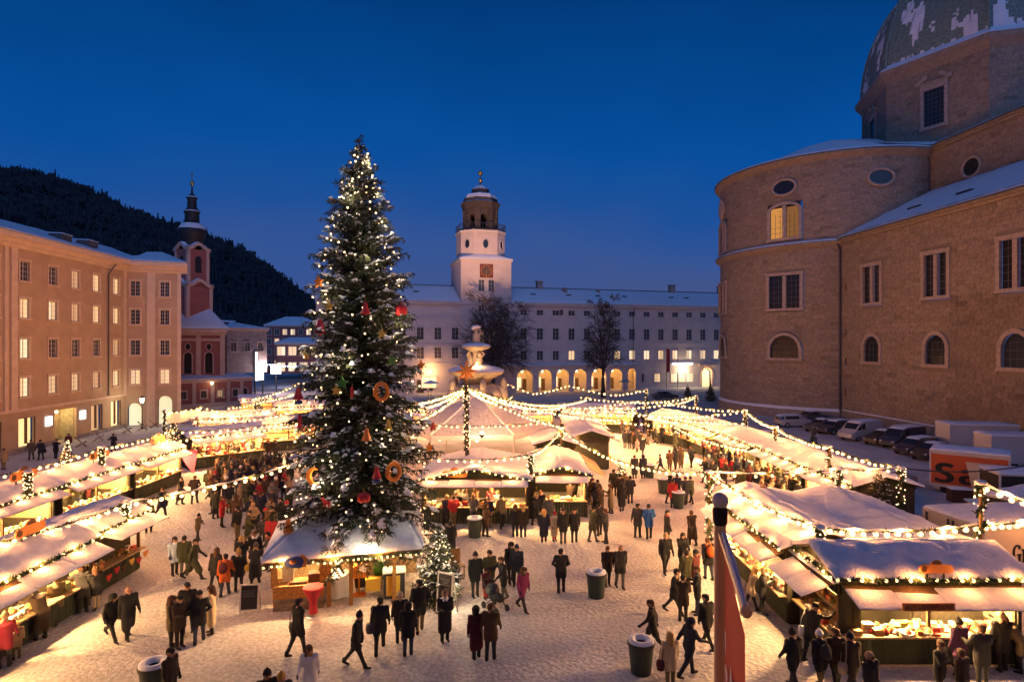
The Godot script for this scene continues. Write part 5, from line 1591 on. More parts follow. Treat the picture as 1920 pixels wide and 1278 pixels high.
# ---------------------------------------------------------------- huts
func hut(at: Vector3, yaw: float, w: float, d: float, label: String, q := {}) -> Node3D:
	var o := thing("market_stall", label, "market stall", at, yaw, q.get("group", ""))
	var eave: float = q.get("eave", 2.52); var ridge: float = q.get("ridge", 2.98); var gable: bool = q.get("gable", false)
	var awn: float = q.get("awn", 0.95); var panels: int = q.get("panels", maxi(int(w / 1.35), 1)); var op: float = q.get("counter", 0.98)
	var hw := w / 2
	var wl := B.new(); var li := B.new()
	wl.bx(Vector3(-hw, 0, -d), Vector3(hw, eave, -d + 0.08))
	for s in [-1, 1]:
		if not q.get("open_%s" % ("left" if s < 0 else "right"), false):
			wl.bx(Vector3(hw * s - 0.04, 0, -d + 0.08), Vector3(hw * s + 0.04, eave, -0.1))
			li.bx(Vector3(hw * s - (0.06 if s > 0 else -0.045), 1.0, -d + 0.1), Vector3(hw * s - (0.045 if s > 0 else -0.06), eave - 0.05, -0.1))
			for k in int(d / 0.2): wl.bx(Vector3(hw * s - 0.05, 0.05, -d + 0.1 + k * 0.2), Vector3(hw * s + 0.055, eave - 0.05, -d + 0.1 + k * 0.2 + 0.17))
	li.bx(Vector3(-hw + 0.06, 0.9, -d + 0.085), Vector3(hw - 0.06, eave - 0.05, -d + 0.1))
	put("wall", wl, M[q.get("wood", "dark_wood")], o); put("lining", li, M.pale_wood, o)
	var fp := B.new()
	var n := int(w / 0.16)
	for k in n: fp.bx(Vector3(-hw + k * w / n + 0.006, 0.06, -0.06), Vector3(-hw + (k + 1) * w / n - 0.006, op - 0.03, 0.0 - 0.006 * (k % 2)))
	put("front_panel", fp, M[q.get("front", "green_wood")], o)
	var ct := B.new(); ct.bx(Vector3(-hw - 0.03, op - 0.03, -0.62), Vector3(hw + 0.03, op + 0.03, 0.26)); put("counter", ct, M.pale_wood, o)
	for x in [-hw + 0.05, hw - 0.05] + ([] if w < 4 else [0.0]):
		var ps := B.new(); ps.bx(Vector3(x - 0.05, op + 0.03, -0.1), Vector3(x + 0.05, eave, 0.0)); put("corner_post", ps, M.wood, o)
	var fa := B.new()
	if gable:
		fa.prism(PackedVector2Array([Vector2(-hw, 2.2), Vector2(hw, 2.2), Vector2(hw, eave), Vector2(0, ridge - 0.02), Vector2(-hw, eave)]), 0.005, 0.06)
		fa.prism(PackedVector2Array([Vector2(-hw, eave), Vector2(hw, eave), Vector2(0, ridge - 0.02)]), -d - 0.02, -d + 0.04)
	else:
		fa.bx(Vector3(-hw, 2.2, 0.005), Vector3(hw, eave - 0.02, 0.06))
		for s in [-1, 1]: fa.tri(Vector3(hw * s, eave, 0), Vector3(hw * s, eave, -d), Vector3(hw * s, ridge - 0.03, -d / 2))
	put("fascia", fa, M[q.get("front", "green_wood")], o)
	var ro := B.new(); var sn := B.new(); var ov := 0.3; var sd := at.x * 3.1 + at.z
	var th: float = q.get("snow", 0.17)
	if gable:
		for s in [-1, 1]:
			var a := Vector3(0, ridge, ov); var b := Vector3((hw + ov) * s, eave - 0.06, ov); var c := Vector3((hw + ov) * s, eave - 0.06, -d - ov); var e := Vector3(0, ridge, -d - ov)
			var z := Vector3(0, 0.07, 0)
			ro.quad(a, b, c, e); ro.quad(a + z, b + z, c + z, e + z); ro.quad(a, b, b + z, a + z); ro.quad(b, c, c + z, b + z); ro.quad(e, c, c + z, e + z)
			sn.snow(a + z, b + z, c + z, e + z, th, 0.25, sd + s, 0.4, 0.9)
	else:
		var zr = -d * q.get("ridge_at", 0.5)
		for s in [0, 1]:
			var a := Vector3(-hw - ov, ridge, zr); var b := Vector3(hw + ov, ridge, zr); var zz := ov if s == 0 else -d - ov
			var c := Vector3(hw + ov, eave - 0.06, zz); var e := Vector3(-hw - ov, eave - 0.06, zz); var z := Vector3(0, 0.07, 0)
			ro.quad(a, b, c, e); ro.quad(a + z, b + z, c + z, e + z); ro.quad(e, c, c + z, e + z); ro.quad(a, e, e + z, a + z); ro.quad(b, c, c + z, b + z)
			sn.snow(a + z, b + z, c + z, e + z, th, 0.25, sd + s, 0.4, 0.9)
	put("roof", ro, M.dark_wood, o); put("snow_cover", sn, M.snow, o)
	if awn > 0.0:
		for k in panels:
			var x0 := -hw + w * k / panels + 0.02; var x1 := -hw + w * (k + 1) / panels - 0.02
			var y1: float = q.get("awn_y", 2.15) + R.randfn() * 0.015
			var p := B.new(); var a := Vector3(x0, 2.5, 0.1); var b := Vector3(x1, 2.5, 0.1); var c := Vector3(x1, y1, awn); var e := Vector3(x0, y1, awn); var z := Vector3(0, -0.035, -0.01)
			p.quad(a, b, c, e); p.quad(a + z, b + z, c + z, e + z); p.quad(e, c, c + z, e + z); p.quad(a, e, e + z, a + z); p.quad(b, c, c + z, b + z)
			var pn := put("awning_panel", p, M.wood, o)
			if q.get("awn_snow", true):
				var ps := B.new(); var f := R.randf_range(0.05, 0.4)
				ps.snow(a.lerp(e, f), b.lerp(c, f + R.randf_range(-0.05, 0.1)), c, e, 0.06, 0.22, sd + k)
				put("snow_cover", ps, M.snow, pn)
	var E: float = q.get("light", 2.4)
	if E > 0:
		var nl := maxi(int(w / 2.6), 1)
		for k in nl:
			var x := -hw + w * (k + 0.5) / nl
			put("lamp_bulb", ell_mesh(0.09), M.stall_lamp, o, Vector3(x, 2.2, -0.45))
			lamp(o, Vector3(x, 2.2, -0.45), E * 2.0, 0.1, Color(1, 0.52, 0.19))
	if q.get("eaves", true):
		var line := [Vector3(-hw - ov, eave + 0.05, ov + 0.05), Vector3(0, ridge + 0.05, ov + 0.05), Vector3(hw + ov, eave + 0.05, ov + 0.05)] if gable else [Vector3(-hw - ov, eave + 0.02, ov + 0.06), Vector3(hw + ov, eave + 0.02, ov + 0.06)]
		if q.has("eave_left"): line.push_front(Vector3(-hw - ov, eave + 0.02, -d))
		var g := B.new(); garland(g, line, 0.15, 0.05, 4); put("eaves_garland", g, M.fir, o)
		bulbs_along(o, line, q.get("bulb_gap", 0.38), 0.055, 0.02, q.get("eave_light", 0.17), 1.5)
	if q.get("goods", true) and E > 0:
		R.seed = int(absf(sd) * 100)
		var gd := B.new()
		for k in int(w * q.get("heap", 17.0)):
			gd.col = [Color(0.6, 0.35, 0.12), Color(0.75, 0.7, 0.6), Color(0.5, 0.06, 0.04), Color(0.55, 0.42, 0.2), Color(0.2, 0.25, 0.08), Color(0.7, 0.65, 0.6), Color(0.35, 0.15, 0.05)][R.randi() % 7]
			var x := R.randf_range(-hw + 0.15, hw - 0.15)
			var back := R.randf() < 0.45
			var s := R.randf_range(0.05, 0.13)
			var p := Vector3(x, op + 0.03, R.randf_range(-0.55, 0.12)) if not back else Vector3(x, op + 0.45 + 0.45 * (R.randi() % 2), -d + 0.25)
			if R.randf() < 0.5: gd.bx(p + Vector3(-s, 0, -s), p + Vector3(s, s * R.randf_range(0.6, 2.2), s))
			else: gd.lathe([Vector2(0.01, 0), Vector2(s * 0.8, 0), Vector2(s, s * 0.7), Vector2(s * 0.4, s * 1.8), Vector2(0.0, s * 1.9)], 7, p)
		var go := put("stall_goods", gd, vmat("goods", 0.6))
		go.transform = o.transform
		tag(go, "bright goods heaped in the " + label.substr(0, 70), "goods", "", "stuff")
		var sh := B.new()
		for y in [0.45, 0.9]: sh.bx(Vector3(-hw + 0.1, op + y, -d + 0.1), Vector3(hw - 0.1, op + 0.03 + y, -d + 0.42))
		put("shelf", sh, M.pale_wood, o)
	return o

func roof_sign(at: Vector3, yaw: float, label: String, s := 1.0) -> void:
	var o := thing("roof_sign", label, "sign", at, yaw)
	var p := PackedVector2Array()
	for i in 9: p.append(Vector2(0.62 + cos(-PI / 2 + PI * i / 8) * 0.2, 0.2 + sin(-PI / 2 + PI * i / 8) * 0.2) * s)
	for i in 7: p.append(Vector2(cos(0.3 + (PI - 0.6) * i / 6) * 0.3, 0.34 + sin(0.3 + (PI - 0.6) * i / 6) * 0.26) * s)
	for i in 9: p.append(Vector2(-0.62 + cos(PI / 2 + PI * i / 8) * 0.2, 0.2 + sin(PI / 2 + PI * i / 8) * 0.2) * s)
	var b := B.new(); b.prism(p, -0.03, 0.03); put("board", b, M.sign_orange, o)
	var c := B.new(); var h := PackedVector2Array(); var g := PackedVector2Array()
	for i in 12: g.append(Vector2(cos(TAU * i / 12) * 0.14 - 0.62, sin(TAU * i / 12) * 0.14 + 0.2) * s)
	for i in 9: h.append(Vector2(cos(PI * i / 8) * 0.24, 0.44 + sin(PI * i / 8) * 0.22) * s)
	c.prism(g, 0.03, 0.045); c.prism(h, 0.03, 0.05)
	put("emblem", c, M.sign_brown, o)
	var st := B.new(); st.beam(Vector3(-0.4, -0.25, -0.06) * s, Vector3(-0.4, 0.2, -0.06) * s, 0.04); st.beam(Vector3(0.4, -0.25, -0.06) * s, Vector3(0.4, 0.2, -0.06) * s, 0.04); put("bracket", st, M.iron, o)

func words_on(parent: Node, called: String, text: String, m: Material, xf: Transform3D, height: float, width: float, serif := false) -> void:
	var tm := TextMesh.new()
	var f := SystemFont.new(); f.font_names = PackedStringArray(["Droid Serif" if serif else "Droid Sans"]); f.font_weight = 700
	tm.font = f; tm.text = text; tm.font_size = 64; tm.pixel_size = 0.01; tm.depth = 0.02; tm.curve_step = 3.0
	var bb := tm.get_aabb()
	var o := put(called, tm, m, parent)
	var sx := width / maxf(bb.size.x, 0.01); var sy := height / maxf(bb.size.y, 0.01)
	o.transform = xf * Transform3D(Basis().scaled(Vector3(sx, sy, 1)), Vector3(-(bb.position.x + bb.size.x / 2) * sx, -(bb.position.y + bb.size.y / 2) * sy, 0))

func bin(at: Vector3, label: String) -> void:
	var o := thing("litter_bin", label, "litter bin", at, 0, "round green litter bins on the square")
	var b := B.new(); b.lathe([Vector2(0.0, 0.0), Vector2(0.3, 0.0), Vector2(0.38, 0.86), Vector2(0.4, 0.9), Vector2(0.4, 0.94), Vector2(0.36, 0.95)], 20); put("body", b, M.bin_green, o)
	var r := B.new(); r.lathe([Vector2(0.41, 0.84), Vector2(0.42, 0.9), Vector2(0.41, 0.94)], 20); put("rim", r, M.iron, o)
	var s := B.new(); s.lathe([Vector2(0.395, 0.93), Vector2(0.38, 1.0), Vector2(0.28, 1.03), Vector2(0.2, 1.0), Vector2(0.17, 0.9)], 18, Vector3(0, 0, 0)); put("snow_rim", s, M.snow, o)
	var k := B.new(); k.lathe([Vector2(0.17, 0.9), Vector2(0.1, 0.8), Vector2(0.0, 0.78)], 14); put("opening", k, M.black, o)

func grow(big: B, fine: B, sn: B, spread: float, p: Vector3, d: Vector3, l: float, r: float, lev: int) -> void:
	var pts := [p]; var dd := d; var q := p
	for i in 4:
		dd = (dd + rdir() * 0.16 + Vector3(0, 0.05 if lev < 3 else -0.05, 0)).normalized()
		q += dd * l / 4
		pts.append(q)
	var tgt: B = big if lev < 2 else fine
	if lev > 3: tgt.beam(pts[0], pts[2], maxf(r * 1.6, 0.05)); tgt.beam(pts[2], pts[4], maxf(r, 0.035))
	else: tgt.tube(pts, [r, r * 0.9, r * 0.82, r * 0.74, r * 0.62], 6 if lev < 2 else 4, false)
	if lev >= 1 and lev < 4 and R.randf() < 0.5: sn.tube([pts[1] + Vector3(0, r, 0), pts[2] + Vector3(0, r * 1.1, 0), pts[3] + Vector3(0, r, 0)], [0.01, r * 0.6 + 0.02, 0.01], 4)
	if lev >= 5: return
	var n := 3 if lev < 1 else (4 if lev < 5 else 3)
	for i in n:
		var a := R.randf() * TAU
		var side := dd.cross(Vector3(cos(a), sin(a * 1.3), sin(a))).normalized()
		var nd := (dd * R.randf_range(0.7, 1.05) + side * R.randf_range(0.4, 0.95) * spread + Vector3(0, 0.16 if lev < 3 else -0.04, 0)).normalized()
		grow(big, fine, sn, spread, pts[2 + (i % 3) if lev > 0 else 4], nd, l * R.randf_range(0.6, 0.8), r * 0.58, lev + 1)

func bare_tree(at: Vector3, H: float, spread: float, label: String, seed_: int, fork := 2) -> void:
	R.seed = seed_
	var o := thing("bare_tree", label, "tree", at)
	var big := B.new(); var fine := B.new(); var sn := B.new()
	var top := Vector3(0, H * 0.2, 0)
	big.tube([Vector3.ZERO, top * 0.5, top], [0.026 * H + 0.05, 0.02 * H, 0.017 * H], 8)
	for i in fork:
		var a := TAU * i / fork + 0.5
		var tilt := spread * (0.25 + 0.5 * R.randf())
		var d := Vector3(cos(a) * tilt, 1.0, sin(a) * tilt).normalized()
		var L := H * 0.8 * R.randf_range(0.8, 1.0); var p := top; var pts := [p]; var rr := []
		for k in 9:
			d = (d + rdir() * 0.07 + Vector3(0, 0.04, 0)).normalized(); p += d * L / 9; pts.append(p)
		for k in 10: rr.append(lerpf(0.011 * H, 0.02, k / 9.0))
		big.tube(pts, rr, 6, false)
		for k in range(1, 10):
			for e in 4:
				var an := R.randf() * TAU
				var nd := (d * 0.55 + Vector3(cos(an), 0.25, sin(an)) * (0.5 + spread * 0.6)).normalized()
				grow(big, fine, sn, 0.8, pts[k], nd, H * (0.10 + 0.13 * spread) * (1.25 - 0.09 * k), 0.07 * (1.2 - 0.1 * k), 3)
	put("trunk", big, M.bark, o)
	tag(put("crown", fine, mat("twig", 0.07, 0.052, 0.045, 0.95), o), "", "", "", "stuff")
	put("branch_snow", sn, M.snow, o)

func fountain() -> void:
	var o := thing("fountain", "tall marble fountain with snow-capped figures and bowls, warmly lit", "fountain", Vector3(-4.55, 0, -78))
	var b := B.new()
	b.ngon([Vector2(6.0, 0.0), Vector2(6.0, 1.2), Vector2(5.7, 1.4), Vector2(4.0, 1.4)], 8); b.lathe([Vector2(3.9, 1.4), Vector2(3.6, 2.4), Vector2(3.4, 3.6), Vector2(3.0, 4.4), Vector2(2.1, 4.8)], 20)
	for k in 5:
		var a := TAU * k / 5 + 0.3
		b.ell(Vector3(sin(a) * 3.1, 3.5, cos(a) * 3.1), Vector3(1.0, 1.2, 0.8)); b.ell(Vector3(sin(a) * 3.5, 4.7, cos(a) * 3.5), Vector3(0.42, 0.85, 0.42)); b.ell(Vector3(sin(a + 0.3) * 3.7, 3.0, cos(a + 0.3) * 3.7), Vector3(0.5, 0.6, 1.0))
	put("rock_base", b, M.fount, o)
	var w := B.new(); w.lathe([Vector2(1.5, 4.8), Vector2(2.2, 5.5), Vector2(3.4, 6.1), Vector2(3.55, 6.4), Vector2(3.3, 6.5)], 28); put("lower_bowl", w, M.fount, o)
	var f := B.new()
	for k in 3:
		var a := TAU * k / 3 + 0.5
		f.ell(Vector3(sin(a) * 0.75, 7.6, cos(a) * 0.75), Vector3(0.45, 0.8, 0.45)); f.ell(Vector3(sin(a) * 0.9, 8.5, cos(a) * 0.9), Vector3(0.27, 0.32, 0.27)); f.tube([Vector3(sin(a) * 1.0, 8.0, cos(a) * 1.0), Vector3(sin(a + 0.5) * 1.25, 8.5, cos(a + 0.5) * 1.25), Vector3(sin(a + 0.4) * 0.8, 9.0, cos(a + 0.4) * 0.8)], [0.16, 0.14, 0.12], 6); f.tube([Vector3(sin(a) * 0.7, 7.1, cos(a) * 0.7), Vector3(sin(a + 0.3) * 1.5, 7.0, cos(a + 0.3) * 1.5), Vector3(sin(a + 0.4) * 1.3, 6.5, cos(a + 0.4) * 1.3)], [0.26, 0.22, 0.15], 6)
	f.lathe([Vector2(0.6, 6.4), Vector2(0.5, 8.9)], 12)
	put("bearer_figures", f, M.fount, o)
	var u := B.new(); u.lathe([Vector2(0.5, 8.8), Vector2(1.0, 9.0), Vector2(1.75, 9.35), Vector2(1.85, 9.55), Vector2(1.65, 9.6)], 24); put("upper_bowl", u, M.fount, o)
	var tf := B.new(); tf.lathe([Vector2(0.3, 9.5), Vector2(0.42, 9.9), Vector2(0.5, 10.5), Vector2(0.42, 11.1), Vector2(0.2, 11.3)], 12); tf.ell(Vector3(0, 11.5, 0), Vector3(0.26, 0.32, 0.28)); tf.tube([Vector3(0.35, 10.9, 0), Vector3(0.62, 11.4, 0.2), Vector3(0.2, 11.9, 0.1)], [0.14, 0.12, 0.1], 6)
	put("top_figure", tf, M.fount, o)
	var s := B.new(); s.lathe([Vector2(3.6, 6.38), Vector2(3.5, 6.6), Vector2(2.4, 7.0), Vector2(1.0, 7.2), Vector2(0.5, 7.2)], 28); s.lathe([Vector2(1.9, 9.52), Vector2(1.75, 9.72), Vector2(1.0, 9.95), Vector2(0.3, 10.0)], 24); s.ell(Vector3(0, 12.0, 0), Vector3(0.62, 0.24, 0.5)); s.ell(Vector3(-0.35, 11.8, 0.1), Vector3(0.3, 0.2, 0.3))
	put("snow_cover", s, M.snow, o)
	for k in [[-3.0, 4.0], [3.2, 3.8], [0.3, 4.9]]:
		put("flood_lamp", ell_mesh(0.14), M.stall_lamp, o, Vector3(k[0], 2.0, k[1])); lamp(o, Vector3(k[0], 2.0, k[1]), 2.6, 0.2, Color(1, 0.52, 0.18))
	put("flood_lamp", ell_mesh(0.12), M.stall_lamp, o, Vector3(0.2, 7.4, 2.3)); lamp(o, Vector3(0.2, 7.4, 2.3), 0.9, 0.15, Color(1, 0.52, 0.18))

func car(at: Vector3, yaw: float, kind: String, colour: Array, label: String, snow := 1.0) -> void:
	var o := thing("parked_car", label, "van" if kind == "van" else "car", at, yaw, "cars parked on the snowy square")
	var key := "car_" + kind
	# stations from the tail to the nose: x, sill, shoulder, roof, half width low, half width of the roof
	var S: Array = {"wagon": [[-2.25, 0.45, 0.85, 0.86, 0.74, 0.6], [-2.2, 0.3, 0.95, 1.3, 0.84, 0.58], [-1.7, 0.24, 0.97, 1.44, 0.87, 0.62], [0.2, 0.24, 0.96, 1.46, 0.88, 0.64], [0.55, 0.24, 0.95, 1.36, 0.88, 0.62], [1.15, 0.24, 0.93, 0.95, 0.87, 0.72], [1.95, 0.26, 0.82, 0.83, 0.82, 0.7], [2.25, 0.34, 0.66, 0.67, 0.7, 0.6]],
		"sedan": [[-2.25, 0.42, 0.85, 0.86, 0.74, 0.6], [-2.1, 0.28, 0.98, 0.99, 0.84, 0.7], [-1.5, 0.24, 0.98, 1.02, 0.87, 0.68], [-0.85, 0.24, 0.97, 1.38, 0.88, 0.58], [0.1, 0.24, 0.96, 1.42, 0.88, 0.6], [0.45, 0.24, 0.95, 1.34, 0.88, 0.6], [1.1, 0.24, 0.93, 0.95, 0.87, 0.7], [1.95, 0.26, 0.82, 0.83, 0.82, 0.7], [2.25, 0.34, 0.66, 0.67, 0.7, 0.6]],
		"van": [[-2.4, 0.4, 1.1, 1.85, 0.86, 0.8], [-2.3, 0.32, 1.15, 1.93, 0.92, 0.84], [0.3, 0.3, 1.15, 1.95, 0.93, 0.84], [0.95, 0.3, 1.15, 1.8, 0.93, 0.8], [1.6, 0.3, 1.12, 1.15, 0.92, 0.76], [2.2, 0.32, 0.98, 0.99, 0.88, 0.74], [2.4, 0.4, 0.75, 0.76, 0.78, 0.66]]}[kind]
	if not meshes.has(key):
		var b := B.new(); var g := B.new(); var s := B.new(); var p := PackedVector3Array()
		for q in S:
			for v in [Vector3(q[0], q[1], -q[4] * 0.92), Vector3(q[0], lerpf(q[1], q[2], 0.5), -q[4]), Vector3(q[0], q[2], -q[4] * 0.97), Vector3(q[0], q[3] - 0.06, -q[5]), Vector3(q[0], q[3], -q[5] * 0.8), Vector3(q[0], q[3] + 0.015, 0), Vector3(q[0], q[3], q[5] * 0.8), Vector3(q[0], q[3] - 0.06, q[5]), Vector3(q[0], q[2], q[4] * 0.97), Vector3(q[0], lerpf(q[1], q[2], 0.5), q[4]), Vector3(q[0], q[1], q[4] * 0.92)]: p.append(v)
		b.sheet(p, 11, S.size())
		for e in [0, S.size() - 1]:
			for k in 9: b.tri(p[e * 11], p[e * 11 + k + 1], p[e * 11 + k + 2])
		for i in S.size() - 1:
			var q: Array = S[i]; var r: Array = S[i + 1]
			var hi := maxf(q[3] - q[2], r[3] - r[2])
			if hi < 0.2: continue
			if kind == "van" and i < 2: continue
			for sd in [-1, 1]:
				var f := func(st: Array, u: float, k: float) -> Vector3: return Vector3(lerpf(q[0], r[0], k), lerpf(st[2], st[3] - 0.06, u), sd * (lerpf(st[4] * 0.97, st[5], u) + 0.012))
				g.quad(f.call(q, 0.1, 0.07), f.call(r, 0.1, 0.93), f.call(r, 0.9, 0.93), f.call(q, 0.9, 0.07))
			if (q[3] - q[2] > 0.2) != (r[3] - r[2] > 0.2):
				var up := Vector3(0, 0.022, 0)
				g.quad(Vector3(lerpf(q[0], r[0], 0.1), lerpf(q[3], r[3], 0.1), -q[5] * 0.85) + up, Vector3(lerpf(q[0], r[0], 0.1), lerpf(q[3], r[3], 0.1), q[5] * 0.85) + up, Vector3(lerpf(q[0], r[0], 0.92), lerpf(q[3], r[3], 0.92), r[5] * 0.85) + up, Vector3(lerpf(q[0], r[0], 0.92), lerpf(q[3], r[3], 0.92), -r[5] * 0.85) + up)
		for i in S.size() - 1:
			var q: Array = S[i]; var r: Array = S[i + 1]
			if absf(q[3] - r[3]) < 0.16 and q[3] > 1.2: s.snow(Vector3(q[0], q[3] + 0.01, -q[5] * 0.85), Vector3(q[0], q[3] + 0.01, q[5] * 0.85), Vector3(r[0], r[3] + 0.01, r[5] * 0.85), Vector3(r[0], r[3] + 0.01, -r[5] * 0.85), 0.07, 0.3, i)
		var wh := B.new(); wh.t = Transform3D(Basis(Vector3.RIGHT, PI / 2), Vector3.ZERO); wh.lathe([Vector2(0.0, -0.09), Vector2(0.24, -0.1), Vector2(0.31, -0.08), Vector2(0.32, 0.0), Vector2(0.31, 0.08), Vector2(0.24, 0.1), Vector2(0.0, 0.09)], 18)
		var rm := B.new(); rm.t = wh.t; rm.lathe([Vector2(0.0, -0.105), Vector2(0.17, -0.11), Vector2(0.18, 0.11), Vector2(0.0, 0.105)], 14)
		meshes[key] = [b.mesh(), g.mesh(), s.mesh(), wh.mesh(), rm.mesh()]
	var m: Array = meshes[key]
	var paint := mat("paint%.2f%.2f%.2f" % colour, colour[0], colour[1], colour[2], 0.35)
	paint.clearcoat_enabled = true; paint.clearcoat = 0.5
	put("body", m[0], paint, o); put("window", m[1], M.glass_dark, o)
	if snow > 0: put("snow_cover", m[2], M.snow, o)
	for x in [-1.4, 1.42]:
		for z in [-0.8, 0.8]:
			var w := put("wheel", m[3], M.black, o, Vector3(x, 0.32, z)); put("rim", m[4], mat("alloy", 0.3, 0.3, 0.3, 0.4), w)
	var e: Array = S[S.size() - 1]
	for z in [-1, 1]:
		var h := B.new(); h.ell(Vector3(e[0] - 0.06, e[2] - 0.02, z * 0.56), Vector3(0.09, 0.09, 0.15), 8, 5); put("headlight", h, mat("lamp_glass", 0.5, 0.5, 0.5, 0.15), o)
		var t := B.new(); t.box(Vector3(S[0][0] + 0.02, 0.82, z * 0.62), Vector3(0.06, 0.2, 0.14)); put("tail_light", t, M.red_paint, o)

func container(at: Vector3, yaw: float, s: Vector3, label: String, category: String, mt: Material) -> Node3D:
	var o := thing("trailer" if category == "trailer" else "site_container", label, category, at, yaw)
	var b := B.new(); b.bx(Vector3(-s.x / 2, 0.4, -s.z / 2), Vector3(s.x / 2, s.y, s.z / 2)); put("body", b, mt, o)
	var k := B.new()
	for x in [-s.x / 2, s.x / 2]:
		for z in [-s.z / 2, s.z / 2]: k.box(Vector3(x, s.y / 2 + 0.2, z), Vector3(0.09, s.y - 0.4, 0.09))
	for z in [-s.z / 2, s.z / 2]: k.box(Vector3(0, s.y, z), Vector3(s.x + 0.1, 0.1, 0.1))
	for x in [-s.x / 2, s.x / 2]: k.box(Vector3(x, s.y, 0), Vector3(0.098, 0.098, s.z - 0.1))
	k.box(Vector3(0, 0.3, 0), Vector3(s.x - 0.3, 0.2, s.z - 0.3))
	put("edge_rail", k, M.white_paint, o)
	for x in [-s.x * 0.3, s.x * 0.3]:
		for z in [-s.z / 2 + 0.15, s.z / 2 - 0.15]:
			var w := B.new(); w.t = Transform3D(Basis(Vector3.RIGHT, PI / 2), Vector3(x, 0.3, z)); w.lathe([Vector2(0, -0.1), Vector2(0.3, -0.1), Vector2(0.3, 0.1), Vector2(0, 0.1)], 14); put("wheel", w, M.black, o)
	var n := B.new(); n.snow(Vector3(-s.x / 2, s.y + 0.05, s.z / 2), Vector3(s.x / 2, s.y + 0.05, s.z / 2), Vector3(s.x / 2, s.y + 0.05, -s.z / 2), Vector3(-s.x / 2, s.y + 0.05, -s.z / 2), 0.14, 0.4, at.x); put("snow_cover", n, M.snow, o)
	return o

# ---------------------------------------------------------------- the great Christmas tree, its hut and ornaments
const TREE := Vector3(-6.2, 0, -25.0)
const PROF := [[1.75, 2.5], [2.5, 3.05], [6.0, 2.75], [10.8, 2.05], [14.0, 1.5], [16.2, 0.85], [18.2, 0.12]]

func tree_r(y: float) -> float:
	for k in PROF.size() - 1:
		if y >= PROF[k][0] and y <= PROF[k + 1][0]: return lerpf(PROF[k][1], PROF[k + 1][1], (y - PROF[k][0]) / (PROF[k + 1][0] - PROF[k][0]))
	return 1.0

func christmas_tree() -> void:
	var o := thing("christmas_tree", "towering snowy Christmas tree covered in small white lights at centre left", "Christmas tree", TREE)
	fir(o, 18.2, 1.85, PROF, 0.33, 9.0, 3, 0.85)
	var l := thing("tree_lights", "small white lights strung all over the towering Christmas tree", "fairy lights", TREE)
	R.seed = 9
	var xf := []
	for k in 360:
		var y := 2.2 + 15.8 * pow(R.randf(), 1.15)
		var a := R.randf() * TAU
		var r := tree_r(y) * R.randf_range(0.7, 1.0)
		xf.append(Transform3D(Basis().scaled(Vector3.ONE * R.randf_range(0.028, 0.042)), Vector3(sin(a) * r, y - 0.1, cos(a) * r)))
	many("bulb", ell_mesh(1.0), M.tree_bulb, xf, l)
	var c := B.new(); var line := []
	for k in 260:
		var y := 2.4 + 15.2 * k / 260.0
		line.append(Vector3(sin(k * 0.42) * tree_r(y) * 0.9, y + sin(k * 1.7) * 0.12, cos(k * 0.42) * tree_r(y) * 0.9))
	c.tube(line, [0.009], 3, false); put("wire", c, M.cable, l)
	for k in 30:
		var y := 2.6 + 15.0 * k / 30.0
		var a := k * 2.4 + 0.3
		lamp(l, Vector3(sin(a), 0, cos(a)) * (tree_r(y) * 1.04) + Vector3(0, y, 0), 0.14, 0.1, Color(1, 0.78, 0.5))

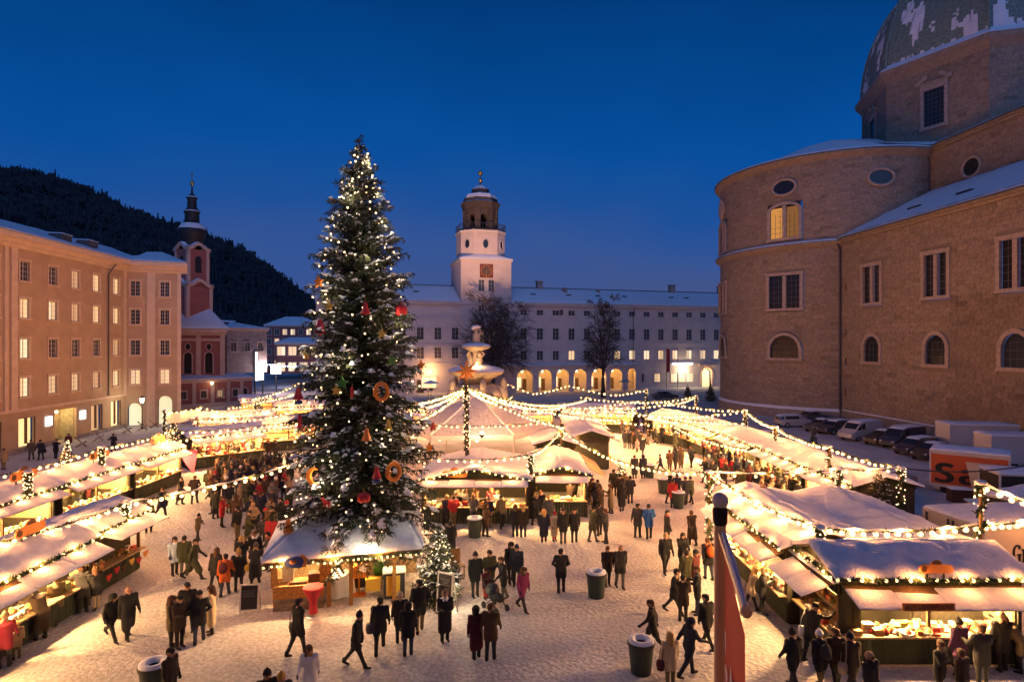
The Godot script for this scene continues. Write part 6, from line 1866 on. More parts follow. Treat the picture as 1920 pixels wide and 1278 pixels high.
func ornament(kind: String, px: float, py: float, m: String, s: float, label: String) -> void:
	var y := EYE - (py - HOR) / FOC * 23.0
	var r := tree_r(y) * 1.0
	var dx := clampf((px - 960.0) / FOC * 23.0 - TREE.x, -r * 0.98, r * 0.98)
	var d := 25.0 - sqrt(maxf(r * r - dx * dx, 0.0)) * 1.02
	var p := D(px, py, d)
	var o := thing("tree_ornament", label, "ornament", p, (dx / r) * 0.9)
	var b := B.new()
	match kind:
		"star":
			var q := PackedVector2Array()
			for i in 10: q.append(Vector2(sin(TAU * i / 10), cos(TAU * i / 10)) * s * (1.0 if i % 2 == 0 else 0.45))
			b.prism(q, -0.04, 0.04)
		"moon":
			var q := PackedVector2Array()
			for i in 17: q.append(Vector2(cos(0.9 + 4.5 * i / 16.0), sin(0.9 + 4.5 * i / 16.0)) * s)
			for i in 15: q.append(Vector2(0.32 * s + cos(5.15 - 4.0 * (i + 1) / 16.0) * s * 0.74, 0.05 * s + sin(5.15 - 4.0 * (i + 1) / 16.0) * s * 0.74))
			b.prism(q, -0.04, 0.04)
		"ring":
			var pts := []
			for i in 19: pts.append(Vector3(sin(TAU * i / 18) * s * 0.78, cos(TAU * i / 18) * s, 0))
			b.tube(pts, [s * 0.28], 7, false)
			b.tube([Vector3(-s * 1.0, -s * 0.6, 0.03), Vector3(-s * 0.55, 0, 0.05), Vector3(-s * 0.2, s * 0.1, 0.03)], [s * 0.16, s * 0.2, s * 0.05], 6)
		"bell":
			b.lathe([Vector2(0.02, s), Vector2(s * 0.3, s * 0.85), Vector2(s * 0.45, 0.0), Vector2(s * 0.75, -s * 0.8), Vector2(s * 0.6, -s * 0.8), Vector2(0.0, -s * 0.2)], 14)
			b.ell(Vector3(0, -s * 0.9, 0), Vector3.ONE * s * 0.18)
		"apple":
			b.ell(Vector3(-s * 0.35, 0, 0), Vector3(s * 0.65, s * 0.8, s * 0.5)); b.ell(Vector3(s * 0.35, 0, 0), Vector3(s * 0.65, s * 0.8, s * 0.5)); b.tube([Vector3(0, s * 0.5, 0), Vector3(s * 0.1, s * 1.1, 0)], [s * 0.09], 5)
		"horse":
			b.ell(Vector3.ZERO, Vector3(s * 0.8, s * 0.4, s * 0.3)); b.tube([Vector3(-s * 0.5, s * 0.1, 0), Vector3(-s * 0.75, s * 0.7, 0), Vector3(-s * 1.05, s * 0.65, 0)], [s * 0.26, s * 0.22, s * 0.14], 6)
			for x in [-0.5, -0.2, 0.3, 0.6]: b.tube([Vector3(x * s, -s * 0.2, 0), Vector3(x * s * 1.2, -s * 0.9, 0)], [s * 0.13, s * 0.09], 5)
		"candle":
			b.lathe([Vector2(0.0, -s), Vector2(s * 0.3, -s), Vector2(s * 0.3, s * 0.7), Vector2(0.05 * s, s * 1.1), Vector2(0, s * 1.15)], 10)
	put("body", b, M[m], o)
	var h := B.new(); h.tube([Vector3(0, s * 0.9, 0), Vector3(0, s * 1.5, -0.05)], [0.008], 4); put("hook", h, M.gold, o)
	if label.contains("blue base"):
		var e := B.new(); e.lathe([Vector2(0.0, -s * 1.6), Vector2(s * 0.6, -s * 1.5), Vector2(s * 0.5, -s), Vector2(0, -s * 0.95)], 10); put("base", e, M.blue_paint, o)

func loose(called: String, label: String, cat: String, b: B, m: Material) -> void:
	tag(put(called, b, m), label, cat)

func tree_hut() -> void:
	var o := thing("tree_hut", "open wooden hut with snowy roof under the Christmas tree, lit inside", "hut")
	var U := Vector3(5.05, 0, -1.0).normalized(); var N := Vector3(-U.z, 0, U.x)
	var t := Transform3D(Basis(U, Vector3.UP, -N if N.z < 0 else N), Vector3(-8.75, 0, -22.5))
	# t: x along the front to the right, z towards the square
	var w := 5.3
	var b := B.new(); b.t = t
	b.bx(Vector3(0, 0, -3.0), Vector3(w, 2.3, -2.9)); b.bx(Vector3(-0.05, 0, -2.9), Vector3(0.02, 2.2, -0.75))
	put("wall", b, M.pale_wood, o)
	var ps := B.new()
	for x in [0.05, 1.95, 2.75, 4.35]:
		ps = B.new(); ps.t = t; ps.bx(Vector3(x - 0.07, 0, -0.12), Vector3(x + 0.07, 2.02, 0.02)); put("post", ps, M.orange_wood, o)
	var be := B.new(); be.t = t; be.bx(Vector3(-0.2, 2.02, -0.14), Vector3(w, 2.18, 0.04)); put("beam", be, M.orange_wood, o)
	var cb := B.new(); cb.t = t
	cb.bx(Vector3(-0.02, 0.45, -0.2), Vector3(1.78, 0.88, 0.1)); cb.bx(Vector3(-0.06, 0.881, -0.7), Vector3(1.82, 0.93, 0.16)); cb.bx(Vector3(1.62, 0.93, -0.15), Vector3(1.9, 2.0, 0.0)); cb.bx(Vector3(-0.1, 0.93, -0.1), Vector3(0.12, 2.0, 0.03))
	put("counter_box", cb, M.orange_wood, o)
	R.seed = 40
	for row in 3:
		for k in 7:
			var sb := B.new(); sb.t = t
			var x := -0.02 + 0.257 * k + (0.1 if row == 1 else 0.0); var x1 := minf(x + 0.245, 1.78)
			var pr := 0.04 + R.randf() * 0.04
			sb.bx(Vector3(x, 0.015 + row * 0.145, -0.1), Vector3(x1, 0.15 + row * 0.145, 0.02 + pr)); put("stone", sb, M["stone%d" % (1 + R.randi() % 5)], o)
	var ro := B.new(); var sn := B.new()
	var a := t * Vector3(-0.2, 2.1, 1.15); var c := t * Vector3(w + 0.05, 2.2, 1.0); var e := t * Vector3(w - 0.5, 2.8, -1.3); var f := t * Vector3(0.9, 2.8, -1.3); var z := Vector3(0, 0.08, 0)
	var g := t * Vector3(-0.4, 2.1, -3.6); var h := t * Vector3(w + 0.3, 2.1, -3.6)
	for q in [[a, c, e, f], [a, g, f, f], [c, h, e, e], [g, h, e, f]]:
		ro.quad(q[0], q[1], q[2], q[3]); ro.quad(q[0] + z, q[1] + z, q[2] + z, q[3] + z); ro.quad(q[0], q[1], q[1] + z, q[0] + z)
		sn.snow(q[0] + z, q[1] + z, q[2] + z, q[3] + z, 0.2, 0.28, q[0].x, 0.3)
	put("roof", ro, M.wood, o); put("snow_cover", sn, M.snow, o)
	var line := [a.lerp(f, 0.3) - Vector3(0, 0.55, 0), a + Vector3(0, -0.02, 0.05), c + Vector3(0, -0.02, 0.05)]
	line = [a + Vector3(0, -0.02, 0.06), c + Vector3(0, -0.02, 0.06)]
	var gl := B.new(); garland(gl, line, 0.14, 0.05, 4); put("eaves_garland", gl, M.fir, o)
	bulbs_along(o, line, 0.2, 0.04, 0.05, 0.3, 1.6)
	for p in [[0.9, -0.55], [2.4, -1.2], [3.6, -1.3], [4.5, -1.1]]:
		put("lamp_bulb", ell_mesh(0.08), M.stall_lamp, o, t * Vector3(p[0], 1.92, p[1])); lamp(o, t * Vector3(p[0], 1.92, p[1]), 2.6, 0.09, Color(1, 0.58, 0.24))
	# what stands in it
	var tc := B.new(); tc.t = t * mv(2.05, 0, -1.0)
	var pp := PackedVector3Array()
	for j in 5:
		for i in 41:
			var an := TAU * (i % 40) / 40; var rr := lerpf(0.62, 0.66 + 0.07 * sin(an * 9), j / 4.0)
			pp.append(Vector3(sin(an) * rr * 1.15, 0.88 - j * 0.2, cos(an) * rr * 0.8))
	tc.sheet(pp, 41, 5); tc.lathe([Vector2(0.0, 0.885), Vector2(0.55, 0.885)], 20)
	loose("draped_table", "table under a long white cloth in the tree hut", "table", tc, M.cloth_white)
	var oc := B.new(); oc.t = t * mv(3.0, 0, -0.9); oc.bx(Vector3(-0.35, 0.75, -0.25), Vector3(0.35, 1.2, 0.25)); oc.beam(Vector3(0, 0.75, 0), Vector3(0, 0.05, 0), 0.07); oc.box(Vector3(0, 0.03, 0), Vector3(0.5, 0.05, 0.4))
	loose("orange_stand", "orange box on a single leg inside the tree hut", "stand", oc, M.orange)
	var ob := B.new(); ob.t = t * mv(3.55, 0, -0.7); ob.bx(Vector3(-0.28, 0.28, -0.22), Vector3(0.28, 0.72, 0.22)); ob.bx(Vector3(-0.3, 0.7, -0.24), Vector3(0.3, 0.75, 0.24))
	loose("crate", "yellow crate beside the white-fronted cabinet in the tree hut", "crate", ob, M.yellow)
	var gb := B.new(); gb.t = t * mv(3.75, 0.76, -0.95); gb.lathe([Vector2(0, 0), Vector2(0.2, 0), Vector2(0.22, 0.4), Vector2(0.1, 0.5), Vector2(0, 0.5)], 12)
	loose("green_churn", "dark green churn on the shelf in the tree hut", "churn", gb, M.green_paint)
	var cab := thing("cabinet", "dark cabinet with a yellow front panel and white top in the tree hut", "cabinet", t * Vector3(4.35, 0, -0.6)); cab.basis = t.basis
	var cc := B.new(); cc.bx(Vector3(-0.4, 0, -0.3), Vector3(0.4, 0.98, 0.3)); put("body", cc, M.iron, cab)
	var cd := B.new(); cd.bx(Vector3(-0.3, 0.12, 0.301), Vector3(0.22, 0.88, 0.33)); put("door", cd, M.yellow, cab)
	var ct := B.new(); ct.bx(Vector3(-0.44, 0.981, -0.34), Vector3(0.44, 1.03, 0.36)); put("cabinet_top", ct, M.cloth_white, cab)
	var bd := thing("menu_board", "dark menu board hung in the tree hut", "board", t * Vector3(3.55, 1.45, -1.5)); bd.basis = t.basis
	var be2 := B.new(); be2.bx(Vector3(-0.3, -0.35, 0), Vector3(0.3, 0.35, 0.03)); put("board", be2, M.blue_paint, bd)
	var pc := B.new(); pc.t = t * mv(4.3, 1.5, -2.88); pc.bx(Vector3(-0.22, -0.26, 0), Vector3(0.22, 0.26, 0.03))
	loose("framed_picture", "small brown picture on the back wall of the tree hut", "picture", pc, M.sign_brown)
	var sw := B.new(); sw.t = t * mv(0.45, 0.94, -0.35); sw.bx(Vector3(-0.2, 0, -0.05), Vector3(0.2, 0.62, 0.05))
	loose("display_case", "white display case at the left end of the hut counter", "display", sw, M.cloth_white)
	var tray := B.new(); tray.t = t * mv(0.85, 0.94, -0.1); tray.bx(Vector3(-0.3, 0, -0.12), Vector3(0.3, 0.07, 0.12))
	loose("tray", "flat wooden tray on the hut counter", "tray", tray, M.wood)
	var bx2 := B.new(); bx2.t = t * mv(1.45, 0.94, -0.3); bx2.bx(Vector3(-0.25, 0, -0.2), Vector3(0.25, 0.3, 0.2))
	loose("goods_box", "dark brown box at the right end of the hut counter", "box", bx2, M.sign_brown)
	# the round blue sign on the roof edge
	var rs := thing("moon_sign", "blue oval sign with an orange moon on the hut's snowy eaves", "sign", t * Vector3(1.0, 2.2, 1.32)); rs.basis = t.basis
	var q := PackedVector2Array(); var mo := PackedVector2Array()
	for i in 24: q.append(Vector2(cos(TAU * i / 24) * 0.42, sin(TAU * i / 24) * 0.2))
	for i in 13: mo.append(Vector2(0.16 + cos(-1.2 + 2.9 * i / 12) * 0.2, 0.02 + sin(-1.2 + 2.9 * i / 12) * 0.24))
	for i in 9: mo.append(Vector2(0.08 + cos(1.5 - 2.4 * i / 8) * 0.16, 0.03 + sin(1.5 - 2.4 * i / 8) * 0.17))
	var r1 := B.new(); r1.prism(q, -0.03, 0.03); put("board", r1, M.blue_paint, rs)
	var r2 := B.new(); r2.prism(mo, 0.031, 0.06); r2.ell(Vector3(-0.12, 0.02, 0.04), Vector3(0.13, 0.07, 0.03)); put("emblem", r2, M.sign_orange, rs)
	# red standing table
	var ta := thing("standing_table", "tall standing table in a red stretch cover before the hut", "table", G(587, 1156))
	var tb := B.new(); tb.lathe([Vector2(0.0, 1.1), Vector2(0.34, 1.1), Vector2(0.37, 1.05), Vector2(0.24, 0.78), Vector2(0.12, 0.5), Vector2(0.16, 0.15)], 20); put("cover", tb, M.red_cloth, ta)
	var tf := B.new(); tf.tube([Vector3(0, 0.03, 0), Vector3(0, 0.9, 0)], [0.035], 8); tf.lathe([Vector2(0.28, 0.0), Vector2(0.26, 0.04), Vector2(0.0, 0.05)], 16); put("stand", tf, M.white_paint, ta)
	# the little snowy fir right of the hut
	var lf := thing("small_fir", "small snow-laden fir with fairy lights at the hut's right corner", "fir tree", G(822, 1132))
	fir(lf, 3.0, 0.35, [[0.2, 0.75], [0.8, 0.85], [1.6, 0.6], [2.4, 0.32], [3.0, 0.05]], 0.14, 9.0, 8, 1.3)
	var xf := []
	for k in 90:
		var y := 0.4 + 2.4 * R.randf(); var an := R.randf() * TAU; var rr := (0.9 - 0.28 * y) * R.randf_range(0.8, 1.05)
		xf.append(Transform3D(Basis().scaled(Vector3.ONE * 0.025), Vector3(sin(an) * rr, y, cos(an) * rr)))
	many("fairy_light", ell_mesh(1.0), M.tree_bulb, xf, lf)
	for y in [0.8, 1.6, 2.3]: lamp(lf, Vector3(sin(y * 3) * 0.9, y, 0.75), 0.22, 0.08, Color(1, 0.75, 0.45))

func a_board(at: Vector3, yaw: float, label: String, h := 1.05) -> void:
	var o := thing("chalkboard_sign", label, "sign", at, yaw)
	var f := B.new()
	for s in [-1, 1]: f.beam(Vector3(0.31 * s, 0, 0.14), Vector3(0.31 * s, h, 0.0), 0.05); f.beam(Vector3(0.31 * s, 0, -0.3), Vector3(0.31 * s, h - 0.05, -0.03), 0.045)
	f.beam(Vector3(-0.31, h - 0.03, 0.005), Vector3(0.31, h - 0.03, 0.005), 0.05); f.beam(Vector3(-0.31, 0.14, 0.12), Vector3(0.31, 0.14, 0.12), 0.05)
	put("frame", f, M.white_paint, o)
	var p := B.new(); p.quad(Vector3(-0.29, 0.16, 0.125), Vector3(0.29, 0.16, 0.125), Vector3(0.29, h - 0.06, 0.01), Vector3(-0.29, h - 0.06, 0.01)); put("panel", p, M.black, o)
	var l := B.new()
	for k in 4:
		var y := h - 0.24 - k * 0.065; var z := 0.018 + (h - y) * 0.122
		l.beam(Vector3(-0.22, y, z), Vector3(0.2 - 0.03 * (k % 3), y, z), 0.018, 0.006)
	put("chalk_line", l, mat("chalk", 0.28, 0.26, 0.26, 0.9), o)

func deck_chair(at: Vector3, yaw: float, label: String, m: String) -> void:
	var o := thing("deck_chair", label, "chair", at, yaw)
	var f := B.new()
	for s in [-1, 1]: f.beam(Vector3(0.3 * s, 0, 0.5), Vector3(0.3 * s, 1.0, -0.45), 0.05); f.beam(Vector3(0.27 * s, 0, -0.4), Vector3(0.27 * s, 0.55, 0.45), 0.05)
	f.beam(Vector3(-0.3, 0.98, -0.43), Vector3(0.3, 0.98, -0.43), 0.05); f.beam(Vector3(-0.3, 0.5, 0.42), Vector3(0.3, 0.5, 0.42), 0.05)
	put("frame", f, M.wood, o)
	var c := B.new(); var p := PackedVector3Array()
	for j in 8:
		var u := j / 7.0
		for i in 4: p.append(Vector3(-0.26 + 0.52 * i / 3.0, lerpf(0.98, 0.5, u) - 0.3 * sin(PI * u), lerpf(-0.43, 0.42, u)))
	c.sheet(p, 4, 8); put("canvas", c, M[m], o)

func star_pole() -> void:
	var o := thing("star_pole", "tall fir-wrapped pole topped by an orange star before the white tent", "pole", Vector3(-2.75, 0, -37))
	var p := B.new(); p.tube([Vector3(0, 0, 0), Vector3(0, 7.6, 0)], [0.09, 0.07], 8); put("pole", p, M.wood, o)
	var g := B.new(); var line := []
	for i in 60: line.append(Vector3(sin(i * 1.1) * 0.1, lerpf(3.2, 7.3, i / 59.0), cos(i * 1.1) * 0.1))
	garland(g, line, 0.2, 0.035, 4); put("fir_garland", g, M.fir, o)
	var xf := []
	for i in 70:
		var a := R.randf() * TAU
		xf.append(Transform3D(Basis().scaled(Vector3.ONE * 0.03), Vector3(sin(a) * 0.2, R.randf_range(3.3, 7.3), cos(a) * 0.2)))
	many("fairy_light", ell_mesh(1.0), M.tree_bulb, xf, o)
	var s := B.new()
	for k in 8:
		var d := Vector3(sin(TAU * k / 8), cos(TAU * k / 8), 0); var e := Vector3(d.y, -d.x, 0) * 0.17; var c := Vector3(0, 8.15, 0)
		for z in [-0.17, 0.17]:
			s.tri(c + e + d * 0.1, c + d * 0.72, c + Vector3(0, 0, z)); s.tri(c - e + d * 0.1, c + Vector3(0, 0, z), c + d * 0.72)
	put("star", s, M.sign_orange, o)

func tent() -> void:
	var o := thing("pavilion_tent", "large white pointed pavilion tent in the middle of the market", "tent", Vector3(-2.95, 0, -51))
	var rf := B.new(); var ribs := B.new(); var vl := B.new(); var ps := B.new()
	var apex := Vector3(0, 5.75, 0)
	for k in 6:
		var a := TAU * (k + 0.5) / 6; var b := TAU * (k + 1.5) / 6
		var p := Vector3(sin(a) * 6.2, 3.0, cos(a) * 6.2); var q := Vector3(sin(b) * 6.2, 3.0, cos(b) * 6.2)
		var pts := PackedVector3Array()
		for j in 12:
			for i in 12:
				var u := j / 11.0; var l := p.lerp(q, i / 11.0).lerp(apex, u)
				pts.append(l - Vector3(0, 0.16 * sin(PI * u) * (0.6 + 0.4 * sin(PI * i / 11.0)) + 0.025 * sin(u * 34.0 + k), 0))
		rf.sheet(pts, 12, 12)
		ribs.tube([p + Vector3(0, 0.05, 0), p.lerp(apex, 0.5) + Vector3(0, -0.05, 0), apex + Vector3(0, 0.05, 0)], [0.085, 0.07, 0.06], 6)
		vl.quad(p, q, q - Vector3(0, 0.35, 0), p - Vector3(0, 0.35, 0))
		var po := B.new(); po.tube([Vector3(p.x, 0, p.z), p], [0.07], 8); put("tent_pole", po, M.white_paint, o)
	put("canopy", rf, mat("canvas_white", 0.66, 0.65, 0.68, 0.8, "soft", 0.5), o); put("ridge_seam", ribs, mat("canvas_seam", 0.8, 0.78, 0.76, 0.8), o); put("valance", vl, M.cloth_white, o)
	var fn := B.new(); fn.lathe([Vector2(0.1, 5.7), Vector2(0.12, 6.0), Vector2(0.0, 6.2)], 8); put("finial", fn, M.white_paint, o)
	for k in [[0.3, 4.6], [-2.6, 3.9], [3.2, 3.5]]:
		put("lamp_bulb", ell_mesh(0.12), M.stall_lamp, o, Vector3(k[0], 2.5, k[1])); lamp(o, Vector3(k[0], 2.5, k[1]), 1.1, 0.15)
	# the floodlight whose glare whitens the front of the canopy
	var fl := thing("floodlight", "bright floodlight shining up the white tent's front slope", "floodlight", Vector3(-2.2, 3.25, -44.9))
	put("lens", ell_mesh(0.16), M.stall_lamp, fl); lamp(fl, Vector3(0, 0.05, 0), 0.8, 0.16, Color(1, 0.76, 0.46))
	var hb := B.new(); hb.lathe([Vector2(0.05, -0.3), Vector2(0.2, -0.1), Vector2(0.22, -0.02)], 12); put("housing", hb, M.iron, fl)

func flag() -> void:
	var o := thing("banner_flag", "tall pale pole with a red white-lettered banner in the foreground", "flag", Vector3(2.14, 0, -6.3))
	var p := B.new(); p.tube([Vector3(0, 0, 0), Vector3(0, 7.95, 0)], [0.066, 0.06], 14); put("pole", p, mat("pole_cream", 0.85, 0.60, 0.30, 0.35), o)
	var c := B.new(); c.lathe([Vector2(0.045, 7.9), Vector2(0.072, 7.98), Vector2(0.078, 8.1), Vector2(0.06, 8.14)], 12); put("pole_cap", c, M.black, o)
	var s := B.new(); s.ell(Vector3(0, 8.19, 0), Vector3(0.082, 0.09, 0.082), 12, 8); put("snow_cap", s, M.snow, o)
	var A := Vector3(0, 7.86, 0.1); var E := Vector3(-0.44, 7.86, 1.85)
	var a := B.new(); a.tube([Vector3(0, 7.86, 0), E], [0.03], 10); a.ell(E, Vector3(0.045, 0.045, 0.045)); put("arm", a, M.pole_cream, o)
	var n := B.new(); n.tube([A + Vector3(0, 0.03, 0), A.lerp(E, 0.5) + Vector3(0, 0.04, 0), E + Vector3(0, 0.03, -0.02)], [0.02, 0.032, 0.02], 7); put("arm_snow", n, M.snow, o)
	var f := B.new(); var pts := PackedVector3Array()
	for j in 30:
		for i in 16:
			var u := i / 15.0; var w := j / 29.0
			var q := A.lerp(E * 0.98, u) + Vector3(0, -0.03 - 4.6 * w, 0)
			q.x += sin(u * 13.0 + w * 2.0) * 0.006 * minf(w * 3.0, 1.0) + sin(u * 5.0 + 1.0) * 0.008
			pts.append(q)
	f.sheet(pts, 16, 30); put("banner", f, mat("banner_red", 0.62, 0.07, 0.035, 0.85), o)
	# white flowing lettering down the cloth
	var l := B.new()
	var U := (E - A).normalized(); var side := U.cross(Vector3.UP).normalized()
	for sd in [-1.0, 1.0]:
		for k in 11:
			for c2 in 2:
				var y := 7.0 - k * 0.27 - c2 * 0.13; var x := 0.42 + c2 * 0.5 + sin(k * 1.3) * 0.08
				var sh := PackedVector2Array()
				var hw := 0.05 + 0.05 * absf(sin(k * 2.1 + c2)); var hh := 0.07 + 0.05 * absf(cos(k * 1.7))
				for i in 12:
					var an := TAU * i / 12
					sh.append(Vector2(x + cos(an) * hw * (1.0 + 0.35 * sin(an * 2.0 + k)), y + sin(an) * hh * (1.0 + 0.3 * sin(an * 3.0 + c2 * 2.0))))
				var ix := Geometry2D.triangulate_polygon(sh)
				for q in range(0, ix.size(), 3):
					var v := []
					for e in 3:
						var h: Vector2 = sh[ix[q + e]]; v.append(Vector3(A.x, 0, A.z) + U * h.x + Vector3(0, h.y, 0) + side * 0.02 * sd)
					l.tri(v[0], v[1], v[2])
	put("lettering", l, mat("letter_white", 0.8, 0.7, 0.66, 0.85), o)

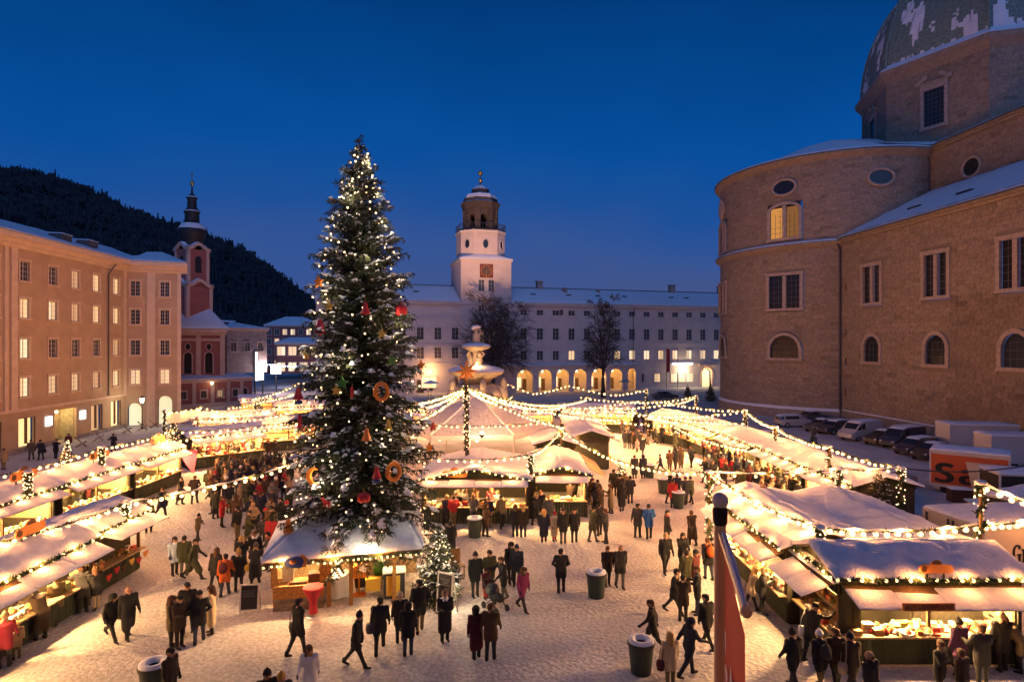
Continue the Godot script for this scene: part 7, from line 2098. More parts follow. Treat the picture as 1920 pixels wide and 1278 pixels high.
# ---------------------------------------------------------------- people lists
const FRONT := [
	[208, 1198, 1.68, 60, "walk", "hood", 1, "black", "black", "black", "black", "person in black hooded jacket with tan shoulder bag, walking left of the snowy square", "khaki bag"],
	[240, 1196, 1.8, 50, "stroll", "bald", 2, "black", "black", "chestnut", "black", "bareheaded person in long black coat walking beside the tan shoulder bag", ""],
	[156, 1150, 1.8, 230, "lean", "short", 1, "dark grey", "black", "chestnut", "dark grey", "person in dark grey jacket and black trousers at the left stall counter", ""],
	[180, 1143, 1.66, 235, "reach", "long", 1, "black", "cream", "chestnut", "red", "person with red scarf and pale trousers at the left stall counter", ""],
	[78, 1200, 1.82, 245, "lean", "short", 2, "dark brown", "dark grey", "black", "black", "broad person in dark brown coat bending over the lower left counter", ""],
	[106, 1170, 1.74, 235, "hold", "short", 1, "khaki", "black", "chestnut", "beige", "person in khaki coat standing at the lower left counter", ""],
	[8, 1252, 1.72, 200, "stand", "beanie", 1, "crimson", "dark grey", "beige", "beige", "person in crimson jacket with large brown bag at the left edge", "brown bag"],
	[30, 1236, 1.2, 215, "stand", "hood", 1, "beige", "khaki", "blond", "beige", "child in beige hooded coat beside the crimson jacket", ""],
	[321, 1212, 1.7, 95, "stand", "long", 1, "khaki", "dark grey", "chestnut", "khaki", "long-haired person in khaki jacket, left edge of the talking group", ""],
	[336, 1214, 1.74, 60, "hold", "short", 1, "dark brown", "black", "black", "black", "person in dark brown jacket in the talking group of five", ""],
	[352, 1186, 1.8, 15, "pockets", "short", 1, "black", "black", "black", "black", "tall person in black jacket at the back of the talking group", ""],
	[373, 1206, 1.76, 200, "pockets", "cap", 1, "black", "jeans", "black", "black", "person in black cap and jacket with back to us in the talking group", ""],
	[396, 1188, 1.68, 280, "hold", "long", 2, "cream", "black", "chestnut", "gold", "person in pale long coat with yellow shawl, right of the talking group", ""],
	[327, 1078, 1.68, 50, "stand", "long", 1, "pale blue", "black", "black", "white", "dark-haired person in pale blue jacket and black trousers", "white bag"],
	[345, 1080, 1.76, 200, "stand", "short", 1, "olive", "grey", "black", "olive", "person in olive jacket between the pale blue jacket and the long coat", ""],
	[363, 1086, 1.8, 100, "walk", "short", 2, "olive", "black", "black", "olive", "person striding right in a long olive coat", ""],
	[370, 1012, 1.36, 80, "hold", "beanie", 1, "khaki", "olive", "black", "khaki", "child in mottled khaki jacket holding a yellow cup", "gold cup"],
	[278, 998, 1.7, 20, "hold", "short", 2, "black", "black", "chestnut", "black", "person in black coat facing us beside the left garland post", "brown bag"],
	[302, 972, 1.82, 85, "walk", "short", 1, "navy", "black", "chestnut", "navy", "tall person in navy coat striding right near the left stalls", "black bag"],
	[338, 946, 1.72, 90, "stroll", "short", 2, "black", "black", "black", "black", "person in black knee-length coat right of the striding navy coat", ""],
	[364, 944, 1.78, 190, "pockets", "short", 1, "dark brown", "black", "chestnut", "black", "person in dark brown jacket standing alone beneath the left light string", ""],
	[416, 988, 1.72, 95, "hold", "long", 1, "red", "black", "chestnut", "red", "person in bright red jacket holding a yellow cup", "gold cup"],
	[443, 988, 1.74, 185, "stand", "long", 2, "brown", "black", "chestnut", "brown", "person in long brown coat right of the bright red jacket", ""],
	[404, 972, 1.7, 170, "stand", "beanie", 1, "olive", "black", "black", "olive", "person in olive jacket just behind the bright red jacket", ""],
	[403, 1104, 1.7, 160, "stand", "long", 1, "black", "black", "chestnut", "red", "person with dark hair and red collar left of the orange jacket", ""],
	[421, 1117, 1.68, 185, "stand", "short", 1, "orange", "jeans", "black", "orange", "person in orange jacket and jeans wearing a red backpack", "maroon backpack"],
	[447, 1108, 1.72, 190, "pockets", "beanie", 1, "black", "black", "blond", "cream", "person in black jacket and fair beanie right of the orange jacket", "black bag"],
	[478, 1097, 1.76, 185, "hold", "beanie", 2, "dark grey", "black", "grey", "gold", "person in long dark grey coat and grey beanie by the chalkboard", "gold bag"],
	[452, 1078, 1.72, 20, "hold", "long", 1, "black", "black", "blond", "black", "blond person in black jacket behind the fair beanie", ""],
	[478, 1068, 1.78, 10, "stand", "short", 1, "black", "black", "chestnut", "white", "person in black suit jacket facing us left of the hut", ""],
	[503, 1070, 1.74, 300, "stand", "short", 1, "dark grey", "black", "black", "red", "person in dark grey jacket close to the hut's left corner", ""],
	[464, 1026, 1.84, 110, "stroll", "short", 1, "olive", "khaki", "black", "olive", "tall person in olive jacket and khaki trousers beside a child", ""],
	[491, 1016, 1.25, 200, "stand", "beanie", 1, "grey", "dark grey", "chestnut", "grey", "child in grey jacket beside the tall olive jacket", ""],
	[508, 1030, 1.66, 200, "stand", "hood", 1, "red", "black", "black", "red", "person in red hooded jacket at the tree's lower left branches", ""],
	[558, 1228, 1.84, 140, "stroll", "short", 1, "black", "dark grey", "black", "black", "person in black coat with grey shoulder bag left of the red table", "grey bag"],
	[580, 1312, 1.6, 10, "stand", "long", 2, "white", "white", "chestnut", "gold", "figure in white robe and golden shawl at the bottom edge", ""],
	[667, 1250, 1.78, 85, "stroll", "beanie", 1, "black", "black", "black", "black", "person in black beanie walking right, holding a small camera", "dark grey bag"],
	[712, 1222, 1.8, 190, "stroll", "short", 1, "black", "black", "black", "black", "person in black jacket carrying a plastic bag before the hut", "grey bag"],
	[750, 1204, 1.68, 200, "stand", "beanie", 1, "black", "black", "cream", "black", "person in cream beanie and black jacket before the hut", ""],
	[765, 1229, 1.72, 185, "stand", "hood", 1, "black", "jeans", "black", "black", "person in black hooded coat and jeans before the cream beanie", ""],
	[787, 1186, 1.84, 200, "pockets", "short", 1, "black", "khaki", "black", "black", "person in black jacket and khaki trousers beside the small fir", ""],
	[834, 1202, 1.74, 20, "hold", "beanie", 2, "black", "black", "beige", "white", "person in black coat and beige cap beside the easel board", ""],
	[893, 1234, 1.66, 200, "stand", "hood", 2, "maroon", "black", "black", "maroon", "person in long maroon coat standing beside the plaid coat", ""],
	[920, 1237, 1.8, 170, "stand", "short", 1, "brown", "dark grey", "chestnut", "brown", "person in brown plaid coat standing beside the maroon coat", ""],
	[891, 1118, 1.76, 20, "stand", "beanie", 1, "black", "dark grey", "black", "black", "person in black beanie at the left of the pushchair group", ""],
	[911, 1122, 1.2, 30, "stand", "hood", 1, "maroon", "red", "maroon", "maroon", "child in red trousers within the pushchair group", ""],
	[918, 1114, 1.78, 30, "pockets", "short", 1, "olive", "dark grey", "black", "olive", "person in olive vest behind the child in red trousers", ""],
	[944, 1126, 1.76, 300, "push", "short", 1, "black", "grey", "chestnut", "black", "person in black jacket and grey trousers pushing the pushchair", ""],
	[958, 1092, 1.74, 15, "stand", "hood", 1, "black", "black", "black", "black", "person in black hood at the back of the pushchair group", ""],
	[969, 1098, 1.7, 350, "stand", "beanie", 1, "navy", "black", "navy", "navy", "person in navy jacket behind the magenta vest", ""],
	[979, 1143, 1.7, 40, "stroll", "long", 1, "magenta", "dark grey", "brown", "dark grey", "person in magenta vest and dark sleeves right of the pushchair", ""],
	[1052, 1111, 1.78, 180, "pockets", "short", 1, "black", "black", "black", "black", "lone person in black with back to us in the square's middle", ""],
	[1139, 1098, 1.66, 10, "stand", "short", 1, "dark brown", "black", "chestnut", "dark brown", "person in dark brown jacket right of the litter bin", ""],
	[1163, 1103, 1.82, 10, "stroll", "bald", 1, "black", "grey", "grey", "black", "grey-haired person in black jacket walking beside the litter bin", ""],
	[1248, 1074, 1.78, 5, "stroll", "beanie", 1, "black", "black", "beige", "black", "person in black jacket walking towards us holding a small item", ""],
	[1251, 1024, 1.8, 90, "stand", "short", 1, "black", "khaki", "black", "red", "person in black jacket with red sleeve looking right", ""],
	[1280, 1070, 1.7, 10, "hold", "long", 1, "black", "black", "black", "black", "dark-haired person in black jacket behind a child in white beanie", "cream bag"],
	[1284, 1096, 1.3, 5, "hold", "beanie", 1, "black", "black", "white", "black", "child in white beanie before the dark-haired person", ""],
	[1196, 1008, 1.78, 150, "stand", "short", 1, "dark grey", "black", "black", "dark grey", "person in dark grey jacket left of the blue jacket", ""],
	[1217, 1010, 1.8, 185, "pockets", "short", 1, "blue", "black", "black", "blue", "person in bright blue jacket with back to us", ""],
	[1111, 1016, 1.8, 120, "hold", "cap", 1, "olive", "grey", "black", "olive", "person in olive jacket and grey trousers in a trio", ""],
	[1136, 1018, 1.74, 250, "hold", "short", 1, "dark grey", "dark grey", "chestnut", "dark grey", "person in dark grey jacket at the right of a trio", ""],
	[1124, 1004, 1.72, 200, "pockets", "short", 1, "black", "black", "black", "black", "person in black hidden in the middle of a trio", ""],
	[1020, 1016, 1.68, 185, "stand", "long", 2, "navy", "maroon", "blond", "brown", "blond person in navy coat left of the red cap", ""],
	[1040, 1014, 1.5, 20, "stand", "beanie", 2, "cream", "red", "red", "white", "person in cream coat and red cap with white pompom", ""],
	[1056, 1019, 1.76, 185, "stand", "hat", 1, "black", "grey", "black", "black", "person in black hat and coat with grey trousers", ""],
	[1077, 1017, 1.74, 175, "stand", "hat", 1, "black", "black", "black", "black", "person in black brimmed hat and black trousers", ""],
	[966, 1006, 1.7, 185, "stand", "long", 1, "black", "black", "chestnut", "black", "brown-haired person at the left of a couple before the centre stall", ""],
	[981, 1007, 1.74, 180, "stand", "long", 1, "dark brown", "black", "blond", "dark brown", "fair-haired person at the right of a couple before the centre stall", ""],
	[911, 1006, 1.74, 120, "hold", "long", 1, "brown", "dark brown", "chestnut", "brown", "person in brown coat beside the centre stall's litter bin", ""],
	[1145, 962, 1.74, 265, "hold", "short", 2, "khaki", "black", "chestnut", "khaki", "person in long khaki coat near the wooden flap", ""],
	[1166, 958, 1.68, 185, "stand", "hood", 2, "black", "grey", "black", "black", "person in flared black coat and pale stockings", ""],
	[1182, 944, 1.76, 180, "pockets", "short", 1, "dark grey", "dark grey", "black", "dark grey", "person in dark grey jacket with back to us behind the flared coat", ""],
	[1190, 897, 1.76, 175, "stand", "short", 2, "dark grey", "dark grey", "chestnut", "dark grey", "person in dark grey coat left of the long dark coat by a bin", ""],
	[1206, 897, 1.78, 185, "stand", "hood", 2, "navy", "navy", "black", "navy", "person in very long navy coat left of a litter bin", ""],
	[1151, 930, 1.78, 170, "stand", "short", 1, "olive", "dark grey", "black", "olive", "person in olive jacket left of the small lit tree", ""],
	[1163, 940, 1.72, 190, "stand", "beanie", 1, "dark brown", "black", "black", "dark brown", "person in dark brown jacket under the small lit tree", ""],
	[1172, 936, 1.72, 185, "stand", "short", 2, "khaki", "black", "chestnut", "khaki", "person in khaki coat under the small lit tree", ""],
	[1206, 852, 1.8, 0, "walk", "short", 1, "black", "black", "chestnut", "white", "person in black suit walking towards us in the far aisle", ""],
	[1172, 840, 1.72, 180, "stand", "short", 1, "dark grey", "grey", "black", "dark grey", "leftmost person of three strolling away in the far aisle", ""],
	[1181, 841, 1.78, 180, "stand", "short", 1, "black", "dark grey", "black", "black", "middle person of three strolling away in the far aisle", ""],
	[1188, 842, 1.7, 180, "stroll", "long", 1, "dark brown", "black", "chestnut", "dark brown", "right person of three strolling away in the far aisle", ""],
	[1195, 848, 1.2, 180, "stand", "beanie", 1, "pink", "black", "pink", "pink", "child in pink jacket in the far aisle", ""],
	[1239, 885, 1.45, 260, "walk", "beanie", 1, "navy", "black", "black", "navy", "child in navy walking left under the light string", ""],
	[1256, 884, 1.72, 190, "pockets", "short", 1, "brown", "dark grey", "black", "red", "person in brown jacket under the light string, left of four", ""],
	[1267, 880, 1.68, 190, "stand", "hood", 1, "black", "black", "black", "black", "person in black hood, second of four under the light string", ""],
	[1277, 878, 1.72, 170, "stand", "long", 2, "khaki", "black", "chestnut", "khaki", "person in khaki coat, third of four under the light string", ""],
	[1297, 876, 1.76, 200, "pockets", "short", 1, "black", "black", "black", "black", "person in black jacket, elbow out, rightmost of four under the string", ""],
	[1262, 951, 1.74, 170, "stand", "short", 1, "red", "jeans", "black", "red", "person in bright red jacket and jeans between two litter bins", ""],
	[1255, 944, 1.78, 100, "stand", "hood", 1, "black", "black", "black", "black", "person in black hood just left of the bright red jacket", ""],
	[1270, 938, 1.72, 180, "stand", "short", 1, "navy", "black", "black", "navy", "person in navy jacket just right of the bright red jacket", ""],
	[1286, 946, 1.78, 200, "pockets", "short", 1, "dark grey", "dark grey", "chestnut", "dark grey", "person in dark grey jacket right of the dark litter bin", ""],
	[1297, 944, 1.7, 220, "stand", "beanie", 1, "olive", "black", "olive", "olive", "person in olive jacket and beanie at the bins, rightmost", ""],
	[1224, 1222, 1.76, 250, "walk", "short", 1, "black", "black", "chestnut", "black", "person in black striding left behind the near litter bin", ""],
	[1257, 1292, 1.66, 190, "stand", "long", 1, "cream", "khaki", "blond", "cream", "blond person in cream jacket with dark brown bag", "maroon bag"],
	[1292, 1268, 1.78, 110, "walk", "hood", 1, "navy", "navy", "navy", "navy", "person in navy hooded jacket striding right of the cream jacket", ""],
	[1264, 1150, 1.76, 60, "stroll", "short", 1, "black", "dark grey", "black", "beige", "person in black jacket holding a red cup in the right group", ""],
	[1281, 1165, 1.7, 150, "hold", "short", 1, "dark brown", "black", "black", "dark brown", "person in dark brown jacket at the front of the right group", ""],
	[1287, 1112, 1.74, 190, "stand", "short", 1, "olive", "olive", "black", "olive", "person in olive coat at the back of the right group", ""],
	[1308, 1152, 1.8, 250, "hold", "short", 1, "black", "jeans", "chestnut", "black", "person in black jacket and jeans left of the flagpole", ""],
	[1304, 1108, 1.68, 40, "stand", "hood", 1, "maroon", "black", "black", "maroon", "person in maroon hood in the right group", ""],
	[1327, 1212, 1.76, 200, "stroll", "short", 1, "black", "black", "black", "black", "person in black mostly beside the foreground flagpole", ""],
	[1328, 1086, 1.78, 190, "stroll", "short", 1, "black", "jeans", "chestnut", "orange", "person in black and white jacket just left of the flagpole top", "orange backpack"],
	[1298, 1022, 1.74, 200, "stroll", "short", 2, "dark brown", "black", "chestnut", "dark brown", "person in dark brown coat under the right stall's awning corner", ""],
	[1430, 1150, 1.7, 60, "hold", "beanie", 1, "black", "dark grey", "beige", "black", "person in beige beanie at the counter behind the red banner", ""],
	[1408, 1142, 1.68, 70, "reach", "long", 1, "cream", "black", "blond", "cream", "blond person half hidden behind the red banner", ""],
	[1488, 1292, 1.76, 200, "stroll", "beanie", 1, "black", "dark grey", "black", "black", "person in black beanie left of the lower right stall", ""],
	[1522, 1238, 1.84, 120, "reach", "cap", 1, "black", "black", "black", "black", "tall person in black cap at the stall's left corner", "white bag"],
	[1540, 1292, 1.7, 190, "stand", "beanie", 1, "black", "khaki", "white", "black", "person in white beanie with dark backpack at the lower right stall", "dark grey backpack"],
	[1570, 1292, 1.76, 180, "stand", "short", 1, "dark brown", "black", "chestnut", "dark brown", "person in dark brown jacket right of the white beanie", ""],
	[1600, 1302, 1.78, 190, "stroll", "beanie", 1, "dark brown", "dark grey", "black", "dark brown", "person in dark brown coat and black beanie before the stall", "cream bag"],
	[1636, 1345, 1.78, 200, "stand", "bald", 1, "black", "black", "chestnut", "black", "bald person in black cut by the bottom edge", ""],
	[1763, 1312, 1.7, 30, "hold", "short", 1, "black", "black", "chestnut", "beige", "person in black holding a cup, facing us at the lower right", ""],
	[1800, 1268, 1.74, 190, "stand", "beanie", 1, "purple", "dark grey", "black", "black", "person in purple jacket at the lower right counter", ""],
	[1805, 1330, 1.66, 200, "stand", "short", 1, "dark brown", "black", "chestnut", "dark brown", "person in dark brown at the bottom edge below the purple jacket", ""],
	[1842, 1288, 1.84, 180, "wide", "short", 1, "dark grey", "dark grey", "chestnut", "dark grey", "person in dark grey jacket, legs apart, at the lower right counter", ""],
	[1880, 1258, 1.8, 170, "stand", "beanie", 1, "black", "black", "beige", "beige", "person in beige fur hat and black coat at the lower right counter", ""],
	[1918, 1262, 1.74, 210, "lean", "short", 1, "khaki", "black", "chestnut", "khaki", "person in khaki jacket at the right edge", ""],
	[58, 862, 1.8, 20, "stand", "short", 1, "khaki", "dark grey", "chestnut", "khaki", "person in khaki jacket before the lit shop window on the left", ""],
	[76, 862, 1.76, 10, "stand", "beanie", 1, "dark grey", "dark grey", "black", "dark grey", "person in dark grey before the lit shop window on the left", "black bag"],
	[104, 860, 1.72, 200, "push", "hat", 1, "black", "black", "black", "black", "person in black hat near the house doorway", ""],
	[127, 846, 1.76, 60, "stroll", "short", 1, "maroon", "dark grey", "black", "maroon", "person in maroon coat at the house doorway", ""],
	[212, 848, 1.74, 10, "wide", "beanie", 1, "dark grey", "dark grey", "black", "dark grey", "person in dark grey standing wide-legged behind the far left string", ""],
	[6, 880, 1.7, 70, "stand", "short", 1, "beige", "khaki", "chestnut", "beige", "person in beige at the left edge by the house", ""],
	[845, 1046, 1.72, 190, "stand", "short", 2, "black", "black", "black", "black", "person in black coat with handbag right of the tree", "black bag"],
	[500, 1378, 1.7, 30, "stand", "beanie", 1, "black", "black", "black", "black", "black beanie at the bottom edge, left one", ""],
	[526, 1380, 1.68, 30, "stand", "beanie", 1, "black", "black", "gold", "black", "yellow and black beanie at the bottom edge", ""],
	[318, 1332, 1.72, 80, "stand", "short", 1, "dark brown", "black", "black", "dark brown", "person in dark brown right of the bottom-edge litter bin", ""],
]

func crowd(quad: Array, n: int, where: String, seed_: int, gap := 0.5, face := 999.0) -> void:
	R.seed = seed_
	var done: Array[Vector3] = []
	var tries := 0
	var coats := ["black", "black", "dark grey", "navy", "dark brown", "dark brown", "olive", "brown", "black", "maroon", "grey", "khaki", "red", "beige", "black"]
	while done.size() < n and tries < n * 30:
		tries += 1
		var u := R.randf(); var w := R.randf()
		var a: Vector3 = G(quad[0][0], quad[0][1]).lerp(G(quad[1][0], quad[1][1]), u); var b: Vector3 = G(quad[3][0], quad[3][1]).lerp(G(quad[2][0], quad[2][1]), u)
		var p := a.lerp(b, w)
		var ok := true
		for q in done:
			if q.distance_to(p) < gap: ok = false; break
		if not ok: continue
		done.append(p)
		var coat: String = coats[R.randi() % coats.size()]
		var len := R.randi() % 3
		var tr_: String = ["black", "black", "dark grey", "jeans", "khaki"][R.randi() % 5]
		var head: String = ["short", "short", "beanie", "long", "beanie", "hat", "cap", "hood", "bald"][R.randi() % 9]
		var hc: String = (["chestnut", "black", "blond", "chestnut"] if head in ["short", "long", "bald"] else ["black", "grey", "red", "white", "dark brown", "beige"])[R.randi() % (4 if head in ["short", "long", "bald"] else 6)]
		if head == "hood": hc = coat
		var pose: String = ["stand", "hold", "pockets", "stand", "stroll", "hold", "reach"][R.randi() % 7]
		var yaw := R.randf() * 360.0 if face > 900.0 else face + R.randfn() * 35.0
		var hw: String = {"short": "%s hair" % hc, "long": "long %s hair" % hc, "bald": "thin %s hair" % hc, "beanie": "%s beanie" % hc, "hat": "%s brimmed hat" % hc, "cap": "%s cap" % hc, "hood": "hood up"}[head]
		var label := "%s %s, %s, %s" % [coat, ["jacket", "coat", "long coat"][len], hw, where]
		person(p, deg_to_rad(yaw), R.randf_range(1.6, 1.86), [pose + ["", "+", "-"][R.randi() % 3], head, len, coat, tr_, hc, coat], label, "people in the crowd " + where)

func tell_apart() -> void:      # things that would share a label say where they stand among each other
	var by := {}
	for o in get_children():
		if o.has_meta("label") and o is Node3D:
			var l: String = o.get_meta("label")
			if not by.has(l): by[l] = []
			by[l].append(o)
	for l in by.keys():
		var v: Array = by[l]
		if v.size() < 2: continue
		v.sort_custom(func(a, b): return a.position.x / absf(a.position.z) < b.position.x / absf(b.position.z))
		var o := ["leftmost", "second from left", "third from left", "fourth from left", "fifth from left", "sixth from left", "seventh from left"]
		for i in v.size():
			var s: String = ("left of two" if i == 0 else "right of two") if v.size() == 2 else ("rightmost" if i == v.size() - 1 else o[mini(i, 6)])
			v[i].set_meta("label", l + ", " + s)

# people too far off to tell one from the next: one low figure, many times
func distant_crowd(quads: Array) -> void:
	R.seed = 900
	var f := Field.new(Vector3(-0.4, -0.02, -0.4), Vector3(0.4, 1.8, 0.4), 0.055)
	for s in [-1, 1]:
		f.cap(Vector3(0.1 * s, 0.06, 0.03), Vector3(0.09 * s, 0.8, 0), 0.06, 0.09, 1, 0.04)
		f.cap(Vector3(0.2 * s, 1.38, 0), Vector3(0.25 * s, 0.9, 0.08), 0.075, 0.06, 0, 0.04)
	f.cap(Vector3(0, 0.75, 0), Vector3(0, 1.3, 0), 0.17, 0.18, 0, 0.08)
	f.cap(Vector3(0, 1.5, 0.01), Vector3(0, 1.6, 0.02), 0.07, 0.1, 2, 0.04)
	var to := [B.new(), B.new(), B.new()]
	f.out(to)
	var all := B.new()
	for k in 3:
		all.v.append_array(to[k].v); all.n.append_array(to[k].n)
		for i in to[k].v.size(): all.c.append([Color(1, 1, 1), Color(0.6, 0.6, 0.7), Color(4.5, 3.0, 2.2)][k])
	var xf := []; var cols := []
	for q in quads:
		for k in q[4]:
			var u := R.randf(); var w := R.randf()
			var p: Vector3 = G(q[0][0], q[0][1]).lerp(G(q[1][0], q[1][1]), u).lerp(G(q[3][0], q[3][1]).lerp(G(q[2][0], q[2][1]), u), w)
			xf.append(Transform3D(Basis(Vector3.UP, R.randf() * TAU).scaled(Vector3.ONE * R.randf_range(0.92, 1.05)), p))
			var c: Array = CLOTH[["black", "dark grey", "navy", "dark brown", "olive", "brown", "maroon"][R.randi() % 7]]
			cols.append(Color(c[0], c[1], c[2]))
	var mm := MultiMesh.new()
	mm.transform_format = MultiMesh.TRANSFORM_3D
	mm.use_colors = true
	mm.mesh = all.mesh()
	mm.instance_count = xf.size()
	for i in xf.size():
		mm.set_instance_transform(i, xf[i]); mm.set_instance_color(i, cols[i])
	var o := MultiMeshInstance3D.new(); o.multimesh = mm; o.material_override = vmat("far_cloth", 0.9); o.name = "distant_crowd"
	add_child(o)
	tag(o, "mass of small dark figures in the far aisles of the market", "crowd", "", "stuff")

func setup() -> void:
	var cam := Camera3D.new(); cam.name = "camera"
	cam.position = Vector3(0, EYE, 0)
	cam.projection = Camera3D.PROJECTION_FRUSTUM
	cam.near = 0.1; cam.far = 4000.0
	cam.size = 2.0 * 0.1 * 639.0 / FOC
	cam.frustum_offset = Vector2(0, 0.1 * (HOR - 639.0) / FOC)
	cam.keep_aspect = Camera3D.KEEP_HEIGHT
	add_child(cam); cam.current = true
	var e := Environment.new()
	e.background_mode = Environment.BG_SKY
	e.tonemap_mode = Environment.TONE_MAPPER_LINEAR
	e.tonemap_exposure = 1.0
	e.sdfgi_enabled = true; e.ssao_enabled = true; e.ssil_enabled = true
	e.background_energy_multiplier = 1.0
	var im := Image.create(512, 256, false, Image.FORMAT_RGBF)
	var st := [[-90.0, 0.03, 0.045, 0.12], [-1.0, 0.055, 0.08, 0.2], [2.0, 0.062, 0.088, 0.23], [7.0, 0.040, 0.090, 0.29], [12.0, 0.012, 0.080, 0.32], [17.0, 0.002, 0.076, 0.33], [24.0, 0.0008, 0.056, 0.25], [32.0, 0.0008, 0.034, 0.155], [50.0, 0.0008, 0.028, 0.13], [90.0, 0.0008, 0.026, 0.12]]
	var f := FastNoiseLite.new(); f.seed = 3; f.frequency = 1.1; f.fractal_octaves = 4
	for y in 256:
		var el := 90.0 - 180.0 * (y + 0.5) / 256
		for x in 512:
			var a := TAU * x / 512
			var d := Vector3(cos(a) * cos(deg_to_rad(el)), sin(deg_to_rad(el)) * 2.2, sin(a) * cos(deg_to_rad(el)))
			var ee := el + f.get_noise_3dv(d * 1.6) * 3.4 + f.get_noise_3dv(d * 5.0) * 1.0
			var c := Color(0, 0, 0)
			for k in st.size() - 1:
				if ee >= st[k][0] and ee <= st[k + 1][0]:
					var t: float = (ee - st[k][0]) / (st[k + 1][0] - st[k][0])
					c = Color(lerpf(st[k][1], st[k + 1][1], t), lerpf(st[k][2], st[k + 1][2], t), lerpf(st[k][3], st[k + 1][3], t))
			if ee < -90.0: c = Color(st[0][1], st[0][2], st[0][3])
			if ee > 90.0: c = Color(st[9][1], st[9][2], st[9][3])
			im.set_pixel(x, y, c)
	var pm := PanoramaSkyMaterial.new(); pm.panorama = ImageTexture.create_from_image(im)
	var sky := Sky.new(); sky.sky_material = pm; e.sky = sky
	var we := WorldEnvironment.new(); we.name = "air"; we.environment = e; add_child(we)
	# the last light of the western sky, behind us: a broad, soft, bluish glow
	var sun := DirectionalLight3D.new(); sun.name = "dusk_glow"
	sun.light_color = Color(0.26, 0.44, 1.0).linear_to_srgb()
	sun.light_energy = 0.25; sun.light_angular_distance = 70.0
	sun.rotation_degrees = Vector3(-34, 8, 0)
	sun.shadow_enabled = true
	sun.sky_mode = DirectionalLight3D.SKY_MODE_LIGHT_ONLY
	add_child(sun)

func _ready() -> void:
	setup()
	stock()
	mat("orange_wood", 0.50, 0.24, 0.06, 0.7, "streak", 0.9)
	for g in 7: mat("stone%d" % g, 0.30 * (0.55 + g * 0.1), 0.235 * (0.55 + g * 0.1), 0.172 * (0.55 + g * 0.1), 0.92, "soft", 0.35)
	make_ground()
	lodging(); red_church(); far_left(); residence(); cathedral(); fountain(); palace_behind()
	for o in get_children():
		if o is Node3D and not o is MeshInstance3D: flat(o)
	bare_tree(Vector3(-3.6, 0, -117), 19.5, 0.75, "wide bare tree with snowy limbs before the palace's bell tower", 12, 5)
	bare_tree(Vector3(16.8, 0, -113), 18.0, 0.22, "slender bare tree before the palace, right of the wide one", 31, 3)
	market()
	christmas_tree(); tree_hut(); ornaments(); star_pole(); tent(); flag()
	details()
	for p in FRONT: person(G(p[0], p[1]), deg_to_rad(p[3]), p[2], [p[4] + ["", "+", "-"][int(p[0]) % 3], p[5], p[6], p[7], p[8], p[9], p[10]], p[11], "", p[12])
	crowd([[335, 872], [470, 872], [548, 858], [400, 856]], 20, "by the far left lit stall", 51)
	crowd([[375, 965], [545, 965], [548, 905], [400, 905]], 44, "crowd left of the tree", 52, 0.48)
	crowd([[440, 1018], [540, 1018], [540, 972], [470, 972]], 11, "close left of the tree", 53)
	crowd([[828, 992], [960, 992], [955, 968], [835, 968]], 13, "queue at the centre stall", 55, 0.45, 185.0)
	crowd([[1000, 985], [1030, 985], [1020, 965], [1002, 965]], 4, "between the two centre stalls", 56)
	crowd([[1060, 968], [1130, 968], [1125, 945], [1065, 945]], 11, "at the slatted flap stall", 57, 0.42)
	crowd([[1160, 838], [1340, 868], [1318, 840], [1165, 815]], 14, "far central aisle", 58)
	crowd([[1310, 905], [1420, 925], [1420, 862], [1330, 858]], 28, "dark crowd by the right stalls", 59, 0.45)
	crowd([[1385, 942], [1505, 968], [1510, 925], [1400, 912]], 20, "at the long right counter", 60, 0.45, 90.0)
	crowd([[225, 900], [330, 885], [345, 868], [250, 880]], 8, "at the left row's second stall", 62, 0.5, 250.0)
	crowd([[135, 962], [160, 955], [175, 940], [140, 945]], 3, "between the left stall rows", 63)
	distant_crowd([[[455, 840], [552, 838], [552, 808], [470, 812], 26], [[1165, 815], [1320, 840], [1290, 803], [1160, 795], 44], [[380, 930], [545, 925], [545, 885], [420, 890], 60], [[1320, 880], [1420, 905], [1420, 862], [1330, 858], 26], [[1385, 925], [1500, 950], [1510, 925], [1400, 905], 22], [[345, 880], [470, 868], [470, 850], [350, 862], 22], [[1420, 850], [1330, 815], [1300, 800], [1380, 832], 16], [[1020, 790], [1150, 792], [1140, 778], [1030, 776], 24]])
	tell_apart()

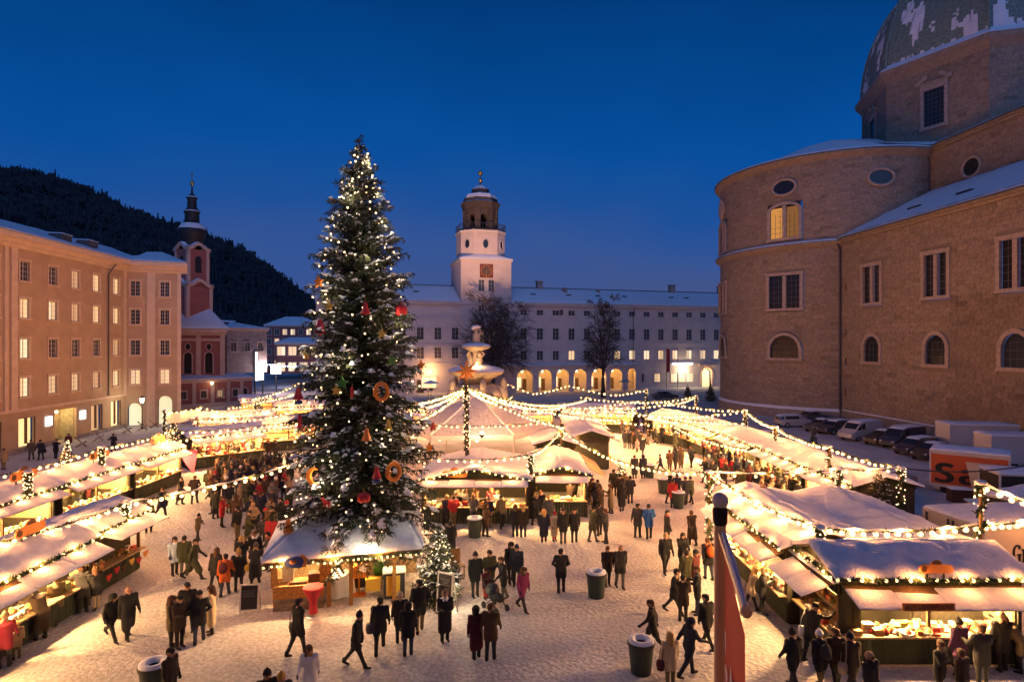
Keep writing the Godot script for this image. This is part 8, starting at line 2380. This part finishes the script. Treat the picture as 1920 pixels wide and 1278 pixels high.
func ornaments() -> void:
	for q in [
		["star", 597, 528, "orange", 0.26, "orange star on the tree's upper left tip"], ["star", 616, 574, "yellow", 0.2, "yellow star below the orange star, upper left"], ["bell", 685, 578, "red_paint", 0.24, "red bow-shaped bell in the tree's upper middle"],
		["apple", 752, 582, "red_paint", 0.3, "big red apple on the tree's upper right tip"], ["bell", 600, 613, "red_paint", 0.3, "red bell on the tree's left, near the hill"], ["star", 716, 626, "yellow", 0.2, "yellow star under a snowy branch, right of centre"],
		["star", 735, 676, "green_paint", 0.24, "green star on the tree's right side"], ["star", 789, 684, "orange", 0.2, "small orange star at the tree's right edge"], ["star", 641, 718, "green_paint", 0.26, "bright green star left of centre"],
		["star", 630, 732, "yellow", 0.2, "yellow star just below the green star, left of centre"], ["candle", 660, 735, "red_paint", 0.2, "thin red candle right of the yellow star"], ["ring", 715, 734, "orange", 0.3, "upper orange ring with bird, right of centre"],
		["bell", 728, 796, "yellow", 0.2, "yellow bell in the tree's middle right"], ["bell", 687, 815, "orange", 0.24, "orange bell at the tree's very middle"], ["bell", 559, 738, "red_paint", 0.26, "red toy with blue base at the tree's left edge"],
		["moon", 588, 893, "orange", 0.33, "orange crescent moon on the tree's lower left"], ["ring", 738, 884, "orange", 0.3, "lower orange ring with bird, lower right"], ["bell", 706, 886, "red_paint", 0.24, "red toy with blue base beside the lower ring"],
		["apple", 682, 933, "red_paint", 0.24, "dark red apple low in the tree's middle"], ["horse", 612, 942, "red_paint", 0.2, "small red rocking horse low on the left"], ["bell", 540, 985, "orange", 0.26, "orange bell above the hut's snowy roof"],
		["candle", 562, 790, "red_cloth", 0.26, "pale red candle at the tree's left edge"], ["star", 812, 800, "red_paint", 0.2, "red star at the tree's lower right edge"], ["horse", 574, 665, "yellow", 0.18, "small yellow horse on the tree's left edge"], ["star", 805, 838, "orange", 0.2, "orange star at the far right branch end"],
	]: ornament(q[0], q[1], q[2], q[3], q[4], q[5])

func market() -> void:
	R.seed = 100
	var h := PI / 2
	# left rows, facing the square (+x)
	hut(Vector3(-15.85, 0, -18.3), h, 9.2, 2.6, "near left stall with long snowy roof, gold-lit counter and round sign", {"ridge_at": 0.35, "panels": 5, "light": 2.2, "awn": 1.0, "bulb_gap": 0.5})
	hut(Vector3(-16.2, 0, -25.1), h, 3.2, 2.2, "small left stall with raised pale awning and hung red hearts", {"panels": 1, "awn": 1.25, "awn_y": 2.3, "light": 2.6, "front": "green_wood", "open_right": true})
	hut(Vector3(-18.7, 0, -20.5), -h, 12, 2.2, "back-to-back stall row behind the near left stall", {"light": 0.0, "awn": 0.0, "eaves": false, "ridge": 2.9, "eave": 2.45})
	hut(Vector3(-23.4, 0, -28.2), h, 6.0, 2.6, "left second-row stall nearest us, with orange roof sign", {"ridge_at": 0.4})
	hut(Vector3(-23.4, 0, -34.6), h, 5.6, 2.6, "left second-row stall in the middle, with orange roof sign", {"ridge_at": 0.4, "panels": 2})
	hut(Vector3(-23.3, 0, -40.4), h, 5.2, 2.6, "left second-row stall at the far end, beside the pink panel", {"ridge_at": 0.4})
	hut(Vector3(-22.9, 0, -49.5), 0.75, 5.6, 2.8, "wide bright stall at the far left crossing", {"panels": 3, "light": 3.6})
	hut(Vector3(-20.6, 0, -56.5), 0.5, 6.0, 2.6, "far left stall behind the crossing, near the tree", {"light": 2.6})
	hut(Vector3(-27.5, 0, -60.5), 0.35, 7.0, 2.6, "far left stall before the red church annex", {"light": 2.2})
	hut(Vector3(-33.5, 0, -80.5), 0.4, 4.0, 2.4, "tiny stall near the street corner below the white screen", {"light": 2.4})
	hut(Vector3(-24.0, 0, -72.0), 0.3, 7.0, 2.6, "distant stall left of the tree with string lights", {"light": 2.4})
	# the two stalls before the tent
	hut(Vector3(-2.0, 0, -33.3), 0.0, 5.7, 6.0, "dark green centre stall with wide snowy gable and orange nameboard", {"gable": true, "eave": 2.42, "ridge": 2.98, "panels": 4, "awn_y": 2.25, "awn": 0.95, "light": 2.6, "front": "green_wood"})
	var c2 := hut(Vector3(2.75, 0, -34.6), 0.0, 2.9, 6.2, "narrow gabled centre stall with slatted wooden side flap", {"gable": true, "eave": 2.42, "ridge": 2.85, "panels": 1, "awn": 0.7, "light": 2.2, "front": "green_wood"})
	for k in 4:
		var s := B.new(); s.quad(Vector3(1.75, 2.62, -1.0 - k * 1.22), Vector3(1.75, 2.62, -2.16 - k * 1.22), Vector3(2.75, 2.05, -2.16 - k * 1.22), Vector3(2.75, 2.05, -1.0 - k * 1.22)); s.quad(Vector3(1.75, 2.59, -1.0 - k * 1.22), Vector3(1.75, 2.59, -2.16 - k * 1.22), Vector3(2.75, 2.02, -2.16 - k * 1.22), Vector3(2.75, 2.02, -1.0 - k * 1.22)); s.quad(Vector3(2.75, 2.05, -1.0 - k * 1.22), Vector3(2.75, 2.05, -2.16 - k * 1.22), Vector3(2.75, 2.02, -2.16 - k * 1.22), Vector3(2.75, 2.02, -1.0 - k * 1.22))
		put("flap_board", s, M.pale_wood, c2)
	var bx := thing("dark_shed", "dark wooden shed between the two centre stalls", "shed", Vector3(1.06, 0, -34.4))
	var bb := B.new(); bb.bx(Vector3(-0.2, 0, -3), Vector3(0.25, 2.5, 0)); put("wall", bb, M.dark_wood, bx)
	hut(Vector3(7.6, 0, -50.5), h, 5.0, 2.8, "aisle stall right of the tent, facing the far aisle", {"gable": false, "panels": 3})
	hut(Vector3(7.8, 0, -57.5), h, 5.4, 2.8, "second aisle stall behind the tent, farther back", {"panels": 3})
	hut(Vector3(4.6, 0, -46.5), h, 4.0, 2.8, "snowy-roofed stall close to the tent's right corner", {"panels": 2, "light": 1.6})
	hut(Vector3(0.5, 0, -67.0), 0.0, 8.0, 2.8, "back-row stall behind the tent, left one", {"light": 3.0})
	hut(Vector3(9.4, 0, -68.0), -0.1, 8.0, 2.8, "back-row stall behind the tent, right one", {"light": 3.4})
	hut(Vector3(-9.5, 0, -66.0), 0.1, 7.0, 2.8, "back-row stall hidden behind the tree and tent", {"light": 2.4})
	# right-hand rows, facing the aisle (-x)
	hut(Vector3(17.7, 0, -34.2), -h, 5.4, 3.0, "long right-row stall nearest us, beside the bushy fir", {"ridge_at": 0.45, "light": 3.0})
	hut(Vector3(17.6, 0, -40.3), -h, 6.2, 3.0, "right-row stall second from us with crowded counter", {"ridge_at": 0.45, "light": 3.0})
	hut(Vector3(17.3, 0, -46.9), -h, 6.2, 3.0, "right-row stall in the middle of the row", {"ridge_at": 0.45, "light": 3.0})
	hut(Vector3(16.7, 0, -53.5), -h + 0.12, 6.2, 3.0, "right-row stall second from the far end", {"ridge_at": 0.45, "light": 3.0})
	hut(Vector3(15.4, 0, -60.0), -h + 0.3, 6.2, 3.0, "right-row stall at the far end by the dark car", {"ridge_at": 0.45, "light": 3.0})
	# the block at the lower right
	hut(Vector3(9.6, 0, -24.95), -h, 6.9, 3.3, "long right block stall behind the flag, left-facing counter", {"ridge_at": 0.42, "ridge": 3.2, "eave": 2.7, "panels": 5, "light": 2.2, "awn_y": 2.15, "eaves": true, "awn": 0.9})
	hut(Vector3(16.2, 0, -24.2), h, 8.4, 3.2, "windowless snowy-roofed back stall of the right block", {"light": 0.0, "awn": 0.0, "eaves": false, "ridge": 3.1, "eave": 2.65})
	hut(Vector3(12.7, 0, -18.65), 0.0, 5.4, 2.6, "corner stall at lower right with glowing counter and wooden nameboard", {"ridge": 3.25, "eave": 2.75, "panels": 4, "light": 3.6, "awn": 1.0, "open_left": true, "eave_left": true, "heap": 34.0})
	hut(Vector3(9.95, 0, -19.95), -h, 2.5, 0.7, "left-facing side counter of the lower right corner stall", {"ridge": 2.72, "eave": 2.6, "panels": 2, "light": 2.4, "awn": 1.1, "eaves": false, "snow": 0.05, "goods": true})
	# signs
	roof_sign(Vector3(-16.5, 3.3, -21.0), h, "orange sausage-shaped roof sign on the near left stall", 0.8); roof_sign(Vector3(-23.9, 3.2, -30.0), h, "orange roof sign on the left second-row stall nearest us"); roof_sign(Vector3(-23.9, 3.2, -35.5), h, "orange roof sign on the middle left second-row stall"); roof_sign(Vector3(-23.8, 3.2, -41.2), h, "orange roof sign on the far left second-row stall")
	roof_sign(Vector3(-3.1, 2.62, -33.1), 0.0, "orange nameboard on the green gable of the centre stall", 0.85); roof_sign(D(1756, 1074, 18.3), 0.0, "orange roof sign with brown emblem on the corner stall", 0.62)
	var nb := thing("nameboard", "long orange-brown wooden nameboard on the corner stall's awning", "sign", Vector3(11.95, 2.27, -17.58), 0.0)
	var nbb := B.new(); nbb.bx(Vector3(-0.75, -0.11, -0.02), Vector3(0.75, 0.11, 0.02)); put("board", nbb, mat("board_orange", 0.75, 0.27, 0.07, 0.7, "streak", 1.5), nb)
	words_on(nb, "lettering", "WAFFEL & KARTOFFELPUFFER", mat("letter_brown", 0.16, 0.04, 0.015, 0.8), Transform3D(Basis(), Vector3(0, 0, 0.024)), 0.13, 1.38)
	var wb := thing("nameboard", "pale curved nameboard on the right block's far roof edge", "sign", D(1432, 920, 27.6), 0.0)
	var wbb := B.new(); wbb.prism(PackedVector2Array([Vector2(-0.42, -0.18), Vector2(0.42, -0.18), Vector2(0.42, 0.05), Vector2(0.16, 0.12), Vector2(0.08, 0.3), Vector2(-0.08, 0.3), Vector2(-0.16, 0.12), Vector2(-0.42, 0.05)]), -0.04, 0.04); put("board", wbb, M.pale_wood, wb)
	# strings of lights on their posts
	light_string("light string along the far left stall roofs, before the house", [G(-60, 900, 3.6), G(190, 838, 3.8), G(312, 808, 3.8), G(565, 786, 3.8)], 0.35, 0.5, 0.085, 2.0)
	light_string("light string from the lower left edge up to the tree", [G(-40, 1024, 3.4), G(235, 942, 3.25), G(556, 868, 3.7)], 0.3, 0.45, 0.09, 2.2, 2)
	light_string("light string along the banner and before the church annex", [G(305, 772, 3.6), G(378, 763, 3.6), G(450, 778, 2.9), G(560, 748, 4.0)], 0.3, 0.6, 0.1, 2.2)
	light_string("light string left of the tree, below the annex windows", [G(372, 785, 3.6), G(462, 786, 3.3), G(560, 764, 3.8)], 0.5, 0.55, 0.095, 2.2)
	light_string("lowest far left light string, over the wide bright stall", [G(290, 827, 3.3), G(430, 812, 3.2), G(560, 792, 3.3)], 0.2, 0.5, 0.085, 2.0)
	light_string("short far light string above the street corner stalls", [G(425, 764, 3.6), G(490, 752, 3.7), G(562, 733, 4.2)], 0.3, 0.6, 0.1, 2.2)
	light_string("high light string left of the tree at the street mouth", [G(470, 748, 4.2), G(562, 716, 5.4)], 0.4, 0.6, 0.1, 2.2)
	light_string("light string over the middle of the far aisle", [G(1060, 766, 3.8), G(1230, 776, 3.6), G(1398, 792, 3.6)], 0.35, 0.5, 0.09, 2.0)
	light_string("light string behind the aisle stalls, low and far", [G(1000, 764, 3.8), G(1180, 753, 4.0), G(1306, 742, 4.2)], 0.35, 0.6, 0.1, 2.0)
	var top := Vector3(-2.75, 7.2, -37)
	for q in [[1060, 760, 3.9, "from the star pole to the far right of the tent"], [1056, 800, 3.8, "from the star pole to the near right of the tent"], [1165, 786, 3.9, "from the star pole across to the far aisle"], [1100, 748, 4.2, "from the star pole to the back row stalls"], [768, 792, 3.8, "from the star pole left, in front of the tent"], [745, 760, 3.9, "from the star pole left, behind the tree"], [690, 745, 4.2, "from the star pole to the tree's far side"], [960, 742, 4.6, "from the star pole to the palace arcade side"]]:
		light_string("light string " + q[3], [top, G(q[0], q[1], q[2])], 0.35, 0.45, 0.085, 0.65, 1, "")
	light_string("light string hung across the white tent's front", [G(794, 794, 4.1), G(1038, 788, 4.1)], 0.35, 0.45, 0.07, 1.5)
	light_string("light string above the dark green centre stall roof", [G(800, 858, 3.7), G(995, 852, 3.6), G(1052, 803, 4.0)], 0.4, 0.45, 0.07, 1.5)
	light_string("long light string sagging across the central aisle", [G(1052, 803, 4.0), G(1330, 885, 3.7)], 0.75, 0.5, 0.085, 2.4)
	light_string("light string along the near right block's ridge, rising left", [G(1330, 885, 3.7), G(1540, 990, 3.6), G(1840, 984, 3.6), G(1975, 962, 3.6)], 0.35, 0.42, 0.09, 3.4, 2)
	light_string("snowy garland over the right stalls, mostly unlit", [G(1330, 885, 3.7), G(1575, 879, 3.8), G(1690, 877, 3.85)], 0.3, 0.9, 0.075, 1.6, 2)
	light_string("light string along the back of the right row, beside the cars", [G(1690, 877, 3.85), G(1555, 838, 3.9), G(1455, 801, 3.9), G(1398, 769, 4.1), G(1240, 752, 4.1), G(1090, 744, 4.2)], 0.3, 0.5, 0.09, 2.2)
	light_string("upper far light string before the palace's right wing", [G(948, 718, 4.6), G(1002, 738, 3.2), G(1066, 722, 4.6), G(1150, 740, 3.6), G(1212, 730, 4.6)], 0.2, 0.7, 0.11, 2.6)
	light_string("far light string from the aisle to the dark car", [G(1130, 762, 4.0), G(1250, 757, 4.0), G(1306, 742, 4.2)], 0.35, 0.6, 0.1, 2.4)
	light_string("light string over the far right awnings", [G(1120, 782, 3.6), G(1260, 796, 3.5), G(1400, 842, 3.4)], 0.3, 0.5, 0.085, 2.2)
	light_string("light string from the far post down to the aisle", [G(1398, 769, 4.1), G(1270, 778, 3.7), G(1160, 768, 3.9)], 0.4, 0.55, 0.09, 2.2)
	light_string("short bright light string at the right edge", [G(1838, 906, 5.0), G(1975, 958, 4.2)], 0.3, 0.38, 0.1, 3.0, 2)
	var cb := thing("sagging_cable", "dark sagging cable across the trucks at the right edge", "cable")
	var cc := B.new(); cc.tube(sagged([G(1690, 877, 3.85), G(1975, 862, 4.3)], 0.6), [0.035], 6); put("cable", cc, M.iron, cb)
	for q in [[190, 838, 3.9, "left garland post before the house facade", 2.6], [52, 885, 3.7, "far left garland post on the stall roof", 2.6], [235, 942, 3.25, "garland post at the raised pale awning", 2.5], [370, 783, 3.7, "garland post right of the entrance banner", 0.0], [308, 770, 3.7, "garland post left of the entrance banner", 0.0], [1330, 885, 3.8, "garland post above the right block's far end", 0.0], [1540, 990, 3.7, "garland post on the near right roof", 2.6], [1840, 906, 5.1, "tallest garland post, in front of the white trailer", 0.0], [1575, 879, 3.9, "garland post left of the bushy fir", 0.0], [1690, 877, 3.95, "garland post where the dark cable starts", 0.0], [1555, 838, 4.0, "garland post at the right row's back, near the snowed car", 0.0], [1455, 801, 4.0, "garland post at the right row's back, below the silver wagon", 0.0], [1398, 769, 4.2, "garland post at the far end before the apse", 0.0], [1306, 742, 4.3, "far garland post by the dark car", 0.0], [1212, 730, 4.7, "farthest garland post before the palace", 0.0], [995, 852, 3.7, "garland post between the two centre stalls", 2.4], [1052, 803, 4.1, "garland post at the tent's right corner", 0.0]]:
		var p := G(q[0], q[1], q[2]); post(Vector3(p.x, 0, p.z), q[2], q[3], q[4])

func details() -> void:
	R.seed = 300
	bin(G(1118, 1118), "dark bin in the middle of the square beside two walkers"); bin(G(1202, 1260), "nearest bin, snow-topped, at the lower middle"); bin(G(288, 1308), "bin cut by the bottom left edge"); bin(G(890, 1006), "bin before the dark green centre stall"); bin(G(1218, 895), "small far bin right of the long navy coat"); bin(G(1244, 924), "green bin left of the bright red jacket"); bin(G(1272, 952), "dark bin in front of the bright red jacket's group")
	a_board(G(468, 1148), 0.15, "black chalkboard sign left of the tree hut"); a_board(G(836, 1150), -0.5, "tall easel board right of the small fir", 1.5)
	deck_chair(G(150, 838), 2.2, "pale deck chair beside the doorway of the house", "cloth_white"); deck_chair(G(183, 826), 2.0, "white deck chair nearer the first archway", "cloth_white"); deck_chair(G(236, 812), 2.4, "snowy deck chair by the first archway", "cloth_white"); deck_chair(G(266, 806), 2.0, "greyish deck chair under the street lamp", "white_paint"); deck_chair(G(287, 802), 2.2, "red deck chair before the second archway", "red_cloth")
	# wooden chair beside the small fir
	var ch := thing("wooden_chair", "pale wooden chair standing on the snow right of the tree", "chair", G(858, 1080), 0.6)
	for x in [-0.2, 0.2]:
		for z in [-0.2, 0.2]:
			var lg := B.new(); lg.beam(Vector3(x, 0, z), Vector3(x, 0.45, z), 0.05); put("leg", lg, M.pale_wood, ch)
	var se := B.new(); se.box(Vector3(0, 0.47, 0), Vector3(0.48, 0.05, 0.46)); put("seat", se, M.pale_wood, ch)
	var bk := B.new(); bk.bx(Vector3(-0.23, 0.5, -0.23), Vector3(0.23, 1.1, -0.18)); put("backrest", bk, M.orange_wood, ch)
	# pushchair
	var pu := thing("pushchair", "dark folded-hood pushchair among the group in the square", "pushchair", G(928, 1142), 0.7)
	var pf := B.new(); pf.beam(Vector3(-0.22, 0.1, 0.4), Vector3(-0.22, 1.0, -0.45), 0.03); pf.beam(Vector3(0.22, 0.1, 0.4), Vector3(0.22, 1.0, -0.45), 0.03); pf.beam(Vector3(-0.22, 0.1, -0.35), Vector3(-0.22, 0.55, 0.2), 0.03); pf.beam(Vector3(0.22, 0.1, -0.35), Vector3(0.22, 0.55, 0.2), 0.03); pf.beam(Vector3(-0.24, 1.0, -0.45), Vector3(0.24, 1.0, -0.45), 0.035); put("frame", pf, M.iron, pu)
	var pb := B.new(); pb.ell(Vector3(0, 0.5, 0.05), Vector3(0.24, 0.16, 0.42)); put("seat", pb, M.black, pu)
	var ph := B.new(); ph.lathe([Vector2(0.0, 0.3), Vector2(0.2, 0.24), Vector2(0.27, 0.1), Vector2(0.28, 0.0)], 14, Vector3(0, 0.62, -0.16)); put("hood", ph, M.cloth_white if false else M.iron, pu)
	for x in [-0.25, 0.25]:
		for z in [-0.36, 0.4]:
			var w := B.new(); w.t = Transform3D(Basis(Vector3(0, 0, 1), PI / 2), Vector3(x, 0.12, z)); w.lathe([Vector2(0, -0.025), Vector2(0.12, -0.025), Vector2(0.12, 0.025), Vector2(0, 0.025)], 14); put("wheel", w, M.black, pu)
	# street lamp by the archways
	var sl := thing("street_lamp", "old street lamp glowing beside the left house's archway", "street lamp", D(266, 800, 71))
	sl.position.y = 0
	var sp := B.new(); sp.lathe([Vector2(0.16, 0), Vector2(0.14, 0.5), Vector2(0.06, 0.7), Vector2(0.05, 2.9), Vector2(0.09, 3.0)], 10); put("pole", sp, M.iron, sl)
	var sg := B.new(); sg.ngon([Vector2(0.14, 3.0), Vector2(0.27, 3.55)], 6); put("lamp_glass", sg, em("lamp_glass_lit", 1, 0.85, 0.65, 4.0), sl)
	var sc := B.new(); sc.ngon([Vector2(0.3, 3.55), Vector2(0.12, 3.75), Vector2(0.0, 3.85)], 6); put("cap", sc, M.iron, sl)
	lamp(sl, Vector3(0, 3.25, 0.32), 0.9, 0.15, Color(1, 0.8, 0.55))
	# entrance banner between garland posts
	var eb := thing("entrance_banner", "pale lettered banner hung between two garland posts at the left entrance", "banner")
	var a := G(309, 773, 3.5); var b := G(377, 765, 3.5); var t := frame(a, b); eb.transform = t
	var L := a.distance_to(b); var bb := B.new(); var pts := PackedVector3Array()
	for j in 4:
		for i in 20: pts.append(Vector3(0.15 + (L - 0.3) * i / 19.0, -0.05 - 0.32 * j - 0.1 * sin(PI * i / 19.0), 0.03 * sin(i * 1.1)))
	bb.sheet(pts, 20, 4); put("cloth", bb, M.cloth_white, eb)
	# pink awning side cloth
	var pk := thing("side_cloth", "pink triangular side cloth at the end of the left stall row", "cloth", Vector3(-22.6, 0, -43.1)); var pc := B.new(); pc.quad(Vector3(-0.9, 2.3, 0), Vector3(0.5, 2.35, 0), Vector3(0.2, 0.7, 0), Vector3(-0.3, 1.3, 0)); pc.quad(Vector3(-0.9, 2.3, -0.03), Vector3(0.5, 2.35, -0.03), Vector3(0.2, 0.7, -0.03), Vector3(-0.3, 1.3, -0.03)); put("cloth", pc, mat("pink_cloth", 0.55, 0.06, 0.12, 0.8), pk)
	# bowls on the corner counter
	for q in [[11.9, "wide white bowl on the corner stall's counter", 0.22], [12.55, "white pot of napkins on the corner stall's counter", 0.14]]:
		var bo := B.new(); bo.lathe([Vector2(0, 0), Vector2(q[2] * 0.5, 0), Vector2(q[2], 0.12), Vector2(q[2] * 0.9, 0.12), Vector2(q[2] * 0.4, 0.03), Vector2(0, 0.03)], 18)
		tag(put("bowl", bo, M.cloth_white, null, Vector3(q[0], 1.012, -18.5)), q[1], "bowl")
	R.seed = 301
	for k in 6:
		var he := thing("gingerbread_heart", "%s gingerbread heart hung from the raised pale awning's front" % ["red", "small red", "brown", "yellow", "dark red", "pale"][k], "gingerbread heart", Vector3(-15.72, 0.72 + 0.12 * (k % 2), -23.9 - k * 0.48), PI / 2)
		var hp := PackedVector2Array()
		for i in 20:
			var u := TAU * i / 20
			hp.append(Vector2(pow(sin(u), 3) * 0.16, (0.13 * cos(u) - 0.05 * cos(2 * u) - 0.02 * cos(3 * u))))
		var hb := B.new(); hb.prism(hp, -0.02, 0.02); put("body", hb, [M.red_paint, M.red_cloth, M.sign_brown, M.yellow, M.red_cloth, M.sign_orange][k], he)
	# bushy firs
	for q in [[1648, 1030, 3.75, 1.35, "bushy snow-dusted fir behind the right block"], [1165, 918, 2.0, 0.5, "small lit fir beside the slatted flap"], [325, 838, 2.6, 0.8, "fir with lights under the entrance banner"], [1526, 868, 3.0, 0.5, "thin young fir before the parked wagon"], [125, 880, 2.4, 0.55, "thin lit sapling behind the far left string"], [1333, 752, 3.0, 0.9, "dark fir at the foot of the apse"], [482, 792, 3.2, 1.0, "lit fir near the glowing street corner"], [1290, 748, 2.6, 0.7, "small dark fir right of the far dark car"]]:
		var fo := thing("fir_tree", q[4], "fir tree", G(q[0], q[1])); var H: float = q[2]; var rr: float = q[3]
		fir(fo, H, 0.3, [[0.2, rr * 0.9], [H * 0.25, rr], [H * 0.6, rr * 0.6], [H, 0.04]], 0.17, 8.0, int(q[0]), 1.0)
		if String(q[4]).contains("lit") or String(q[4]).contains("lights"):
			var xf := []
			for k in 60:
				var y := 0.4 + (H - 0.5) * R.randf(); var an := R.randf() * TAU; var r2 := rr * (1.05 - 0.95 * y / H)
				xf.append(Transform3D(Basis().scaled(Vector3.ONE * 0.04), Vector3(sin(an) * r2, y, cos(an) * r2)))
			many("fairy_light", ell_mesh(1.0), M.tree_bulb, xf, fo)
			lamp(fo, Vector3(0, H * 0.5, rr + 0.1), 0.5, 0.1)
	# vehicles
	car(G(1492, 800), 0.05, "wagon", [0.30, 0.31, 0.32], "silver estate car parked side-on by the apse wall")
	car(G(1536, 797) + Vector3(0.6, 0, -3), 0.5, "sedan", [0.06, 0.06, 0.065], "grey saloon behind the silver estate car")
	car(G(1542, 808), 3.6, "sedan", [0.07, 0.07, 0.075], "grey saloon facing the market, first of the row")
	car(G(1566, 812), 3.6, "wagon", [0.035, 0.035, 0.04], "dark grey estate car left of the white van")
	car(G(1612, 824), 3.6, "van", [0.38, 0.37, 0.36], "white delivery van in the row of parked cars")
	car(G(1658, 832), 3.6, "sedan", [0.02, 0.02, 0.024], "black saloon just right of the white van")
	car(G(1692, 838), 3.6, "van", [0.025, 0.03, 0.05], "dark blue people carrier in the parked row")
	car(G(1718, 850), 3.6, "wagon", [0.02, 0.025, 0.045], "dark blue estate car with snowy bonnet")
	car(G(1752, 860), 3.6, "sedan", [0.015, 0.015, 0.017], "black saloon at the right end of the parked row")
	car(G(1437, 836), 0.3, "wagon", [0.10, 0.09, 0.08], "brownish estate car behind the right stall row")
	car(G(1590, 905), 0.5, "sedan", [0.16, 0.16, 0.17], "snow-covered car behind the right stall row, near the cable")
	car(G(1545, 880), 0.4, "wagon", [0.12, 0.12, 0.13], "grey car half hidden behind the right stall row")
	car(G(1672, 918), 0.6, "sedan", [0.12, 0.11, 0.11], "snowed-up car behind the cable post")
	car(G(1247, 748), 0.1, "sedan", [0.04, 0.04, 0.045], "dark car alone on the snow before the palace")
	container(G(1860, 855) + Vector3(1, 0, -0.5), -0.15, Vector3(9, 2.7, 2.4), "white site container nearest the cathedral wall", "container", M.white_paint)
	container(G(1900, 872) + Vector3(1.5, 0, 0.6), -0.15, Vector3(8, 2.5, 2.4), "white site container before the other, right edge", "container", M.white_paint)
	var oc := container(G(1825, 932) + Vector3(0.7, 0, -1.2), -0.70, Vector3(4.1, 2.75, 2.4), "orange-fronted container with big black letters", "container", M.white_paint)
	var op := B.new(); op.bx(Vector3(-2.05, 0.6, 1.2), Vector3(2.05, 2.55, 1.23)); put("front_panel", op, mat("orange_panel", 0.5, 0.085, 0.02, 0.6), oc)
	words_on(oc, "lettering", "Sa", M.black, Transform3D(Basis(), Vector3(-0.6, 1.35, 1.24)), 1.3, 2.4); words_on(oc, "lettering", "l", M.black, Transform3D(Basis(), Vector3(1.7, 1.5, 1.24)), 1.1, 0.4)
	var lb := thing("leaning_board", "cream board leaning against the orange container", "board", oc.transform * Vector3(0.75, 0, 1.9), -0.70)
	var lbb := B.new(); lbb.t = Transform3D(Basis(Vector3.RIGHT, -0.3), Vector3.ZERO); lbb.prism(PackedVector2Array([Vector2(-0.4, 0.0), Vector2(1.2, 0.0), Vector2(0.7, 2.3), Vector2(-0.9, 2.3)]), -0.03, 0.03); put("panel", lbb, mat("cream_board", 0.62, 0.46, 0.28, 0.7), lb)
	for q in [[1800, 940, 0.8, "dark wooden crate stack before the orange container"], [1835, 962, 0.7, "snow-dusted dark bench box right of the crate stack"]]:
		var cr := thing("wooden_crate", q[3], "crate", G(q[0], q[1]), -0.2); var c1 := B.new(); c1.bx(Vector3(-0.6, 0, -0.35), Vector3(0.6, q[2], 0.35)); put("body", c1, M.sign_brown, cr); var c3 := B.new(); c3.snow(Vector3(-0.6, q[2], 0.35), Vector3(0.6, q[2], 0.35), Vector3(0.6, q[2], -0.35), Vector3(-0.6, q[2], -0.35), 0.08, 0.25); put("snow_cover", c3, M.snow, cr)
	var tl := container(Vector3(20.2, 0, -25.2), 0.12, Vector3(4.6, 2.75, 2.9), "white box trailer with script lettering behind the right block", "trailer", mat("cream_paint", 0.6, 0.52, 0.42, 0.5))
	words_on(tl, "lettering", "Gründorfer", M.black, Transform3D(Basis(), Vector3(0.5, 1.75, 1.48)), 0.75, 3.2, true); words_on(tl, "lettering", "Gründorfer", mat("letter_red", 0.12, 0.03, 0.03, 0.8), Transform3D(Basis(Vector3.UP, -PI / 2), Vector3(-2.33, 1.55, 0)), 0.5, 2.2, true)
	var dr := B.new()
	for z in [-1.3, -0.2, 0.05, 1.3]: dr.box(Vector3(-2.32, 1.6, z), Vector3(0.04, 2.1, 0.07))
	put("door_bar", dr, M.iron, tl)
	container(G(1930, 1015) + Vector3(0.2, 0, 0), 0.42, Vector3(4.2, 2.3, 2.4), "low dark container with thick snow at the right edge", "container", M.dark_wood)
	container(G(1905, 955) + Vector3(1.0, 0, 0), -0.2, Vector3(4.5, 2.2, 2.2), "dark snow-roofed shed beneath the orange container", "container", M.dark_wood)
	# café umbrella
	var um := thing("cafe_umbrella", "pale green parasol before the palace arcade", "parasol", G(1172, 736)); var u1 := B.new(); u1.tube([Vector3.ZERO, Vector3(0, 2.4, 0)], [0.05], 6); put("pole", u1, M.iron, um); var u2 := B.new(); u2.ngon([Vector2(1.3, 2.2), Vector2(0.0, 2.8)], 8); put("canopy", u2, mat("parasol_green", 0.25, 0.42, 0.32, 0.8), um)
	var uy := thing("snowy_parasol", "snowy parasol over the yellow-lit window left of the tower", "parasol", G(808, 742)); var u3 := B.new(); u3.tube([Vector3.ZERO, Vector3(0, 2.6, 0)], [0.05], 6); put("pole", u3, M.iron, uy); var u4 := B.new(); u4.ngon([Vector2(1.7, 2.4), Vector2(0.0, 3.0)], 8); put("canopy", u4, M.snow, uy)
